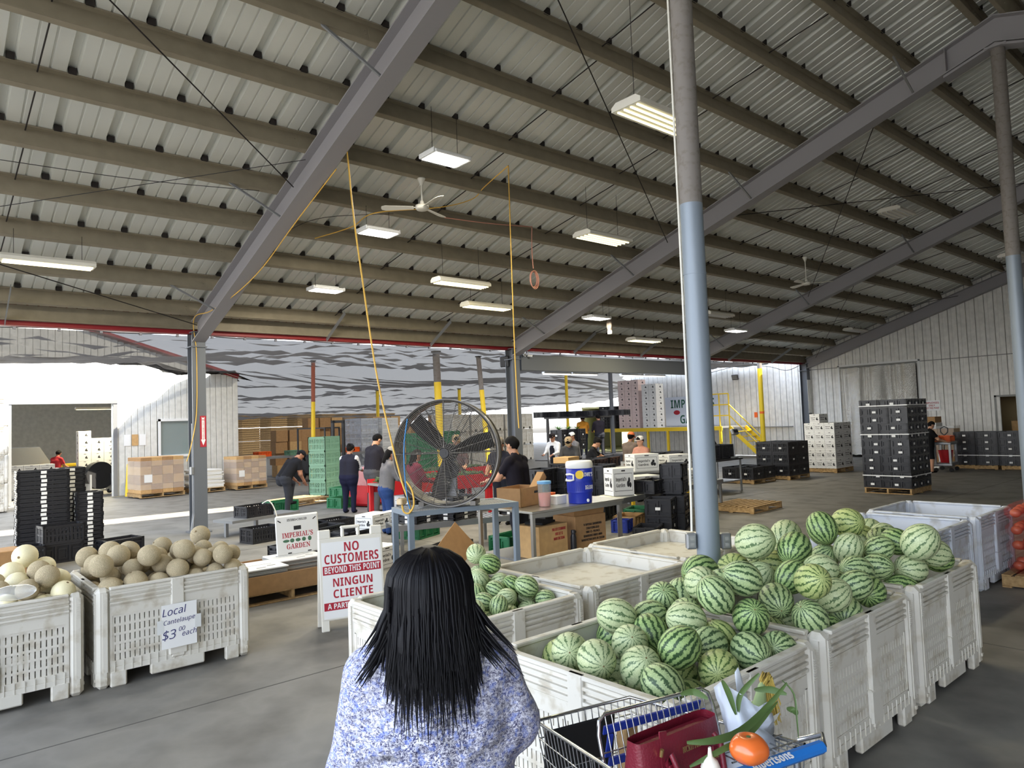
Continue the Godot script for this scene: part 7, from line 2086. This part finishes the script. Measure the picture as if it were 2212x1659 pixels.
func build_yard() -> void:
	# wrapped carton pallets against the white building
	wrapped("shrink-wrapped brown cartons on a pallet under the window", Vector3(6.45, 0, -25.6), .1, 1.35, 1.15, 4, 1.15)
	wrapped("shrink-wrapped tan cartons on a pallet by the white building's corner", Vector3(9.35, 0, -25.5), .1, 1.1, 1.0, 5, 1.0)
	pallet(Vector3(7.95, 0, -25.6), .1, 1.1, 1.0, "wooden pallet under the pile of white flattened sheets")
	var rg := rnd(3)
	for i in 14: one("paper_bundle", MB.new().cbox(Vector3(0, .022, 0), Vector3(1.0 + rg.randf_range(-.1, .1), .042, .9), .008), M.white if i % 3 else M.offwhite, "white flattened sheet bundle in the pile by the column, %s from the pallet" % ORD[i], "bundle", Vector3(7.95 + rg.randf_range(-.05, .05), .136 + .044 * i, -25.6), .1 + rg.randf_range(-.06, .06), "flattened sheet bundles")
	var bo := thing("bollard", "yellow steel bollard beside the white building's doorway", "bollard", Vector3(5.75, 0, -26.25))
	part(bo, "post", MB.new().cyl(Vector3.ZERO, Vector3(.06, 1.05, 0), .085, -1, 16), M.yellow)
	part(bo, "cap", MB.new().lathe([[.085, 0], [.07, .03], [.0, .045]], 14, Transform3D(Basis(), Vector3(.06, 1.05, 0))), M.yellow)
	# notices on the white wall
	for k in 3: one("wall_poster", MB.new().mm(-.10, .10, -.19, .19, 0, .01), [M.white, M.card_light, M.white][k], "weathered paper notice on the white wall, %s from the doorway" % ["first", "second", "third"][k], "sign", Vector3(5.86 + .24 * k, 1.85, -26.77), 0, "weathered notices")
	# big drum on wheels and white boxes inside the building
	var df := thing("hose_reel", "black round drum on a wheeled stand inside the doorway", "reel", Vector3(5.35, 0, -28.6), .3)
	part(df, "drum", MB.new().cyl(Vector3(0, .65, -.15), Vector3(0, .65, .15), .48, -1, 28).cyl(Vector3(0, .65, .15), Vector3(0, .65, .17), .2, -1, 20), M.blackdull)
	part(df, "stand", MB.new().mm(-.4, -.34, .08, .7, -.2, .2).mm(.34, .4, .08, .7, -.2, .2), M.galv)
	for s in [-1, 1]: part(df, "wheel", MB.new().cyl(Vector3(s * .37, .08, -.03), Vector3(s * .37, .08, .03), .08, -1, 12), M.blackdull)
	for i in 8:
		for k in 3:
			if i == 7 and k > 0: continue
			carton(Vector3(5.3 + .42 * k, .28 * i, -31.0), 0, .41, .5, .278, M.carton, "white printed carton, %s layer of the tall stack inside the white building" % ORD[i], "cartons inside the white building", "small")
	for i in 4:
		for k in 3: carton(Vector3(3.0 + .46 * k, .28 * i, -29.6), 0, .45, .5, .278, M.carton, "white printed carton, %s layer of the low stack inside the doorway" % ORD[i], "cartons just inside the doorway", "frame" if i == 3 else "small")
	one("yellow_belt", MB.new().cbox(Vector3(0, .95, 0), Vector3(1.6, .12, .5), .02).mm(-.7, -.65, 0, .9, -.05, .05).mm(.65, .7, 0, .9, -.05, .05), M.yellow, "yellow conveyor inside the white building behind the red shirt", "conveyor", Vector3(4.9, 0, -32.5))
	one("metal_hopper", MB.new().extr([Vector2(-.9, 1.7), Vector2(.5, 1.7), Vector2(.9, 1.0), Vector2(-.9, 1.0)], 1.0), M.galv, "grey metal hopper inside the white building", "hopper", Vector3(3.6, 0, -33.5))
	for k in 2: one("brown_post", MB.new().mm(-.1, .1, 0, 3.6, -.1, .1), mat("postbrown", c8(78, 54, 48), .7), "dark brown steel post inside the white building, %s the white carton stack" % ["behind", "past"][k], "post", Vector3(7.2 + .7 * k, 0, -33.0 - k), 0)
	var ln := thing("indoor_light", "fluorescent lights glowing inside the white building", "light", Vector3(5.6, 3.05, -30.5))
	part(ln, "housing", MB.new().cbox(Vector3(0, .03, 0), Vector3(1.3, .08, .3), .01), M.offwhite)
	part(ln, "tube", MB.new().mm(-.6, .6, -.02, -.005, -.12, .12), M.glow_tube)
	var a := AreaLight3D.new()
	a.name = "lamp_glow"; a.area_size = Vector2(1.2, .25); a.light_energy = 22.0; a.light_color = Color(1, .95, .8); a.area_range = 30.0; a.shadow_enabled = true
	a.position = Vector3(0, -.04, 0); a.rotation = Vector3(-PI / 2, 0, 0)
	ln.add_child(a)
	part(self, "roof_purlins_indoor", MB.new().mm(1.5, 9.4, 3.5, 3.65, -29.1, -29.0).mm(1.5, 9.4, 3.5, 3.65, -31.6, -31.5).mm(1.5, 9.4, 3.5, 3.65, -34.1, -34.0), M.redtrim).set_meta("kind", "structure")
	get_node("roof_purlins_indoor").set_meta("label", "red-brown roof purlins inside the white building")
	# stack of white bins at the frame's edge
	for i in 4:
		var o := thing("harvest_bin", "white slotted bin, %s in the column beside the doorway" % ORD[i], "bin", Vector3(1.75, .8 * i, -25.2), 0, "white bins beside the doorway")
		bin_parts(o, M.binwhite)
	# brown cartons and crates deep in the yard
	var far := rnd(44)
	for q in [[12.5, -30.0, 6, 4, "first"], [14.2, -30.5, 6, 5, "second"], [16.2, -31.0, 6, 3, "third"], [18.0, -31.5, 5, 5, "fourth"], [20.0, -32.0, 5, 4, "fifth"], [21.8, -31.5, 4, 5, "sixth"]]:
		for i in q[3]:
			for k in 3: carton(Vector3(q[0] + .58 * k + far.randf_range(-.01, .01), .5 * i, q[1] + far.randf_range(-.1, .1)), far.randf_range(-.03, .03), .52, .6, .495, [M.card, M.card_light, M.card][far.randi() % 3], "brown carton, %s layer of the %s far stack in the yard" % [ORD[i], q[4]], "brown cartons far in the yard")
	for q in 2:
		for i in 4: crate(Vector3(15.9 + 1.3 * q, .6 * i, -28.9 - .4 * q), .3, 1.1, 1.0, .595, [M.binblue, M.carton, M.binwhite][q], "pale bulk crate, %s of the %s column behind the pale green crates" % [ORD[i], ["first", "second", "third"][q]], "pale bulk crates in the yard", 0, "bulk_crate", true)
	for q in 4:
		for i in 9: crate(Vector3(14.6 + .75 * q, .19 * i, -22.3 - .4 * q), .2, .72, .6, .187, M.green, "dark green nested crate, %s of the %s pile behind the tall worker" % [ORD[i], ["first", "second", "third", "fourth"][q]], "dark green nested crates", 0, "nested_crate")
	for q in 5:
		for i in 3:
			var o := thing("harvest_bin", "white bulk bin, %s of the %s far column by the container" % [ORD[i], ["first", "second", "third", "fourth", "fifth"][q]], "bin", Vector3(18.4 + 1.5 * q, .8 * i, -25.5 - .6 * q), .3, "white bulk bins far in the yard")
			bin_parts(o, M.binwhite)
	# long green and orange belts with red tubs (grading line)
	conveyor("long grading conveyor in the yard behind the pallets", Vector3(9.5, 0, -29.0), Vector3(16.0, 0, -27.6), .8, .95)
	for k in 4: crate(Vector3(11.2 + 1.2 * k, .955, -28.6 + .25 * k), .2, .6, .4, .2, [M.orange, M.greenpale, M.carton, M.orange][k], "plastic tray on the grading conveyor, %s" % ["orange by the rust-red pole", "pale green", "white", "orange by the forklift"][k], "trays on the grading conveyor", 0, "plastic_tray")
	# stacked wooden bins and pallets along the back
	for q in 9:
		for i in 3:
			var o := thing("wooden_bin", "yellow wooden bin, %s row of the long stack at the yard's end" % ORD[i], "bin", Vector3(17.0 + 2.9 * q, 1.15 * i, -60.0 - 1.0 * q), .3, "wooden bins at the yard's end")
			part(o, "back_board", back_mesh(), M.wood)
			for f in 6:
				part(o, "slat", slat_mesh(), M.wood, Transform3D(Basis(), Vector3(0, .1 + .19 * f, .6)))
				part(o, "slat", slat_mesh(), M.wood, Transform3D(Basis(Vector3.UP, PI / 2), Vector3(-1.1, .1 + .19 * f, 0)))
	# shipping container
	var c := thing("shipping_container", "pale green corrugated shipping container open at one end", "container", Vector3(34.6, 0, -30.4), .55)
	var cm_ := mat("containergreen", c8(196, 196, 150), .6)
	var cw := MB.new()
	for i in 30: cw.mm(-3.0 + .2 * i, -2.9 + .2 * i, .1, 2.6, 1.19, 1.24)
	cw.mm(-3.0, 3.0, .1, 2.6, 1.15, 1.19).mm(-3, 3, .1, 2.6, -1.24, -1.2).mm(2.95, 3, .1, 2.6, -1.2, 1.2).mm(-3, 3, .0, .1, -1.24, 1.24).mm(-3.02, 3.02, 2.6, 2.7, -1.25, 1.25)
	part(c, "shell", cw, cm_)
	part(c, "door_leaf", MB.new().box(Vector3(-3.4, 1.35, 1.7), Vector3(.06, 2.4, 1.15), Basis(Vector3.UP, .6)), cm_)
	# forklift
	var fk := thing("forklift", "dark forklift parked between carton stacks in the yard", "forklift", Vector3(12.6, 0, -25.9), .5)
	part(fk, "body", MB.new().cbox(Vector3(0, .6, -.3), Vector3(1.0, .8, 1.6), .1), M.black)
	part(fk, "mast", MB.new().mm(-.4, -.3, .1, 2.3, .6, .7).mm(.3, .4, .1, 2.3, .6, .7).mm(-.4, .4, 2.2, 2.3, .6, .7), M.black)
	part(fk, "guard", MB.new().mm(-.5, .5, 2.0, 2.05, -.9, .4).mm(-.5, -.45, 1, 2, -.9, -.85).mm(.45, .5, 1, 2, -.9, -.85).mm(-.5, -.45, 1, 2, .35, .4).mm(.45, .5, 1, 2, .35, .4), M.black)
	for sx in [-1, 1]:
		for z in [.4, -.8]: part(fk, "wheel", MB.new().cyl(Vector3(sx * .42, .25, z), Vector3(sx * .56, .25, z), .25, -1, 16), M.blackdull)

func back_mesh() -> Mesh:
	if not S.has("wback"): S.wback = MB.new().mm(-1.05, 1.05, .03, 1.1, .53, .56).mm(-1.06, -1.03, .03, 1.1, -.5, .56).mm(-1.05, 1.05, 0, .06, -.5, .5).mesh()
	return S.wback
func slat_mesh() -> Mesh:
	if not S.has("slat"): S.slat = MB.new().cbox(Vector3.ZERO, Vector3(2.2, .13, .025), .004).mesh()
	return S.slat

func wrapped(label: String, at: Vector3, turn: float, L: float, W: float, rows: int, H: float) -> void:
	pallet(at, turn, L + .05, W + .05, "wooden pallet under the " + label.replace(" on a pallet", ""))
	var o := thing("wrapped_load", label, "load", at + Vector3(0, .135, 0), turn, "shrink-wrapped pallet loads")
	var h := H / rows
	for i in rows:
		for k in 4:
			for q in 2: part(o, "carton", MB.new().cbox(Vector3(-L / 2 + L * (k + .5) / 4, h * (i + .5), -W / 4 + W / 2 * q), Vector3(L / 4 - .006, h - .006, W / 2 - .006), .006), [M.card_light, M.card][(i + k) % 2])
	part(o, "film", MB.new().box(Vector3(0, H / 2, 0), Vector3(L + .02, H * .8, W + .02)), M.wrap)
	part(o, "label_sheet", MB.new().mm(-L * .42, -L * .24, H * .3, H * .52, W / 2 + .012, W / 2 + .016), M.white)

func build_all() -> void:
	build_bins()
	shopper()
	cart()
	drum_fan()
	steel_table()
	a_sign()
	low_left()
	build_goods()
	build_line()
	build_yard()
	build_people()
	build_fixtures()
